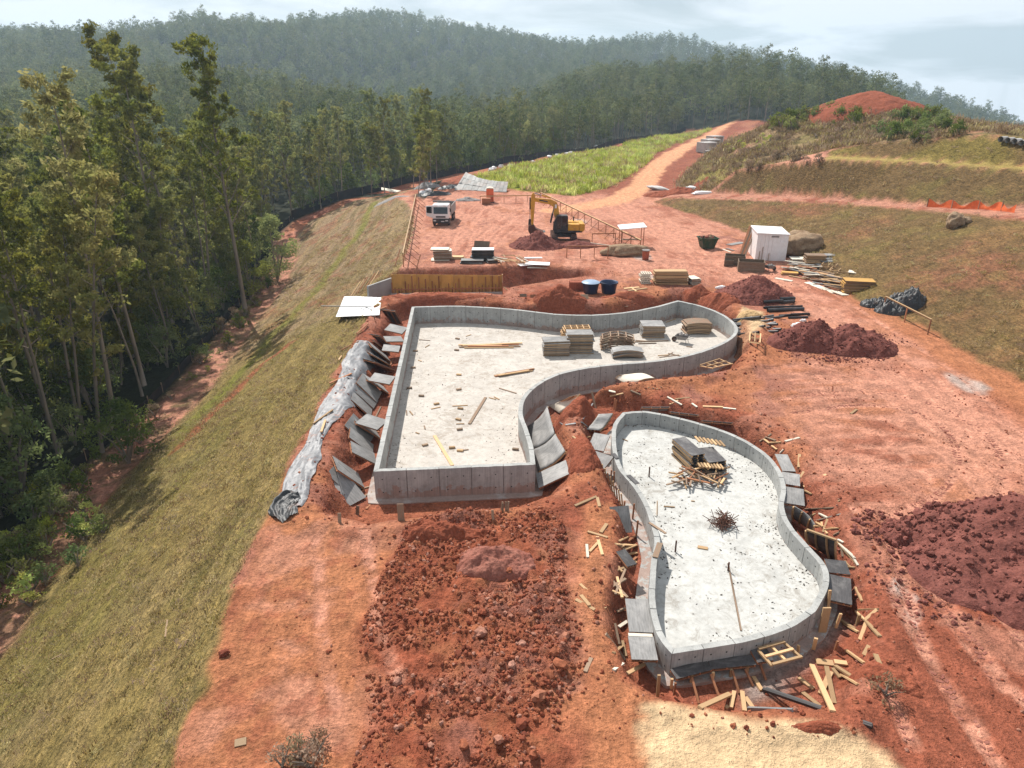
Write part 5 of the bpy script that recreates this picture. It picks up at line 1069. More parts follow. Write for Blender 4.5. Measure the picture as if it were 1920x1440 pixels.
# ------------------------------------------------------------------ heaps of earth, boulders
def soil_mat(name, c1, c2):
    m, n, l, b = new_mat(name); g = n.new('ShaderNodeNewGeometry'); o = g.outputs['Position']
    f1 = nz(n, l, o, 1.6, 4, .65); f2 = nz(n, l, o, 8, 4, .7)
    c = ramp(n, l, f1, [(.3, c1), (.7, c2)]); c = mixrgb(n, l, 1.0, c, ramp(n, l, f2, [(.3, .68), (.7, 1.3)]), 'MULTIPLY')
    l.new(c, b.inputs['Base Color']); b.inputs['Roughness'].default_value = .95; b.inputs['Specular IOR Level'].default_value = .1
    bump(n, l, b, math2(n, l, 'ADD', f1, math2(n, l, 'MULTIPLY', f2, .6)), .9, .12); return m
M['soil_purple'] = soil_mat('purple_red_soil', (.135, .046, .037), (.215, .080, .062))
M['soil_red'] = soil_mat('red_soil', (.20, .058, .032), (.29, .09, .05))
M['soil_orange'] = soil_mat('orange_soil', (.30, .10, .045), (.36, .135, .06))
M['soil_pinkish'] = soil_mat('pinkish_soil', (.235, .085, .062), (.30, .13, .095))
M['sand_heap'] = soil_mat('heaped_sand', (.46, .30, .15), (.55, .37, .19))
M['boulder'] = soil_mat('boulder_stone', (.20, .125, .075), (.36, .26, .17))
def heap(c, rx, ry, h, mat, label, seed=1, rz=0.0, rough=.3, res=90, name='soil_heap', cat='heap', peaks=None, sharp=1.3, group=None):
    """an uneven heap sunk a little into the ground"""
    c = Vector(c); e_ = np.linspace(-1.15, 1.15, res); X, Y = np.meshgrid(e_, e_); r = np.hypot(X, Y)
    wr = r + (fbm(X + seed * 3.1, Y, 1.3, 4, seed + 60) - .5) * .5
    Z = np.clip(1 - wr, 0, 1) ** (1 / sharp) * 1.0
    if peaks:
        Z = np.zeros_like(X)
        for px_, py_, pr, ph in peaks: Z = np.maximum(Z, ph * np.clip(1 - (np.hypot(X - px_, Y - py_) / pr + (fbm(X + seed, Y, 1.5, 4, seed + 60) - .5) * .5), 0, 1) ** (1 / sharp))
    n1 = fbm(X * rx, Y * ry, 1.2, 5, seed + 61, .6) - .5; n2 = fbm(X * rx, Y * ry, 2.6, 5, seed + 62, .75) - .5
    Z = Z * h + (n1 * rough * 1.6 + n2 * rough * .9) * np.clip(Z * 4, 0, 1) * min(1.2, h)
    Z = Z - .12 * (1 - np.clip(Z * 6, 0, 1)) - .05
    cs, sn = math.cos(rz), math.sin(rz); WXh = c.x + (X * rx) * cs - (Y * ry) * sn; WYh = c.y + (X * rx) * sn + (Y * ry) * cs
    gzv = np.vectorize(gz)(WXh, WYh); vs_ = np.stack([WXh - c.x, WYh - c.y, gzv + Z - c.z], -1).reshape(-1, 3)
    idx = np.arange(res * res).reshape(res, res); q = np.stack([idx[:-1, :-1], idx[:-1, 1:], idx[1:, 1:], idx[1:, :-1]], -1).reshape(-1, 4)
    keep = (Z.reshape(-1)[q] > -.14).any(1); mb = MB(); mb.v = [tuple(p) for p in vs_]; mb.f = [tuple(int(i) for i in f) for f, k in zip(q, keep) if k]
    o = link(name, mb.mesh(name, M[mat], True, fix=False), None, c); return tag(o, label, cat, group)
def boulder(c, size, label, seed, mat='boulder', rz=0.0, sink=.25, name='boulder', cat='boulder', group=None, sub=3, rough=.3):
    bm = bmesh.new(); bmesh.ops.create_icosphere(bm, subdivisions=sub, radius=1.0); off = Vector((seed * 3.7, seed * 1.3, 0))
    for v in bm.verts:
        d = v.co.normalized(); k = 1 + rough * mnoise.noise(d * 1.3 + off) + rough * .5 * mnoise.noise(d * 3.1 + off); k -= max(0, mnoise.noise(d * 2 - off)) * rough * .6; v.co = Vector((d.x * size[0], d.y * size[1], d.z * size[2])) * k * .5
    me = bpy.data.meshes.new(name); bm.to_mesh(me); bm.free(); me.materials.append(M[mat])
    if sub > 2: me.polygons.foreach_set('use_smooth', [True] * len(me.polygons))
    o = link(name, me, None, Vector(c) + Vector((0, 0, size[2] * (.5 - sink))), (rnd.gauss(0, .1), rnd.gauss(0, .1), rz)); return tag(o, label, cat, group)
heap(G(1008, 462), 3.6, 2.6, 1.7, 'soil_purple', 'purple-red soil heap under the excavator\'s bucket', 1, sharp=1.0)
heap(G(1078, 462), 2.8, 1.3, .8, 'soil_purple', 'low dark soil heap under the excavator\'s tracks', 2)
heap(G(1412, 556), 3.8, 2.6, 2.0, 'soil_purple', 'purple soil heap behind the large pool\'s round end', 3, sharp=.95)
heap(G(1345, 568), 2.6, 1.5, .8, 'soil_red', 'low red heap by the bags behind the pool\'s round end', 4)
heap(G(1310, 548), 1.6, 1.0, .7, 'soil_red', 'small red heap beside the lumber stack', 5)
heap(G(1565, 648), 4.2, 2.7, 1.9, 'soil_purple', 'broad purple soil heap beside the dark pipes', 6, peaks=[(-.35, .1, .75, 1.0), (.25, -.05, .85, .92)], rough=.3)
heap(G(1050, 562), 2.6, 1.5, 1.3, 'soil_red', 'red soil heap behind the large pool\'s far wall', 7)
heap(G(830, 556), 6.5, .8, .32, 'soil_red', 'long low ridge of soil in front of the yellow formwork', 8, rough=.3)
heap(G(1180, 556), 3.0, .9, .45, 'soil_red', 'low ridge of soil behind the far wall below the water tanks', 9, rough=.3)
big_c = G(1935, 1085); heap(big_c, 4.6, 4.6, 2.7, 'soil_purple', 'largest purple soil heap at the right edge of the site', 10, res=120, peaks=[(.05, .35, .75, 1.0), (.1, -.25, .7, .75), (-.45, .05, .5, .35)], rough=.22)
heap(G(1700, 1005), 1.5, 1.1, .7, 'soil_purple', 'cloddy spur at the foot of the largest soil heap', 11, rough=.5)
heap(G(930, 1052), 1.7, 1.1, .75, 'soil_pinkish', 'small pinkish soil heap before the large pool\'s front wall', 12, rough=.3)
heap(G(830, 1000), 1.9, .7, .6, 'soil_red', 'dark cloddy ridge before the large pool\'s front wall', 13, rough=.5)
heap(G(1095, 765), 2.6, 1.3, .75, 'soil_red', 'red soil ridge between the two pools', 14, rz=.5, rough=.3)
heap(G(1095, 850), .9, 2.2, .7, 'soil_red', 'spine of red soil between the curved panels and the small pool', 15, rough=.35)
heap(G(1645, 1265), 1.4, .6, .4, 'soil_red', 'crumbled ridge along the crack at lower right', 16, rz=-.7, rough=.5)
heap(G(1530, 1362), 1.3, .3, .2, 'soil_red', 'crumbly soil on the far rim of the sand', 17, rough=.5)
heap((58, 122, gz(58, 122)), 11, 8, 3.2, 'soil_red', 'red earth mound crowning the grassed hill', 18, res=90, sharp=1.9, rough=.2)
heap(G(1402, 590), 1.5, .8, .45, 'sand_heap', 'heap of yellow sand behind the pool\'s round end', 19, name='sand_heap')
heap(G(1270, 362), 6, 2.5, .9, 'soil_red', 'red cut bank beside the haul road junction', 20, rough=.4)
for u, v, sz, lab, sd_, rz in ((1172, 478, (5.0, 2.2, 1.5), 'flat pale-topped boulder beside the shade shelter', 1, 0), (1500, 470, (4.6, 3.8, 2.9), 'large brown boulder behind the white shed', 2, .3), (1790, 424, (1.9, 1.5, 1.7), 'lone boulder standing on the grassed bank', 3, .4), (1808, 418, (1.2, 1.0, .8), 'small dark stone beside the lone boulder on the bank', 4, 0)):
    p = G(u, v); boulder(p, sz, lab, sd_, rz=rz, sub=4)

# ------------------------------------------------------------------ excavator
def excavator():
    e = empty('excavator', G(1056, 449), label='yellow crawler excavator with its black cab towards us, bucket on the soil heap', cat='excavator')
    for s_ in (-1, 1):                                  # crawler tracks run towards the camera, the house is slewed left
        x = s_ * 1.15; mb = MB(); prof = [(-1.45, .06), (1.45, .06), (1.78, .3), (1.78, .58), (1.5, .84), (-1.5, .84), (-1.78, .58), (-1.78, .3)]
        mb.prism(prof, 0, x - .3, x + .3); t = mb.build('track', M['black_metal'], e, bevel=.02)
        sh = MB(); L = 0; pts = prof + [prof[0]]
        for (y0, z0), (y1, z1) in zip(pts[:-1], pts[1:]):
            d = math.hypot(y1 - y0, z1 - z0); k = max(1, int(d / .19))
            for i in range(k):
                q = (i + .5) / k; sh.box((x, y0 + (y1 - y0) * q, z0 + (z1 - z0) * q), (.62, .1, .07), rot=Matrix.Rotation(math.atan2(z1 - z0, y1 - y0), 3, 'X'))
        tag(sh.build('track_shoes', M['rust'], t), kind='stuff')
        for yy in (-1.45, 1.45):
            w = MB(); w.tube([(x - .32, yy, .45), (x + .32, yy, .45)], .3, 14); w.build('sprocket', M['black_metal'], t)
    mb = MB(); mb.box((0, 0, .62), (1.8, 1.5, .4)); mb.tube([(0, 0, .8), (0, 0, 1.05)], .65, 16); mb.build('undercarriage', M['black_metal'], e)
    mb = MB(); mb.box((.45, 0, 1.15), (3.3, 2.4, .22)); mb.build('deck', M['black_metal'], e, bevel=.03)
    mb = MB(); mb.prism([(.3, 1.26), (1.75, 1.26), (1.75, 2.05), (.3, 2.12)], 1, .05, 1.18); mb.build('engine_cover', M['yellow'], e, bevel=.04)
    mb = MB(); mb.prism([(-1.0, 1.26), (.28, 1.26), (.28, 1.75), (-1.0, 1.6)], 1, .55, 1.18); mb.build('tank_box', M['yellow'], e, bevel=.03)
    mb = MB(); mb.prism([(1.76, 1.1), (2.25, 1.15), (2.42, 1.4), (2.42, 1.95), (2.3, 2.06), (1.76, 2.06)], 1, -1.2, 1.2); mb.build('counterweight', M['yellow'], e, bevel=.05)
    mb = MB(); mb.box((1.1, -.55, 1.62), (1.3, 1.2, .72)); mb.build('side_cover', M['yellow'], e, bevel=.03)
    mb = MB(); mb.tube([(1.2, .5, 2.1), (1.2, .5, 2.6)], .07, 8); mb.build('exhaust', M['black_metal'], e)
    cab = empty('cab', (0, 0, 0)); cab.parent = e
    mb = MB(); mb.prism([(-1.3, 1.26), (.42, 1.26), (.42, 2.9), (.3, 3.0), (-.85, 3.0), (-1.22, 2.1)], 1, -1.22, -.22); mb.build('cab_shell', M['black_metal'], cab, bevel=.04)
    for x0, x1, z0, z1 in ((-.28, .34, 1.9, 2.85), (-.85, -.36, 1.5, 2.85)):
        mb = MB(); mb.box(((x0 + x1) / 2, -1.228, (z0 + z1) / 2), (x1 - x0, .015, z1 - z0)); mb.build('window', M['glass'], cab)
    mb = MB(); mb.prism([(-1.32, 1.4), (-1.29, 2.1), (-.93, 2.9), (-.91, 2.9), (-1.25, 2.1), (-1.28, 1.4)], 1, -1.12, -.32); mb.build('windscreen', M['glass'], cab)
    def arm(name, poly, y0, y1, mat='yellow', par=e): mb = MB(); mb.prism(poly, 1, y0, y1); return mb.build(name, M[mat], par, bevel=.03)
    b = arm('boom', [(-.35, 1.35), (-.75, 1.3), (-1.25, 3.2), (-1.3, 3.85), (-1.7, 4.12), (-3.45, 4.45), (-3.55, 4.75), (-3.35, 4.86), (-1.5, 4.68), (-.85, 4.35), (-.65, 3.75)], -.12, .3)
    for y in (-.125, .302):
        mb = MB(); mb.add([(-2.95, y, 4.56), (-1.95, y, 4.36), (-1.92, y, 4.50), (-2.92, y, 4.70)], [(0, 1, 2, 3)]); mb.build('name_band', M['black_metal'], b)
    mb = MB(); mb.box((-.98, -.13, 3.9), (.2, .02, .42)); mb.build('sticker', M['white'], b)
    s_ = arm('dipper', [(-3.4, 5.15), (-3.62, 5.5), (-3.85, 5.2), (-3.95, 4.3), (-3.85, 1.75), (-3.6, 1.7), (-3.42, 4.3)], -.08, .26)
    for a, c_, r in (((-1.55, .42, 2.0), (-1.15, .42, 3.95), .08), ((-1.55, -.24, 2.0), (-1.15, -.24, 3.95), .08), ((-1.6, .09, 4.85), (-3.5, .09, 5.38), .09), ((-4.0, .09, 4.9), (-4.0, .09, 2.4), .08)):
        mb = MB(); a = Vector(a); c_ = Vector(c_); mb.tube([a, a.lerp(c_, .55)], r, 10); q = mb.build('ram', M['black_metal'] if r < .085 else M['yellow'], e); mb = MB(); mb.tube([a.lerp(c_, .5), c_], r * .55, 8); mb.build('ram_rod', M['steel'], q)
    mb = MB(); mb.bar((-4.0, .09, 2.4), (-4.05, .09, 1.7), .3, .12); mb.bar((-4.02, .09, 2.35), (-3.7, .09, 2.0), .26, .1); mb.build('linkage', M['black_metal'], e)
    k = arm('bucket', [(-4.15, 1.75), (-3.55, 1.75), (-3.3, 1.35), (-2.6, 1.05), (-2.35, .95), (-2.8, .78), (-3.4, .55), (-3.95, .65), (-4.2, 1.1)], -.5, .7, 'rust')
    for i in range(5):
        mb = MB(); y = -.42 + i * .26; mb.prism([(-2.45, .98), (-2.2, .96), (-2.15, .93), (-2.45, .88)], 1, y, y + .1); mb.build('tooth', M['steel'], k)
excavator()
# ------------------------------------------------------------------ truck
def truck():
    e = empty('dump_truck', G(827, 424), math.radians(-3), 'white tipper truck seen from the front with its left door standing open', 'truck')
    W = 2.1
    mb = MB(); mb.prism([(0, .95), (-.02, 1.5), (.12, 2.6), (.3, 2.75), (1.7, 2.75), (1.75, .95)], 0, -W / 2, W / 2); c = mb.build('cab', M['white'], e, bevel=.06)
    mb = MB(); mb.prism([(-.03, 1.58), (.065, 2.42), (.085, 2.42), (-.01, 1.58)], 0, -.92, .92); mb.build('windscreen', M['glass'], c)
    mb = MB(); mb.box((0, -.02, 1.2), (1.25, .05, .2)); mb.build('grille', M['black_metal'], c)
    for s_ in (-1, 1):
        mb = MB(); mb.box((s_ * .55, .03, 2.63), (.42, .1, .12)); mb.build('sun_visor', M['white'], c)
        mb = MB(); mb.box((s_ * .78, -.09, .72), (.34, .06, .16)); mb.build('headlight', M['drain'], e)
    mb = MB(); mb.prism([(-.1, .38), (-.1, .9), (.1, .93), (.5, .9), (.5, .4), (.1, .32)], 0, -1.08, 1.08); mb.build('bumper', M['black_metal'], e, bevel=.03)
    mb = MB(); mb.box((.25, -.11, .62), (.42, .02, .12)); mb.build('number_plate', M['drain'], e)
    mb = MB(); mb.box((0, 3.6, .75), (.9, 5.4, .25)); mb.build('chassis', M['black_metal'], e)
    b = empty('tipper_body', (0, 0, 0)); b.parent = e
    for args, nm in ((((0, 4.2, 1.15), (2.3, 4.6, .12)), 'floor'), (((-1.12, 4.2, 1.75), (.07, 4.6, 1.15)), 'side_board'), (((1.12, 4.2, 1.75), (.07, 4.6, 1.15)), 'side_board'), (((0, 1.93, 1.9), (2.3, .07, 1.6)), 'head_board'), (((0, 6.47, 1.7), (2.3, .07, 1.1)), 'tail_board')):
        mb = MB(); mb.box(*args); mb.build(nm, M['black_metal'] if nm == 'floor' else M['grey_slab'], b)
    mb = MB(); mb.box((0, 1.9, 2.88), (2.45, .5, .12)); mb.build('cab_guard', M['black_metal'], b)
    for s_, y in ((-1, .75), (1, .75), (-1, 4.6), (1, 4.6), (-1, 5.7), (1, 5.7)):
        mb = MB(); mb.tube([(s_ * .82, y, .48), (s_ * 1.1, y, .48)], .48, 18); w = mb.build('wheel', M['rubber'], e); mb = MB(); mb.tube([(s_ * 1.08, y, .48), (s_ * 1.12, y, .48)], .25, 12); mb.build('rim', M['steel'], w)
    # the open door swings out on the left of the picture
    d = empty('door', (-W / 2, .2, 0), math.radians(-16)); d.parent = e
    mb = MB(); mb.prism([(0, 1.0), (-.95, 1.25), (-.95, 2.5), (-.2, 2.6), (0, 2.6)], 1, -.04, .04); mb.build('door_shell', M['white'], d, bevel=.02)
    mb = MB(); mb.prism([(-.12, 1.62), (-.86, 1.62), (-.86, 2.42), (-.12, 2.46)], 1, -.05, .05); mb.build('window', M['glass'], d)
    for s_ in (-1, 1):
        mb = MB(); mb.box((s_ * 1.28, .05, 2.05), (.16, .1, .42)); mb.bar((s_ * 1.05, .15, 2.3), (s_ * 1.28, .05, 2.25), .03, .03); mb.build('mirror', M['black_metal'], e)
truck()
# ------------------------------------------------------------------ tanks, shed, skip, toilet, shelter, bin
def lathe(prof, n=28):
    mb = MB(); vs_ = [(r * math.cos(2 * math.pi * k / n), r * math.sin(2 * math.pi * k / n), z) for r, z in prof for k in range(n)]
    fs = [(i * n + k, i * n + (k + 1) % n, (i + 1) * n + (k + 1) % n, (i + 1) * n + k) for i in range(len(prof) - 1) for k in range(n)]
    mb.add(vs_, fs); return mb
t = empty('water_tank', G(1107, 549), label='dark blue round water tank with its pale lid on', cat='tank', group='round water tanks')
lathe([(.01, 0), (.6, 0), (.63, .3), (.65, .32), (.68, .62), (.70, .64), (.74, .92), (.79, .93), (.79, .97), (.72, .98)]).build('body', M['tank_blue'], t, True)
lathe([(.82, .955), (.80, .99), (.55, 1.09), (.2, 1.15), (.01, 1.16)]).build('lid', M['tank_lid'], t)
t = empty('water_tank', G(1141, 549), label='dark blue round water tank standing open without a lid', cat='tank', group='round water tanks')
lathe([(.01, 0), (.6, 0), (.63, .3), (.65, .32), (.68, .62), (.70, .64), (.75, .96), (.80, .97), (.80, 1.01), (.73, 1.0), (.66, .6), (.58, .06), (.01, .05)]).build('body', M['tank_blue'], t, True)
for x, y in ((.77, 0), (-.77, 0), (0, -.77)): mb = MB(); mb.box((x, y, .9), (.08, .08, .16)); mb.build('lug', M['tank_blue'], t)
b = empty('brick_pile', G(1080, 543), label='square pile of red bricks beside the lidded water tank', cat='bricks')
bm_ = MB(); bm_.box((0, 0, 0), (.19, .09, .075)); bme = bm_.mesh('brick', M['brick'])
for zz in range(9):
    for xx in range(6):
        for yy in (0, 5): 
            if rnd.random() < .96: link('brick', bme, b, (-.52 + xx * .205 + rnd.gauss(0, .006), -.25 + yy * .1, .04 + zz * .085), (0, 0, rnd.gauss(0, .04)))
mb = MB(); mb.box((0, 0, .37), (1.15, .42, .7)); mb.build('brick_core', M['brick'], b)
def white_shed():
    a = S(1415, 488, 0); c = S(1478, 490, 0); bk = S(1405, 473, 0)
    e = empty('site_shed', a, math.atan2(c.y - a.y, c.x - a.x), 'white box-shaped site shed standing by the brown boulder', 'shed')
    L, D, H = 3.1, 4.2, 2.75
    for i in range(8):
        mb = MB(); mb.box((L * (i + .5) / 8, .03, H / 2), (L / 8 - .012, .06, H)); mb.build('wall_sheet', M['white'], e)
        mb = MB(); mb.box((L * (i + .5) / 8, D - .03, H / 2), (L / 8 - .012, .06, H)); mb.build('wall_sheet', M['white'], e)
    for i in range(10):
        for x in (.03, L - .03): mb = MB(); mb.box((x, .07 + (D - .14) * (i + .5) / 10, H / 2), (.06, (D - .14) / 10 - .012, H)); mb.build('wall_sheet', M['white'], e)
    mb = MB(); mb.prism([(-.08, H + .0), (L + .08, H + .0), (L + .08, H + .06), (-.08, H + .14)], 1, -.08, D + .08); mb.build('roof', M['white'], e)
    mb = MB(); mb.box((1.75, -.012, H - .22), (.75, .03, .16)); mb.build('vent', M['gravel_grey'], e)
    for x, h in ((.35, 1.0), (.62, 1.45), (1.3, .8)): mb = MB(); mb.bar((x, -.2, .02), (x + .05, -.03, h), .06, .05); mb.build('leaning_lath', M['timber_old'], e)
    mb = MB(); mb.box((2.3, -.005, 1.0), (.85, .03, 1.95)); mb.build('door', M['white'], e)
    return e
shed = white_shed()
for k in range(4):
    a = S(1388 + k * 2, 476, 0) + Vector((0, -.2 * k, .05)); o = beam(a, a + Vector((1.15, 1.4 - .2 * k, 2.75)), .2, .05, 'timber_old' if k % 2 else 'timber_red', 'plank'); tag(o, 'long brown plank leaning on the white shed\'s left wall', 'plank', 'planks leaning on the shed')
def bin_box(u, v, L, W, H, yaw, label):
    e = empty('timber_bin', G(u, v), math.radians(yaw), label, 'bin', 'open brown timber bins')
    for c, s_ in (((0, -W / 2, H / 2), (L, .05, H)), ((0, W / 2, H / 2), (L, .05, H)), ((-L / 2 + .02, 0, H / 2), (.05, W - .06, H)), ((L / 2 - .02, 0, H / 2), (.05, W - .06, H))):
        for k in range(3): mb = MB(); mb.box((c[0], c[1], H * (k + .5) / 3), (s_[0], s_[1], H / 3 - .015)); mb.build('board', M['brown_board'], e)
    mb = MB(); mb.box((0, 0, .15), (L - .1, W - .1, .1)); mb.build('contents', M['gravel_grey'], e)
bin_box(1377, 495, 2.0, 1.3, .95, -16, 'rear of two open brown timber bins in front of the shed')
bin_box(1407, 508, 2.5, 1.5, 1.05, -14, 'front and larger open brown timber bin in front of the shed')
bin_box(1366, 497, .9, 1.0, .6, -16, 'low brown timber bin at the left of the larger ones')
def skip():
    e = empty('rubble_skip', G(1325, 466), math.radians(6), 'dark green skip full of rubble beside the haul road', 'skip')
    mb = MB(); mb.add([(-.62, -.6, .1), (.62, -.6, .1), (.62, .6, .1), (-.62, .6, .1), (-.95, -.8, 1.25), (.95, -.8, 1.25), (.95, .8, 1.25), (-.95, .8, 1.25)], [(0, 1, 2, 3), (0, 1, 5, 4), (1, 2, 6, 5), (2, 3, 7, 6), (3, 0, 4, 7)]); mb.build('body', M['green_paint'], e)
    mb = MB()
    for a, c in (((-.97, -.82, 1.25), (.97, -.82, 1.25)), ((.97, -.82, 1.25), (.97, .82, 1.25)), ((.97, .82, 1.25), (-.97, .82, 1.25)), ((-.97, .82, 1.25), (-.97, -.82, 1.25))): mb.bar(a, c, .1, .1)
    mb.build('lip', M['green_paint'], e)
    for x in (-.5, .5): mb = MB(); mb.bar((x, -.64, .15), (x * 1.35, -.84, 1.25), .08, .08); mb.build('strut', M['green_paint'], e)
    for s_ in (-1, 1): mb = MB(); mb.tube([(s_ * .9, -.3, 1.0), (s_ * 1.05, -.3, 1.0)], .07, 8); mb.build('lifting_lug', M['green_paint'], e)
    for k in range(14): q = boulder((0, 0, 0), (rnd.uniform(.25, .5),) * 3, None, k + 3, 'soil_pinkish' if k % 3 else 'boulder', sub=1, name='rubble', cat=None); q.parent = e; q.location = (rnd.uniform(-.7, .7), rnd.uniform(-.5, .5), 1.15 + rnd.uniform(-.05, .25))
skip()
def toilet():
    e = empty('portable_toilet', G(915, 381) + Vector((.3, 1.0, 0)), 0, 'orange portable toilet at the back of the pad', 'toilet')
    mb = MB(); mb.box((0, 0, 1.05), (1.12, 1.12, 2.1)); mb.build('cabin', M['orange'], e, bevel=.04); mb = MB(); mb.prism([(-.6, 2.1), (.6, 2.1), (.45, 2.26), (0, 2.32), (-.45, 2.26)], 1, -.6, .6); mb.build('roof', M['ply_pale'], e)
    mb = MB(); mb.box((0, -.57, 1.0), (.72, .03, 1.8)); mb.build('door', M['orange'], e); mb = MB(); mb.box((0, 0, .06), (1.3, 1.3, .12)); mb.build('skid', M['black_metal'], e)
toilet()
e = empty('site_crate', G(912, 383), label='brown crate standing in front of the orange toilet', cat='crate')
for k in range(4): mb = MB(); mb.box((0, -.5, .12 + k * .24), (1.35, .05, .22)); mb.build('board', M['timber_red'], e)
mb = MB(); mb.box((0, 0, .48), (1.3, .95, .92)); mb.build('body', M['timber_red'], e)
def shelter():
    e = empty('shade_shelter', G(1183, 461), math.radians(2), 'white-roofed shade shelter on thin timber posts beside the haul road', 'shelter')
    for x, y, h in ((-1.25, -.7, 2.0), (1.25, -.7, 2.2), (-1.25, .9, 2.1), (1.25, .9, 2.3)): beam(e.location + Vector((x, y, 0)), e.location + Vector((x, y, h)), .08, .08, 'timber_red', 'post', e)
    o = e.location; mb = MB(); mb.add([(-1.5, -.9, 2.0), (1.5, -.9, 2.24), (1.5, 1.1, 2.36), (-1.5, 1.1, 2.12), (-1.5, -.9, 2.08), (1.5, -.9, 2.32), (1.5, 1.1, 2.44), (-1.5, 1.1, 2.2)], [(3, 2, 1, 0), (4, 5, 6, 7), (0, 1, 5, 4), (1, 2, 6, 5), (2, 3, 7, 6), (3, 0, 4, 7)]); mb.build('roof', M['white'], e)
    beam(o + Vector((-1.2, 0, .75)), o + Vector((1.2, 0, .75)), .6, .05, 'timber_old', 'table_top', e)
shelter()
t = empty('litter_drum', G(1210, 487), label='brown drum bin with a grey rim beside the shelter', cat='bin'); lathe([(.01, 0), (.33, 0), (.36, .5), (.38, .98)], 18).build('drum', M['brick'], t, True); lathe([(.40, .95), (.42, 1.05), (.36, 1.07), (.01, 1.0)], 18).build('cap', M['gravel_grey'], t)

# ------------------------------------------------------------------ batter boards and rails
def rail(p0, p1, h, n, label, w=.14, mat='timber', post='timber_red', struts=0, strut_dir=None, sag=0.0, name='batter_rail'):
    e = empty(name, (p0 + p1) / 2, label=label, cat='rail'); e.location.z = min(p0.z, p1.z)
    beam(p0 + Vector((0, 0, h)), p1 + Vector((0, 0, h)), .05, w, mat, 'board', e) if mat != 'timber_flat' else None
    beam(p0 + Vector((0, 0, h + w * .55)), p1 + Vector((0, 0, h + w * .55)), .12, .03, mat, 'cap_board', e)
    for k in range(n):
        q = p0.lerp(p1, (k + .02) / max(1, n - 1 + .04)); q = Vector((q.x, q.y, gz(q.x, q.y))); beam(q - Vector((0, 0, .2)), q + Vector((0, 0, h)), .08, .08, post, 'post', e)
        if struts and strut_dir is not None: beam(q + Vector((0, 0, h * .85)), q + strut_dir + Vector((0, 0, .02)), .05, .05, post, 'strut', e)
    return e
rail(Vector((-11.0, 70.5, 0)), Vector((-14.9, 112, 0)), 1.35, 15, 'long pale rail with slanting struts along the embankment crest', struts=1, strut_dir=Vector((1.5, -.4, 0)))
rail(S(1200, 472, 0), S(1013, 376, 0), 1.25, 16, 'long rail running diagonally behind the excavator', struts=1, strut_dir=Vector((-1.1, -.3, 0)))
rail(S(900, 381, 0), S(1012, 379, 0), 1.05, 6, 'rail across the back of the far pad beside the toilet')
rail(S(1062, 484, 0), S(1140, 484, 0), 1.25, 4, 'low rail on bent posts in front of the soil cut', mat='timber_red', w=.1)
rail(S(1109, 458, 0), S(1154, 457, 0), 1.2, 2, 'short two-post rail below the shade shelter', mat='timber_red', w=.1)
rail(G(1655, 582), G(1740, 628), 1.15, 3, 'rail on three posts at the foot of the bank by the black tarpaulin', w=.1)
rail(G(1105, 459), G(1150, 465), .2, 2, 'pale board lying low below the shelter', w=.1, mat='ply_pale')
for u, v in ((778, 512), (740, 500)):
    p = G(u, v); o = beam(p, p + Vector((.5, 1.2, 1.6)), .08, .06, 'timber_red', 'strut'); tag(o, 'slanting strut at the near end of the crest rail', 'strut', 'struts at the end of the crest rail')
# ------------------------------------------------------------------ formwork of the retaining wall in the trench
def trench_form():
    a = SY(736, 545, 65.2); a.z = -1.75; b = SY(942, 545, 65.8); b.z = -1.75
    e = empty('wall_formwork', (a + b) / 2, label='yellow plywood wall formwork with reddish studs standing in the trench', cat='formwork')
    n = 9; H = 2.05
    for k in range(n):
        p = a.lerp(b, k / n); q = a.lerp(b, (k + .988) / n); h = H * (1 - .12 * k / n); m_ = (p + q) / 2
        beam(Vector((p.x, p.y, -1.75 + h / 2 + .25)), Vector((q.x, q.y, -1.75 + h / 2 + .25)), .025, h, 'ply_yellow', 'plywood_sheet', e)
    for k in range(34):
        p = a.lerp(b, k / 33) + Vector((0, -.42 if k % 2 else -.12, 0)); t_ = rnd.uniform(1.0, 1.5) if k % 2 else rnd.uniform(1.5, 2.25)
        if k % 2 == 0 and rnd.random() < .3: t_ = 1.0
        beam(p, p + Vector((0, 0, t_)), .09, .07, 'timber_red', 'stud', e)
    for z, y in ((.55, -.46), (.95, -.46)): beam(a + Vector((0, y, z)), b + Vector((0, y, z)), .05, .08, 'timber_red', 'waling', e)
    for k in range(22):
        p = a.lerp(b, (k + .3) / 22) + Vector((0, .35, 1.6)); beam(p, p + Vector((0, 0, rnd.uniform(.5, .95))), .05, .05, 'timber_red', 'stud', e)
    beam(b + Vector((0, -.15, 0)), b + Vector((0, -.15, 2.2)), .1, .2, 'timber', 'end_post', e)
    beam(b + Vector((.1, -.2, 1.0)), b + Vector((1.3, -.9, .1)), .1, .06, 'timber', 'brace', e)
    beam(a + Vector((-.1, -.62, .3)), b + Vector((0, -.62, .3)), .2, .6, 'grey_slab', 'concrete_kerb', e)
trench_form()
e = empty('concrete_return', S(712, 548, -1.2), label='grey concrete return wall at the trench\'s open end', cat='wall')
p = SY(690, 548, 62.5); q = SY(735, 540, 65.5); beam(Vector((p.x, p.y, -.6)), Vector((q.x, q.y, -.6)), .2, 1.5, 'grey_slab', 'cast_wall', e)
for k in range(6):
    p = G(655 + k * 7, 560 - k * 4); o = beam(p + Vector((0, 0, .02)), p + Vector((.9, 1.6, 1.35)), .07, .06, rnd.choice(('timber', 'timber_red')), 'raking_prop'); tag(o, 'raking prop on the crest at the trench\'s open end', 'prop', 'raking props at the trench end')
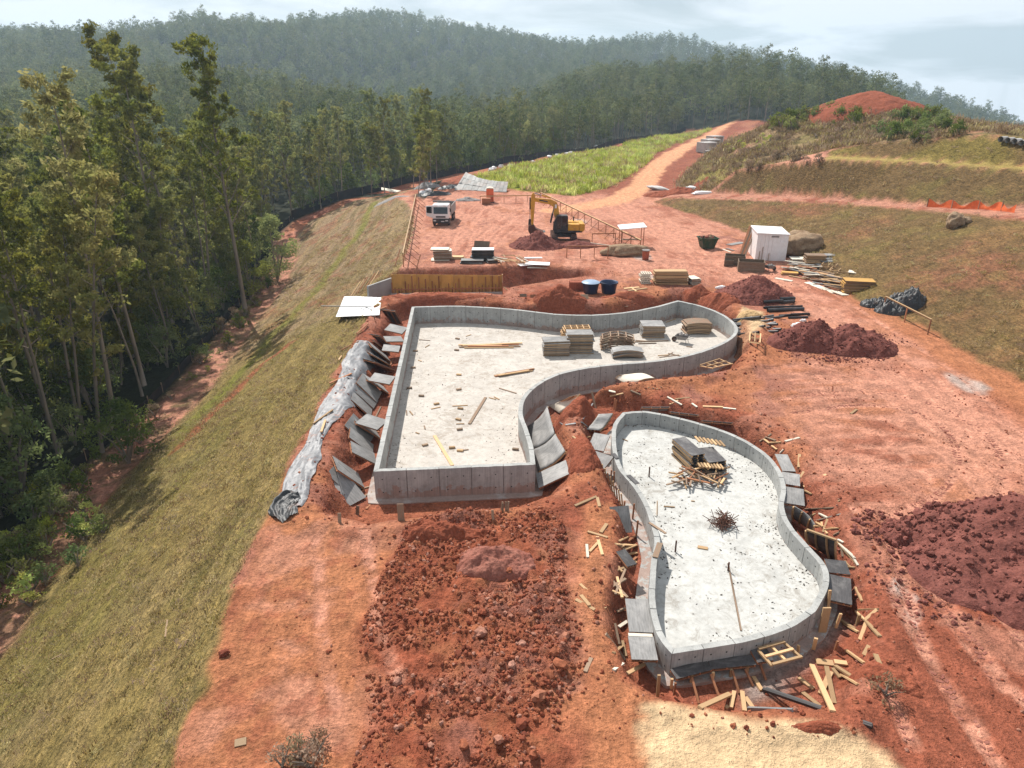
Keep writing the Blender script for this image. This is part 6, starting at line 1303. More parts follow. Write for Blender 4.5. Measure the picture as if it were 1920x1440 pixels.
# white roofing sheets on the slope
def roof_sheets():
    a = G(640, 600); b = G(702, 598); c = G(706, 566); d = G(655, 562)
    e = empty('sheet_lean_to', a.lerp(c, .5), label='lean-to of white roofing sheets on the embankment slope', cat='lean-to')
    for p in (a, b, c, d): beam(p - Vector((0, 0, .2)), p + Vector((0, 0, .28)), .07, .07, 'timber_old', 'post', e)
    up = Vector((0, 0, .3)); n = 7
    for k in range(n):
        t0, t1 = k / n, (k + .97) / n; lo = a.lerp(b, (t0 + t1) / 2) + up; hi = d.lerp(c, (t0 + t1) / 2) + up + Vector((0, 0, .05)); w = ((a - b).length + (d - c).length) / 2 / n
        beam(lo, hi, w, .03, 'white', 'roof_sheet', e)
    beam(a.lerp(d, .4) + Vector((-2.2, .3, .42)), b.lerp(c, .4) + Vector((-.3, 0, .42)), .12, .06, 'steel', 'weighting_pipe', e)
roof_sheets()
# ------------------------------------------------------------------ small pool: stacks and rebar
stack(1288, 868, SM_FLOOR, 8, 1.9, .75, -72, 'ply_dark', 'dark formwork panel in the stack standing on the small pool\'s floor', dz=.12, jit=.03)
stack(1330, 876, SM_FLOOR, 6, 1.5, .95, -76, 'ply_dark', 'shorter panel in the second stack on the small pool\'s floor', dz=.12, jit=.05)
for k in range(7):
    p = S(1300 + k * 7.5, 848 + k * 1.5, SM_FLOOR); o = beam(p + Vector((0, 0, .93 + .004 * k)), p + Vector((.12, -.55, .90 + .004 * k)), .11, .06, 'timber', 'short_timber'); tag(o, 'short pale timber on top of the panel stack in the small pool', 'timber', 'short timbers on the stack in the small pool')
for k in range(8):
    p = S(1308 + k * 6, 893 + k * .5, SM_FLOOR); o = beam(p + Vector((0, .25, .62)), p + Vector((.05, -.15, .60)), .09, .07, 'timber', 'short_timber'); tag(o, 'short pale timber at the near end of the stack in the small pool', 'timber', 'short timbers before the stack in the small pool')
for k in range(46):
    p = S(rnd.uniform(1262, 1362), rnd.uniform(888, 914), SM_FLOOR); yaw = rnd.uniform(0, 3.14); d = Vector((math.cos(yaw), math.sin(yaw), rnd.gauss(0, .12))) * rnd.uniform(.25, .6)
    o = beam(p - d + Vector((0, 0, .08 + .008 * k)), p + d + Vector((0, 0, .1 + .008 * k)), rnd.uniform(.05, .1), .05, rnd.choice(('timber_old', 'timber', 'timber_old', 'ply_dark', 'timber_red')), 'waste_timber'); tag(o, 'splintered timber in the litter round the stack in the small pool', 'timber', 'timber litter round the stack')
for k in range(80):
    c = S(1355 + rnd.gauss(0, 9), 984 + rnd.gauss(0, 6), SM_FLOOR); yaw = rnd.uniform(0, 6.28); d = Vector((math.cos(yaw), math.sin(yaw), rnd.uniform(-.25, .35))) * rnd.uniform(.25, .55)
    o = beam(c + Vector((0, 0, .12)) - d * .6, c + Vector((0, 0, .16 + .003 * k)) + d, .022, .022, 'rust', 'rebar_rod'); tag(o, 'rusty rod in the spiky heap of reinforcing bars on the pool floor', 'rebar', 'heap of reinforcing bars in the small pool')
# ------------------------------------------------------------------ pipes
def pipe(a, b, r, name, label, group, mat='pipe'):
    a = Vector(a); b = Vector(b); c = (a + b) / 2; mb = MB(); mb.tube([a - c, b - c], r, 10, cap=False); mb.tube([a - c, b - c], r * .82, 10, cap=False)
    o = link(name, mb.mesh(name, M[mat], True, fix=False), None, c); return tag(o, label, 'pipe', group)
for k, (x0, y0, x1, y1) in enumerate(((690, 738, 962, 694), (700, 752, 1030, 704), (705, 768, 985, 765), (712, 790, 1010, 785), (716, 806, 940, 778), (695, 745, 900, 722), (702, 775, 960, 720), (715, 815, 990, 806), (700, 760, 930, 740), (708, 784, 975, 742), (714, 798, 900, 770), (690, 734, 870, 716), (720, 820, 860, 806))):
    a = G(*ZF(x0, y0)); b = G(*ZF(x1, y1)); up = Vector((0, 0, .16 + .07 * (k % 3))); pipe(a + up, b + up, rnd.uniform(.075, .11), 'plastic_pipe', 'long dark grey pipe in the fan of pipes beside the pool\'s round end', 'fan of dark grey pipes')
for k, (x0, y0, x1, y1, r, z) in enumerate(((862, 580, 990, 572, .13, 0), (866, 566, 985, 560, .13, .2), (872, 596, 1000, 588, .13, 0), (890, 612, 1020, 604, .13, .15), (1000, 590, 1100, 586, .15, .1), (1004, 604, 1098, 598, .15, 0), (895, 636, 1030, 630, .1, 0), (920, 658, 1160, 648, .15, 0), (940, 646, 1150, 640, .08, .2), (1000, 690, 1200, 680, .1, 0), (1060, 702, 1190, 697, .08, 0), (1075, 690, 1195, 684, .07, .15))):
    a = G(*ZF(x0, y0)); b = G(*ZF(x1, y1)); up = Vector((0, 0, r + z)); pipe(a + up, b + up, r, 'corrugated_pipe', ('%s dark pipe of the bundles between the sand heap and the haul road' % ordn[k]).replace('nearest', 'first').replace('farthest', 'fifteenth'), 'dark pipe bundles', 'black_plastic')
# ------------------------------------------------------------------ lumber by the boulder
stack(1525, 503, 0, 11, 1.9, 1.1, -8, 'timber_old', 'brown panel in the tall stack before the boulder', frame='timber', dz=.13, jit=.06)
stack(1497, 497, 0, 5, 1.6, 1.2, -5, 'ply_pale', 'pale-topped board in the low stack between shed and tall stack', frame='timber_old', dz=.15)
for k, (x, y) in enumerate(((1110, 395), (1105, 420), (1130, 440), (1090, 470))):
    p = G(*ZG(x, y)); o = link('grey_board', cube('ply_grey'), None, p + Vector((0, 0, .35 - .08 * k)), (.06, .04, math.radians(14 + 4 * k)), (1.7, .8, .06)); tag(o, '%s grey board of the fan behind the tall lumber stack' % ('top', 'second', 'third', 'lowest')[k], 'board', 'fan of grey boards')
stack(1588, 522, 0, 5, 3.2, 1.7, -38, 'timber', 'open timber frame in the stack of long frames at the bank foot', open_=True, dz=.16, frame='timber')
stack(1605, 548, 0, 9, 2.5, 1.3, -12, 'ply_yellow', 'plywood panel in the dark-sided stack by the black tarpaulin', frame='timber_old', dz=.13, jit=.08)
stack(1632, 534, 0, 4, 1.9, 1.0, -35, 'timber', 'panel in the stack at the far end of the lumber, against the bank', open_=True, frame='timber_old', dz=.16, jit=.1)
stack(1648, 552, 0, 3, 1.5, .8, -20, 'ply_grey', 'grey board in the small stack next to the black tarpaulin', dz=.1, jit=.12)
stack(1566, 512, 0, 6, 2.6, 1.2, -34, 'timber_old', 'frame in the middle stack of the lumber heap', open_=True, frame='timber', dz=.15, jit=.1)
stack(1618, 528, 0, 7, 2.4, 1.1, -30, 'ply_pale', 'board in the stack behind the dark-sided stack', frame='timber_old', dz=.13, jit=.12)
stack(1480, 515, 0, 2, 1.5, .6, -14, 'ply_yellow', 'short timber block lying in front of the lumber', dz=.16, jit=.03)
for k in range(110):
    t = rnd.random(); s_ = rnd.gauss(0, .35); x = 800 + 450 * t + 60 * s_; y = 500 + 190 * t - 40 * s_ + rnd.uniform(-18, 18)
    p = G(*ZG(x, y)); yaw = math.radians(-38 + rnd.gauss(0, 16)); L = rnd.uniform(1.2, 2.8); d = Vector((math.cos(yaw), math.sin(yaw), rnd.gauss(0, .05))) * L / 2; z = .05 + rnd.random() * .75 * max(0, 1 - abs(s_))
    o = beam(p - d + Vector((0, 0, z)), p + d + Vector((0, 0, z)), rnd.uniform(.1, .28), .05, rnd.choice(('timber', 'ply_pale', 'timber', 'timber_old', 'timber_red', 'ply_grey')), 'loose_plank'); tag(o, 'plank in the jumbled lumber heap at the foot of the bank', 'plank', 'jumbled lumber heap at the bank')
drop(ZG, [(605, 598, 775, 628, .5), (920, 640, 1080, 700, .6), (1050, 690, 1200, 745, .6), (1200, 730, 1310, 770, .7)], .5, .06, ('ply_pale', 'ply_grey'), 'flat_board', 'flat board along the near edge of the lumber heap', 'board', 'flat boards along the lumber heap')
drop(ZG, [(80, 308, 160, 340, .2), (120, 300, 190, 320, .4), (140, 265, 280, 240, .8)], .3, .06, ('ply_pale', 'ply_grey'), 'flat_board', 'board lying left of the white shed', 'board', 'boards left of the shed')
lad = empty('timber_ladder', G(*ZG(870, 355)), label='pale ladder leaning against the brown boulder', cat='ladder')
for s_ in (-.18, .18): beam(lad.location + Vector((s_, 0, 0)), lad.location + Vector((s_, .7, 2.0)), .06, .05, 'ply_pale', 'rail', lad)
for k in range(6): q = lad.location + Vector((0, .7 * (k + .5) / 6, 2.0 * (k + .5) / 6)); beam(q - Vector((.18, 0, 0)), q + Vector((.18, 0, 0)), .04, .04, 'ply_pale', 'rung', lad)
def barrow(p, rz, label):
    e = empty('wheelbarrow', p, rz, label, 'wheelbarrow'); mb = MB(); mb.add([(-.3, -.25, .3), (.3, -.22, .3), (.3, .22, .3), (-.3, .25, .3), (-.5, -.36, .62), (.5, -.33, .58), (.5, .33, .58), (-.5, .36, .62)], [(0, 1, 2, 3), (0, 1, 5, 4), (1, 2, 6, 5), (2, 3, 7, 6), (3, 0, 4, 7)]); mb.build('tray', M['gravel_grey'], e)
    mb = MB(); mb.tube([(.62, -.05, .2), (.62, .05, .2)], .2, 14); mb.build('wheel', M['rubber'], e)
    for s_ in (-1, 1): mb = MB(); mb.tube([(.62, s_ * .08, .2), (-.2, s_ * .24, .33), (-.95, s_ * .3, .6)], .02, 6); mb.build('handle', M['steel'], e); mb = MB(); mb.tube([(-.35, s_ * .25, .35), (-.42, s_ * .28, 0)], .02, 6); mb.build('leg', M['steel'], e)
    for k in range(7): q = boulder((0, 0, 0), (rnd.uniform(.18, .3),) * 3, None, k + 30, 'gravel_grey', sub=1, name='rubble', cat=None); q.parent = e; q.location = (rnd.uniform(-.3, .3), rnd.uniform(-.2, .2), .56 + rnd.uniform(0, .12))
barrow(S(*ZF(350, 862), BIG_FLOOR), 2.6, 'grey wheelbarrow heaped with rubble at the large pool\'s round end')
barrow(G(*ZG(545, 525)), .4, 'dark wheelbarrow standing between the bins and the lumber')
for u, v, s_, lab in ((1350, 541, .8, 'crumpled white sack on the red heap behind the pool'), (1356, 549, .5, 'small white sack beside the crumpled one'), (1494, 613, 1.0, 'pale sack lying between pipes and broad soil heap'), (1505, 602, .5, 'small white sack by the broad soil heap'), (1410, 598, .5, 'small white sack on the sand heap')):
    boulder(G(u, v), (s_, s_ * .6, s_ * .45), lab, int(u), 'white', sub=3, name='cement_sack', cat='sack', group='white sacks', rough=.5)
# ------------------------------------------------------------------ plastic sheeting
def tarp_mat(name, c, dirtc):
    m, n, l, b = new_mat(name); g = n.new('ShaderNodeNewGeometry'); o = g.outputs['Position']; f = nz(n, l, o, 1.4, 5, .7, .6); f2 = nz(n, l, o, 5, 4, .7)
    col_ = mixrgb(n, l, ramp(n, l, f, [(.56, 0.0), (.68, .85)]), ramp(n, l, f2, [(.3, [k * .75 for k in c]), (.7, [k * 1.2 for k in c])]), dirtc)
    l.new(col_, b.inputs['Base Color']); b.inputs['Roughness'].default_value = .55; b.inputs['Specular IOR Level'].default_value = .6
    bump(n, l, b, f2, .5, .04); return m
M['tarp_silver'] = tarp_mat('silver_plastic_sheet', (.19, .19, .197), (.27, .12, .08)); M['tarp_black'] = tarp_mat('black_plastic_sheet', (.018, .019, .021), (.10, .06, .045))
def ribbon(path, width, mat, label, fold=.085, lift=.04, seed=3, name='plastic_sheet'):
    """a sheet of plastic lying crumpled along a path on the ground"""
    pts = np.array(spline([tuple(G(u, v)) for u, v in path], 22)); wd = np.interp(np.linspace(0, 1, len(pts)), np.linspace(0, 1, len(width)), width)
    dv = np.gradient(pts, axis=0); nn = np.stack([-dv[:, 1], dv[:, 0]], 1) / (np.linalg.norm(dv[:, :2], axis=1)[:, None] + 1e-9); mcol = 26; c = Vector(pts.mean(0)); mb = MB(); vs_ = []
    S_ = np.concatenate([[0], np.cumsum(np.linalg.norm(np.diff(pts, axis=0), axis=1))])
    for i in range(len(pts)):
        for k in range(mcol):
            t = k / (mcol - 1) - .5; edge = 1 + .25 * (mnoise.noise(Vector((S_[i] * .8, 0 if t < 0 else 5, seed))))
            x, y = pts[i, :2] + nn[i] * wd[i] * t * edge; fz = abs(mnoise.noise(Vector((S_[i] * .6 + t * 1.3, t * wd[i] * 3.4, seed)))) * 1.5 + abs(mnoise.noise(Vector((S_[i] * 2.6 + t * 3, t * wd[i] * 5.5, seed + 4)))) * .9 - .25 * mnoise.noise(Vector((S_[i] * .4, t * 2, seed + 9)))
            vs_.append((x - c.x, y - c.y, gz(x, y) + lift * (1 - (2 * t) ** 6) + fold * fz - c.z))
    fs = [(i * mcol + k, i * mcol + k + 1, (i + 1) * mcol + k + 1, (i + 1) * mcol + k) for i in range(len(pts) - 1) for k in range(mcol - 1)]
    mb.add(vs_, fs); o = link(name, mb.mesh(name, M[mat], True, fix=False), None, c); return tag(o, label, 'sheet', 'crumpled plastic sheets')
ribbon([(693, 645), (676, 662), (662, 690), (655, 712)], [1.3, 1.8, 1.5, 1.2], 'tarp_silver', 'upper silver plastic sheet crumpled on the rim beside the leaning panels')
ribbon([(655, 712), (642, 738), (625, 765), (605, 795), (588, 830)], [1.1, 1.7, 1.7, 1.1, .9], 'tarp_silver', 'middle silver plastic sheet trailing along the trench rim', seed=8)
ribbon([(590, 825), (574, 860), (563, 890), (553, 925), (545, 955)], [.8, 1.3, 1.4, 1.2, 1.0], 'tarp_silver', 'lower silver plastic sheet trailing down to the black bundle', seed=12)
ribbon([(556, 928), (540, 940), (530, 955), (545, 972)], [.9, 1.2, 1.3, .7], 'tarp_black', 'black crumpled bundle ending the trail of plastic sheet', fold=.2, seed=15)
for u, v, rx, ry, h, lab, sd_ in ((1690, 574, 2.0, 1.4, 1.3, 'heap of black tarpaulin at the foot of the bank', 31), (1640, 572, 1.1, .8, .6, 'low shiny black tarpaulin beside the larger heap', 33)):
    heap(G(u, v), rx, ry, h, 'tarp_black', lab, sd_, rough=.75, res=80, name='black_tarpaulin', cat='tarpaulin', sharp=1.8)
for u, v, rx, ry, h, m_, lab in ((815, 366, 3.0, 1.6, .8, 'tarp_black', 'black sheeting heaped behind the crest rail'), (735, 372, 4.0, 1.2, .3, 'gravel_grey', 'grey netting spread on the crest at the back'), (800, 352, 2.6, 1.8, 1.2, 'gravel_grey', 'grey rubble heap behind the black sheeting'), (878, 376, 2.2, 1.0, .6, 'gravel_grey', 'low grey heap behind the toilet'), (845, 352, 2.8, 2.0, .7, 'tarp_black', 'black sheeting lying against the fence at the back')):
    heap(G(u, v), rx, ry, h, m_, lab, int(u) % 50, rough=.5, res=40, name='sheeting_heap', cat='heap')
for u, v in ((793, 364), (803, 360), (921, 320), (926, 318), (940, 314), (1000, 306), (1030, 296), (1062, 290), (1070, 288), (1080, 283), (1118, 276), (957, 312), (1045, 293)):
    boulder(G(u, v), (1.3, .9, .9), 'white sack in the row along the back fence', int(u * 3 + v), 'white', sub=2, name='cement_sack', cat='sack', group='white sacks along the back fence', rough=.5)
# ------------------------------------------------------------------ fences
def cloth_fence(path, h, mat, label, name, post_every=3.0, sag=.12, postmat='timber_old', zoff=0.0, top=None):
    pts = spline(path, 10); c = Vector((pts[len(pts) // 2][0], pts[len(pts) // 2][1], gz(pts[len(pts) // 2][0], pts[len(pts) // 2][1]))); e = empty(name, c, label=label, cat='fence')
    mb = MB(); vs_ = []; s_ = 0; last = None; posts = []
    for i, p in enumerate(pts):
        if last is not None: s_ += math.hypot(p[0] - last[0], p[1] - last[1])
        if last is None or s_ - (posts[-1] if posts else -9) >= post_every: 
            posts.append(s_); q = Vector((p[0], p[1], gz(p[0], p[1]))); beam(q - Vector((0, 0, .2)), q + Vector((0, 0, h + .12)), .07, .07, postmat, 'post', e)
        last = p; g_ = gz(p[0], p[1]); hh = h - sag * (.5 - .5 * math.cos(2 * math.pi * s_ / post_every)) + .05 * mnoise.noise(Vector((s_, 0, 1)))
        for k in range(4): vs_.append((p[0] - c.x + .08 * mnoise.noise(Vector((s_ * .9, k, 2))), p[1] - c.y + .08 * mnoise.noise(Vector((s_ * .9, k, 7))), g_ - .05 + (hh + .05) * k / 3 - c.z))
    n = len(pts); mb.add(vs_, [(i * 4 + k, i * 4 + k + 1, i * 4 + 4 + k + 1, i * 4 + 4 + k) for i in range(n - 1) for k in range(3)]); o = mb.build('fabric', M[mat], e, True); return e
M['fence_black'] = mat_plain('black_fence_cloth', (.012, .012, .014), .8, .3, 3, dirt=(.06, .035, .025, .5)); M['mesh_orange'] = mat_plain('orange_safety_mesh', (.75, .16, .05), .6, .15, 4)
FP = [(x - 4.0, y + (2.0 if y > 128 else 0)) for x, y, z in TOE if y > 5]
cloth_fence(FP[:11], .9, 'fence_black', 'black silt fence along the foot of the grassed embankment', 'silt_fence')
cloth_fence(FP[10:], 1.7, 'fence_black', 'black cloth fence between the forest and the green field', 'silt_fence', 5.0)
of = [G(u, v) for u, v in ((1738, 388), (1762, 389), (1790, 391), (1830, 392), (1870, 395), (1902, 399))]
cloth_fence([(p.x, p.y) for p in of], 0.85, 'mesh_orange', 'sagging orange safety mesh on the bench above the bank', 'safety_fence', 2.6, .55)
# grey slab apron at the corner of the field
def apron():
    lo = [G(u, v) for u, v in ((852, 357), (872, 357), (895, 358), (920, 360), (950, 361))]; hi = [G(u, v) for u, v in ((874, 336), (884, 341), (905, 350), (928, 354), (953, 356))]
    e = empty('slab_apron', lo[2], label='grey apron of concrete slabs at the corner of the green field', cat='apron'); a = spline([tuple(p) for p in lo], 4); b = spline([tuple(p) for p in hi], 4)
    for i in range(len(a) - 1):
        p0, p1, q0, q1 = Vector(a[i]), Vector(a[i + 1]), Vector(b[i]), Vector(b[i + 1]); o_ = Vector((0, 0, .2)); up = Vector((0, 0, 1.3))
        for r in range(3):
            t0, t1 = r / 3, (r + .96) / 3; P_ = [p0.lerp(q0 + up, t0), p0.lerp(p1, .95).lerp(q0.lerp(q1, .95) + up, t0), p0.lerp(p1, .95).lerp(q0.lerp(q1, .95) + up, t1), p0.lerp(q0 + up, t1)]
            dz = Vector((0, 0, rnd.uniform(-.05, .05))); P_ = [p - e.location + dz + o_ * .5 for p in P_]; mb = MB(); mb.add(P_ + [p - o_ for p in P_], [(0, 1, 2, 3), (7, 6, 5, 4), (0, 4, 5, 1), (1, 5, 6, 2), (2, 6, 7, 3), (3, 7, 4, 0)]); mb.build('slab', M['grey_slab'], e)
apron()
for k, (u, v) in enumerate(((1324, 285), (1331, 279), (1339, 271))):
    e = empty('culvert_box', G(u, v), .5, '%s grey precast box beside the haul road under the hill' % ('nearest', 'middle', 'farthest')[k], 'culvert', 'precast boxes by the haul road')
    for c, s_ in (((0, 0, .15), (4.2, 3.2, .3)), ((0, 0, 2.35), (4.2, 3.2, .3)), ((-1.95, 0, 1.25), (.3, 3.2, 1.9)), ((1.95, 0, 1.25), (.3, 3.2, 1.9))): mb = MB(); mb.box(c, s_); mb.build('wall', M['concrete_pipe'], e)
for k, (u, v) in enumerate(((1880, 266), (1893, 268), (1906, 270), (1919, 273))):
    p = G(u, v); pipe(p + Vector((-.5, -.3, .3)), p + Vector((.5, .3, .3)), .3, 'concrete_pipe', '%s concrete pipe in the row at the right edge below the far ridge' % ('leftmost', 'second', 'third', 'rightmost')[k], 'concrete pipes on the terrace', 'concrete_pipe')
for u, v, sz, lab in ((1236, 356, (4.5, 2.5, .8), 'pale broken slab beside the haul road junction'), (1303, 356, (3.0, 1.2, .7), 'upper white sheeted bundle at the foot of the hill'), (1316, 364, (3.4, 1.2, .7), 'lower white sheeted bundle at the foot of the hill')): boulder(G(u, v), sz, lab, int(u), 'white' if 'white' in lab else 'concrete_pipe', name='sheeted_bundle', cat='bundle', sub=3)
p = G(735, 362); o = link('pale_sheet', cube('ply_pale'), None, p + Vector((0, 0, .5)), (.12, .2, .2), (4.2, 2.0, .06)); tag(o, 'pale sheet lying on the crest at the forest edge', 'sheet')
# bits along the rims
drop(ZD, [(370, 572, 500, 515), (440, 375, 540, 325), (530, 280, 595, 220), (660, 135, 705, 120), (275, 810, 390, 728), (322, 860, 346, 790), (425, 435, 440, 410)], .1, .06, ('timber_red', 'timber'), 'rim_timber', 'timber lying across the trench rim by the plastic sheets', 'timber', 'timbers on the trench rim', lift=.12)
for x, y, w in ((790, 1365, .28), (428, 1378, .14), (530, 1330, .16), (1330, 1360, .1), (1375, 1310, .08), (1385, 1318, .08), (1405, 1310, .08), (1415, 1308, .08)):
    p = G(*ZD(x, y)); o = beam(p - Vector((0, 0, .1)), p + Vector((rnd.gauss(0, .05), .12, .75 if w > .2 else .4)), w, .04, 'timber_old', 'stake'); tag(o, 'dark stake standing in the soil before the large pool\'s front wall', 'stake', 'stakes before the large pool')
drop(lambda x, y: (x, y), [(310, 1195, 314, 1163, .06), (97, 1237, 116, 1227, .05), (440, 1395, 462, 1390, .25), (468, 838, 478, 815, .05)], .05, .03, 'timber_mid', 'lath', 'pale lath lying on the left slope and path', 'lath', 'laths on the left slope')
drop(ZD, [(565, 1230, 620, 1200), (585, 1300, 625, 1255), (560, 1180, 600, 1170), (650, 640, 690, 600), (620, 700, 660, 640), (700, 530, 740, 420), (640, 760, 670, 700), (600, 830, 660, 850), (605, 870, 650, 840), (540, 1240, 570, 1180), (700, 430, 760, 440)], .09, .05, ('timber_old', 'timber_red', 'timber'), 'trench_timber', 'timber lying in the trench along the large pool\'s left wall', 'timber', 'timbers in the left trench of the large pool')
# ------------------------------------------------------------------ shrubs
def shrub(p, k, s_, label, group): put_tree('low_shrub', SHRUB[k], ('stem', 'foliage'), p, s_, rnd.uniform(0, 6.3), label, 'shrub', group)
for k in range(85):
    t = rnd.random(); y = 16 + 88 * t; i = next(i for i in range(len(TOE) - 1) if TOE[i + 1][1] >= y); f = (y - TOE[i][1]) / (TOE[i + 1][1] - TOE[i][1]); x = TOE[i][0] + f * (TOE[i + 1][0] - TOE[i][0]) - rnd.uniform(1.2, 4.2)
    shrub((x, y, gz(x, y)), rnd.choice((0, 0, 1, 2, 2, 3)), rnd.uniform(.6, 1.3), 'low weed on the earth strip at the embankment foot, ' + ('near the picture\'s left edge' if y < 32 else 'level with the large pool' if y < 60 else 'level with the far pad'), 'weeds at the embankment foot')
for k in range(60):
    p = S(rnd.uniform(0, 210), 0, -9) if False else G(rnd.uniform(0, 210), rnd.uniform(905, 1140)); 
    if p.x < -23.5: shrub(p, rnd.choice((0, 1, 0, 3)), rnd.uniform(.8, 1.5), 'green weed in the thicket at the lower left, ' + ('beside the black fence' if p.x < -27.2 else 'beside the grassed slope'), 'thicket at the lower left')
gr = [(1, 1560, 215, 40, 9), (1, 1480, 238, 30, 6), (0, 1590, 225, 40, 10), (2, 1420, 285, 60, 14), (2, 1500, 262, 70, 12), (2, 1600, 245, 80, 10), (2, 1700, 240, 60, 10), (0, 1760, 245, 40, 8), (0, 1690, 258, 50, 6), (2, 1390, 315, 40, 6), (2, 1620, 215, 50, 6), (0, 1500, 225, 30, 6), (3, 1400, 270, 50, 14), (2, 1480, 300, 60, 5), (0, 1730, 228, 40, 4)]
for k, u, v, du, dv_ in gr:
    for i in range(17):
        p = G(rnd.gauss(u, du * .6), rnd.gauss(v, dv_ * .6))
        if 80 < p.y < 175 and p.x > 29: shrub(p - Vector((0, 0, .1)), k, rnd.uniform(.5, 1.2) * (2.0 if k == 1 else 1.4 if k == 0 else 1), ('dry brown shrub', 'bright green shrub', 'dry brown shrub', 'yellowish shrub')[k if k else 0].replace('dry brown', 'dark green' if k == 0 else 'dry brown') + ' in the scrub ' + ('on the left flank of the terraced hill' if u < 1450 else 'on the middle of the terraced hill' if u < 1610 else 'on the right shoulder of the terraced hill'), 'scrub on the terraced hill')
for u, v, s_ in ((560, 1425, 1.0), (600, 1400, .8), (530, 1438, .9), (585, 1440, 1.1)): shrub(G(u, v), 2, s_ * .7, 'scrubby weed at the bottom edge on the orange earth', 'weeds at the bottom edge')
shrub(G(1660, 1305), 2, .7, 'small dark dry weed right of the scattered offcuts', None)
# ------------------------------------------------------------------ clods, turf, field grass
def clod_mat():
    m, n, l, b = new_mat('loose_clod'); oi = n.new('ShaderNodeObjectInfo'); c = ramp(n, l, oi.outputs['Random'], [(0, (.15, .045, .028)), (.4, (.235, .07, .038)), (.75, (.29, .105, .055)), (1, (.36, .18, .13))])
    g = n.new('ShaderNodeNewGeometry'); c = mixrgb(n, l, 1.0, c, ramp(n, l, nz(n, l, g.outputs['Position'], 9, 3, .7), [(.3, .7), (.7, 1.25)]), 'MULTIPLY'); l.new(c, b.inputs['Base Color']); b.inputs['Roughness'].default_value = .95; b.inputs['Specular IOR Level'].default_value = .1; return m
M['clod'] = clod_mat(); M['clod_purple'] = mat_plain('purple_clod', (.18, .066, .052), .95, .3, 5, rand=.35, spec=.1)
def clod_mesh(seed, sub=2, mat='clod'):
    bm = bmesh.new(); bmesh.ops.create_icosphere(bm, subdivisions=sub, radius=.5); off = Vector((seed * 2.3, seed, seed * .7))
    for v in bm.verts: d = v.co.normalized(); k = 1 + .45 * mnoise.noise(d * 1.5 + off) + .25 * mnoise.noise(d * 4 + off); v.co = Vector((d.x, d.y * .85, d.z * .7)) * .5 * k
    me = bpy.data.meshes.new('soil_clod'); bm.to_mesh(me); bm.free(); me.materials.append(M[mat]); return me
CL = [clod_mesh(k) for k in range(4)]; CLP = [clod_mesh(k + 9, mat='clod_purple') for k in range(3)]
cc = bpy.data.collections.new('clod_stock'); [cc.objects.link(bpy.data.objects.new('soil_clod', m_)) for m_ in CL]
cp_ = bpy.data.collections.new('purple_clod_stock'); [cp_.objects.link(bpy.data.objects.new('soil_clod', m_)) for m_ in CLP]
pts = []; scs = []
tx = [p[0] for p in TILL]; ty = [p[1] for p in TILL]
def many(n, xr, yr, test, smin, smax, pw=3.0, out=None):
    X = nr.uniform(xr[0], xr[1], n); Y = nr.uniform(yr[0], yr[1], n); ok = test(X, Y); sz = smin + (smax - smin) * nr.rand(n) ** pw
    for x, y, s_ in zip(X[ok], Y[ok], sz[ok]): pts.append((x, y, gz(x, y) + s_ * .12)); scs.append(s_)
many(13000, (min(tx), max(tx)), (12, max(ty)), lambda X, Y: (sdf_poly(X, Y, TILL) > -.15) & (fbm(X, Y, .7, 3, 71) > .44), .035, .22, 5)
many(16000, (-10, 30), (12, 70), lambda X, Y: (sdf_poly(X, Y, BIG) < -.6) & (sdf_poly(X, Y, SMALL) < -.6) & (fbm(X, Y, .4, 3, 72) > .52) & (sdf_poly(X, Y, SANDP) < 0), .03, .14, 3)
many(9000, (-12, 18), (14, 64), lambda X, Y: ((np.abs(sdf_poly(X, Y, EXC1) + .3) < .9) | (np.abs(sdf_poly(X, Y, EXC2) + .2) < .8)) & (sdf_poly(X, Y, BIG) < -.5) & (sdf_poly(X, Y, SMALL) < -.5), .04, .22, 3)
scatter('soil_crumbs', pts, scs, cc, label='loose crumbs and clods of red soil strewn over the site', cat='soil', tilt=.8)
pts = []; scs = []
for (u, v, r, n_, smax) in ((1900, 1040, 4.8, 900, .26), (1700, 1005, 2.2, 420, .34), (1565, 650, 4.0, 900, .25), (1412, 556, 3.6, 500, .2), (1008, 462, 3.2, 400, .22), (1650, 640, 2.5, 150, .2), (1520, 665, 2.5, 200, .2), (1760, 1100, 2.6, 260, .28)):
    c = G(u, v)
    for k in range(n_):
        a_ = rnd.uniform(0, 6.28); q = r * math.sqrt(rnd.random()); x, y = c.x + q * math.cos(a_), c.y + q * math.sin(a_) * .8; pts.append((x, y, 0)); scs.append(.05 + (smax - .05) * rnd.random() ** 3)
HEAPS = [o for o in scene.collection.objects if o.name.startswith('soil_heap')]
from mathutils.bvhtree import BVHTree
trees_ = []
for o in HEAPS: 
    me = o.data; trees_.append((o.location, BVHTree.FromPolygons([v.co + o.location for v in me.vertices], [p.vertices[:] for p in me.polygons])))
def topz(x, y):
    z = gz(x, y)
    for _, t_ in trees_:
        h = t_.ray_cast(Vector((x, y, 60)), Vector((0, 0, -1)))
        if h[0] is not None: z = max(z, h[0].z)
    return z
pts = [(x, y, topz(x, y) + s_ * .1) for (x, y, _), s_ in zip(pts, scs)]
scatter('heap_clods', pts, scs, cp_, label='purple clods lying on and round the soil heaps', cat='soil', tilt=.8)
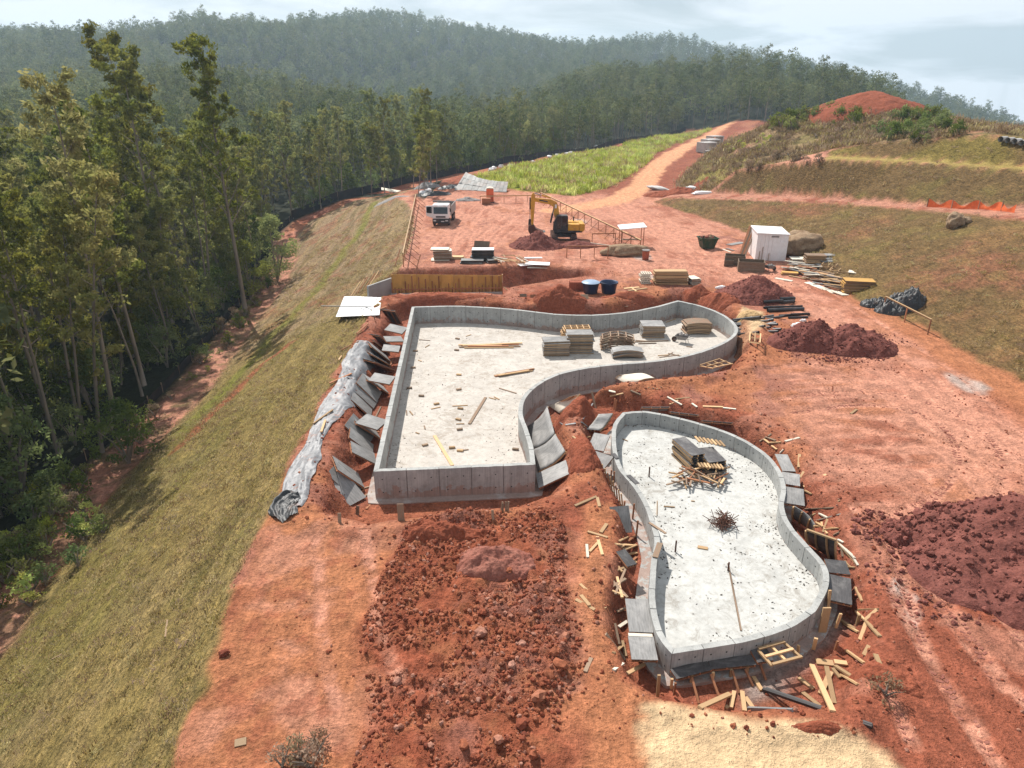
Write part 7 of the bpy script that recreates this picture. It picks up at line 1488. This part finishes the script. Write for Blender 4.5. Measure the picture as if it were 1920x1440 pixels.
for u, v, s_ in ((1740, 880 + 130, .42), (1715, 990, .5), (1732, 985, .38), (1752, 1000, .36), (1890, 975, .5), (1716, 1045, .3), (1738, 1062, .36), (1778, 1030, .28), (1730, 1075, .3), (1045, 1110, .3), (955, 1080, .26), (1055, 1000, .3), (900, 1190, .42), (1015, 1180, .36), (960, 1250, .3), (790, 1320, .42), (1010, 1310, .5), (980, 1360, .42), (1050, 1250, .46), (1030, 1270, .4), (420, 1228, .35), (615, 1223, .16), (770, 1200, .3), (905, 1150, .3), (860, 1230, .28), (1060, 1195, .34), (1040, 1225, .34), (935, 1390, .36), (1000, 1420, .4), (870, 1400, .34), (745, 1280, .3), (820, 1150, .3), (980, 1210, .3)):
    q = G(u, v); o = link('soil_clod', rnd.choice(CLP if u > 1600 else CL), None, Vector((q.x, q.y, topz(q.x, q.y) + s_ * .2)), (rnd.gauss(0, .4), rnd.gauss(0, .4), rnd.uniform(0, 6)), (s_ * 1.05, s_, s_ * .9))
    tag(o, ('large purple clod at the foot of the big soil heap' if u > 1600 else 'large clod of red soil in the churned ground at front' if u > 700 else 'lone clod on the orange path'), 'clod', 'large clods')
def tuft(seed, n, h, w, mat, spread):
    rs = np.random.RandomState(seed); mb = MB()
    for k in range(n):
        x, y = rs.normal(size=2) * spread; a_ = rs.uniform(0, 6.28); hh = h * rs.uniform(.5, 1.2); lx, ly = math.cos(a_) * hh * rs.uniform(.2, .9), math.sin(a_) * hh * rs.uniform(.2, .9); bx, by = -math.sin(a_) * w, math.cos(a_) * w
        mb.add([(x - bx, y - by, -.02), (x + bx, y + by, -.02), (x + lx * .5 + bx * .7, y + ly * .5 + by * .7, hh * .65), (x + lx * .5 - bx * .7, y + ly * .5 - by * .7, hh * .65), (x + lx, y + ly, hh)], [(0, 1, 2, 3), (3, 2, 4)])
    return mb.mesh('grass_tuft', M[mat], False, fix=False)
def stock(name, mats): 
    c = bpy.data.collections.new(name); [c.objects.link(bpy.data.objects.new('grass_tuft', m_)) for m_ in mats]; return c
turf_s = stock('turf_stock', [tuft(1, 16, .09, .014, 'leaf_turf', .12), tuft(2, 14, .07, .014, 'leaf_turf', .14), tuft(3, 16, .09, .014, 'leaf_dry', .12)]); field_s = stock('field_stock', [tuft(4, 26, .75, .05, 'leaf_grass', .35), tuft(5, 22, .55, .05, 'leaf_grass', .4), tuft(6, 24, .65, .05, 'leaf_turf', .35)])
scrub_s = stock('scrub_stock', [tuft(7, 26, .5, .04, 'leaf_dry', .4), tuft(8, 22, .35, .04, 'leaf_dry', .45), tuft(9, 20, .4, .05, 'leaf_turf', .4)])
pts = []; scs = []
many(6000, (-27, -8), (12, 50), lambda X, Y: (sdf_poly(X, Y, LEFTP) > .1) & (fbm(X, Y, .9, 3, 81) > .33), .6, 1.5, 1.5)
many(4000, (-32, -10), (50, 115), lambda X, Y: (sdf_poly(X, Y, LEFTP) > .1) & (fbm(X, Y, .5, 3, 81) > .48), .8, 1.8, 1.5)
B1 = clip_(BASE) + clip_(EDGE1)[::-1]; B2 = clip_(BASE2[:9]) + clip_(EDGE2[:9])[::-1]; B3 = clip_(BASE3) + clip_(EDGE3)[::-1]
many(5000, (21, 58), (30, 113), lambda X, Y: ((sdf_poly(X, Y, B1) > .1) | (sdf_poly(X, Y, B2) > .1) | (sdf_poly(X, Y, B3) > .1)) & (fbm(X, Y, .6, 3, 82) > .42) & (X < Y * .8), .9, 2.0, 1.5)
scatter('turf', pts, scs, turf_s, label='short dry turf growing on the banks', cat='grass', tilt=.25, seed=4)
pts = []; scs = []
many(26000, (-10, 86), (118, 315), lambda X, Y: sdf_poly(X, Y, FIELDP) > -.3, .5, 1.6, 1.6)
scatter('field_grass', pts, scs, field_s, label='tufted bright grass covering the field', cat='grass', tilt=.2, seed=5)
pts = []; scs = []
many(16000, (28, 72), (82, 170), lambda X, Y: (sdf_poly(X, Y, MOUND) > 0) & (fbm(X, Y, .25, 3, 83) > .42), .5, 1.5, 1.6)
scatter('dry_scrub', pts, scs, scrub_s, label='dry brown scrub covering the terraced hill', cat='scrub', tilt=.2, seed=6)

def litter(name, poly, inner_, floor, n, label):
    P_ = []; Q_ = []; X = nr.uniform(poly[:, 0].min(), poly[:, 0].max(), n * 6); Y = nr.uniform(poly[:, 1].min(), poly[:, 1].max(), n * 6)
    d = sdf_poly(X, Y, [tuple(p) for p in inner_]); pr = np.where(d > .04, np.exp(-d / .9) * .8 + .10 * (fbm(X, Y, .5, 3, 91) > .55) + .012, 0); ok = nr.rand(len(X)) < pr * sstep(.35, .6, fbm(X, Y, .8, 3, 92))
    for x, y in list(zip(X[ok], Y[ok]))[:n]: P_.append((x, y, floor + .008)); Q_.append(.025 + .085 * rnd.random() ** 3)
    scatter(name, P_, Q_, gr_s, label=label, cat='litter', tilt=.5)
M['grit'] = mat_plain('dark_grit', (.085, .075, .065), .9, .4, 9, rand=.5)
gr_s = bpy.data.collections.new('grit_stock')
for k in range(3):
    me = clod_mesh(k + 20, 1, 'grit'); [setattr(v, 'co', Vector((v.co.x * 1.5, v.co.y * .8, v.co.z * .4))) for v in me.vertices]; gr_s.objects.link(bpy.data.objects.new('grit', me))
litter('floor_litter', small_out, small_in, SM_FLOOR, 2000, 'dark grit and crumbs strewn along the small pool floor')
litter('floor_litter', big_out, big_in, BIG_FLOOR, 2600, 'dark grit and crumbs strewn over the large pool floor')

# lug prints pressed along the fresher wheel ruts
def lug_prints():
    mb = MB()
    for ri in (0, 2, 3, 18):
        lp = np.array(RUTS[ri]); sl_ = np.concatenate([[0], np.cumsum(np.linalg.norm(np.diff(lp, axis=0), axis=1))]); n = int(sl_[-1] / .2)
        for k in range(n):
            q = k * .2; x = float(np.interp(q, sl_, lp[:, 0])); y = float(np.interp(q, sl_, lp[:, 1])); x2 = float(np.interp(q + .1, sl_, lp[:, 0])); y2 = float(np.interp(q + .1, sl_, lp[:, 1]))
            d = Vector((x2 - x, y2 - y, 0))
            if d.length < 1e-4 or y > 60: continue
            d.normalize(); nn_ = Vector((-d.y, d.x, 0)); yaw = math.atan2(d.y, d.x)
            for off in (-.95, .95):
                for half in (-1, 1):
                    if rnd.random() < .25 + .5 * (mnoise.noise(Vector((x * .35, y * .35, off))) > -.05): continue
                    c = Vector((x, y, 0)) + nn_ * (off + half * .11); c.z = gz(c.x, c.y) - .004 + rnd.uniform(-.012, .004); mb.box(c, (rnd.uniform(.06, .1), rnd.uniform(.14, .22), .04), rz=yaw + half * .5 + rnd.gauss(0, .12))
    o = mb.build('tyre_prints', M['soil_pinkish']); tag(o, 'ladder-like tyre lug prints pressed into the red earth at right', 'tyre print', kind='stuff')
lug_prints()
# ------------------------------------------------------------------ haze in the valley air
def build_haze():
    top = 150.0; mb = MB(); mb.box((0, 0, (top - 330) / 2), (3900, 4300, top + 330))
    m = bpy.data.materials.new('valley_haze'); m.use_nodes = True; n = m.node_tree.nodes; n.clear()
    o = n.new('ShaderNodeOutputMaterial'); v = n.new('ShaderNodeVolumePrincipled')
    v.inputs['Color'].default_value = (.62, .82, 1.0, 1); v.inputs['Density'].default_value = .00029; v.inputs['Anisotropy'].default_value = .25
    m.node_tree.links.new(v.outputs[0], o.inputs['Volume'])
    h = mb.build('haze', m); tag(h, kind='stuff'); h.display_type = 'WIRE'
build_haze()
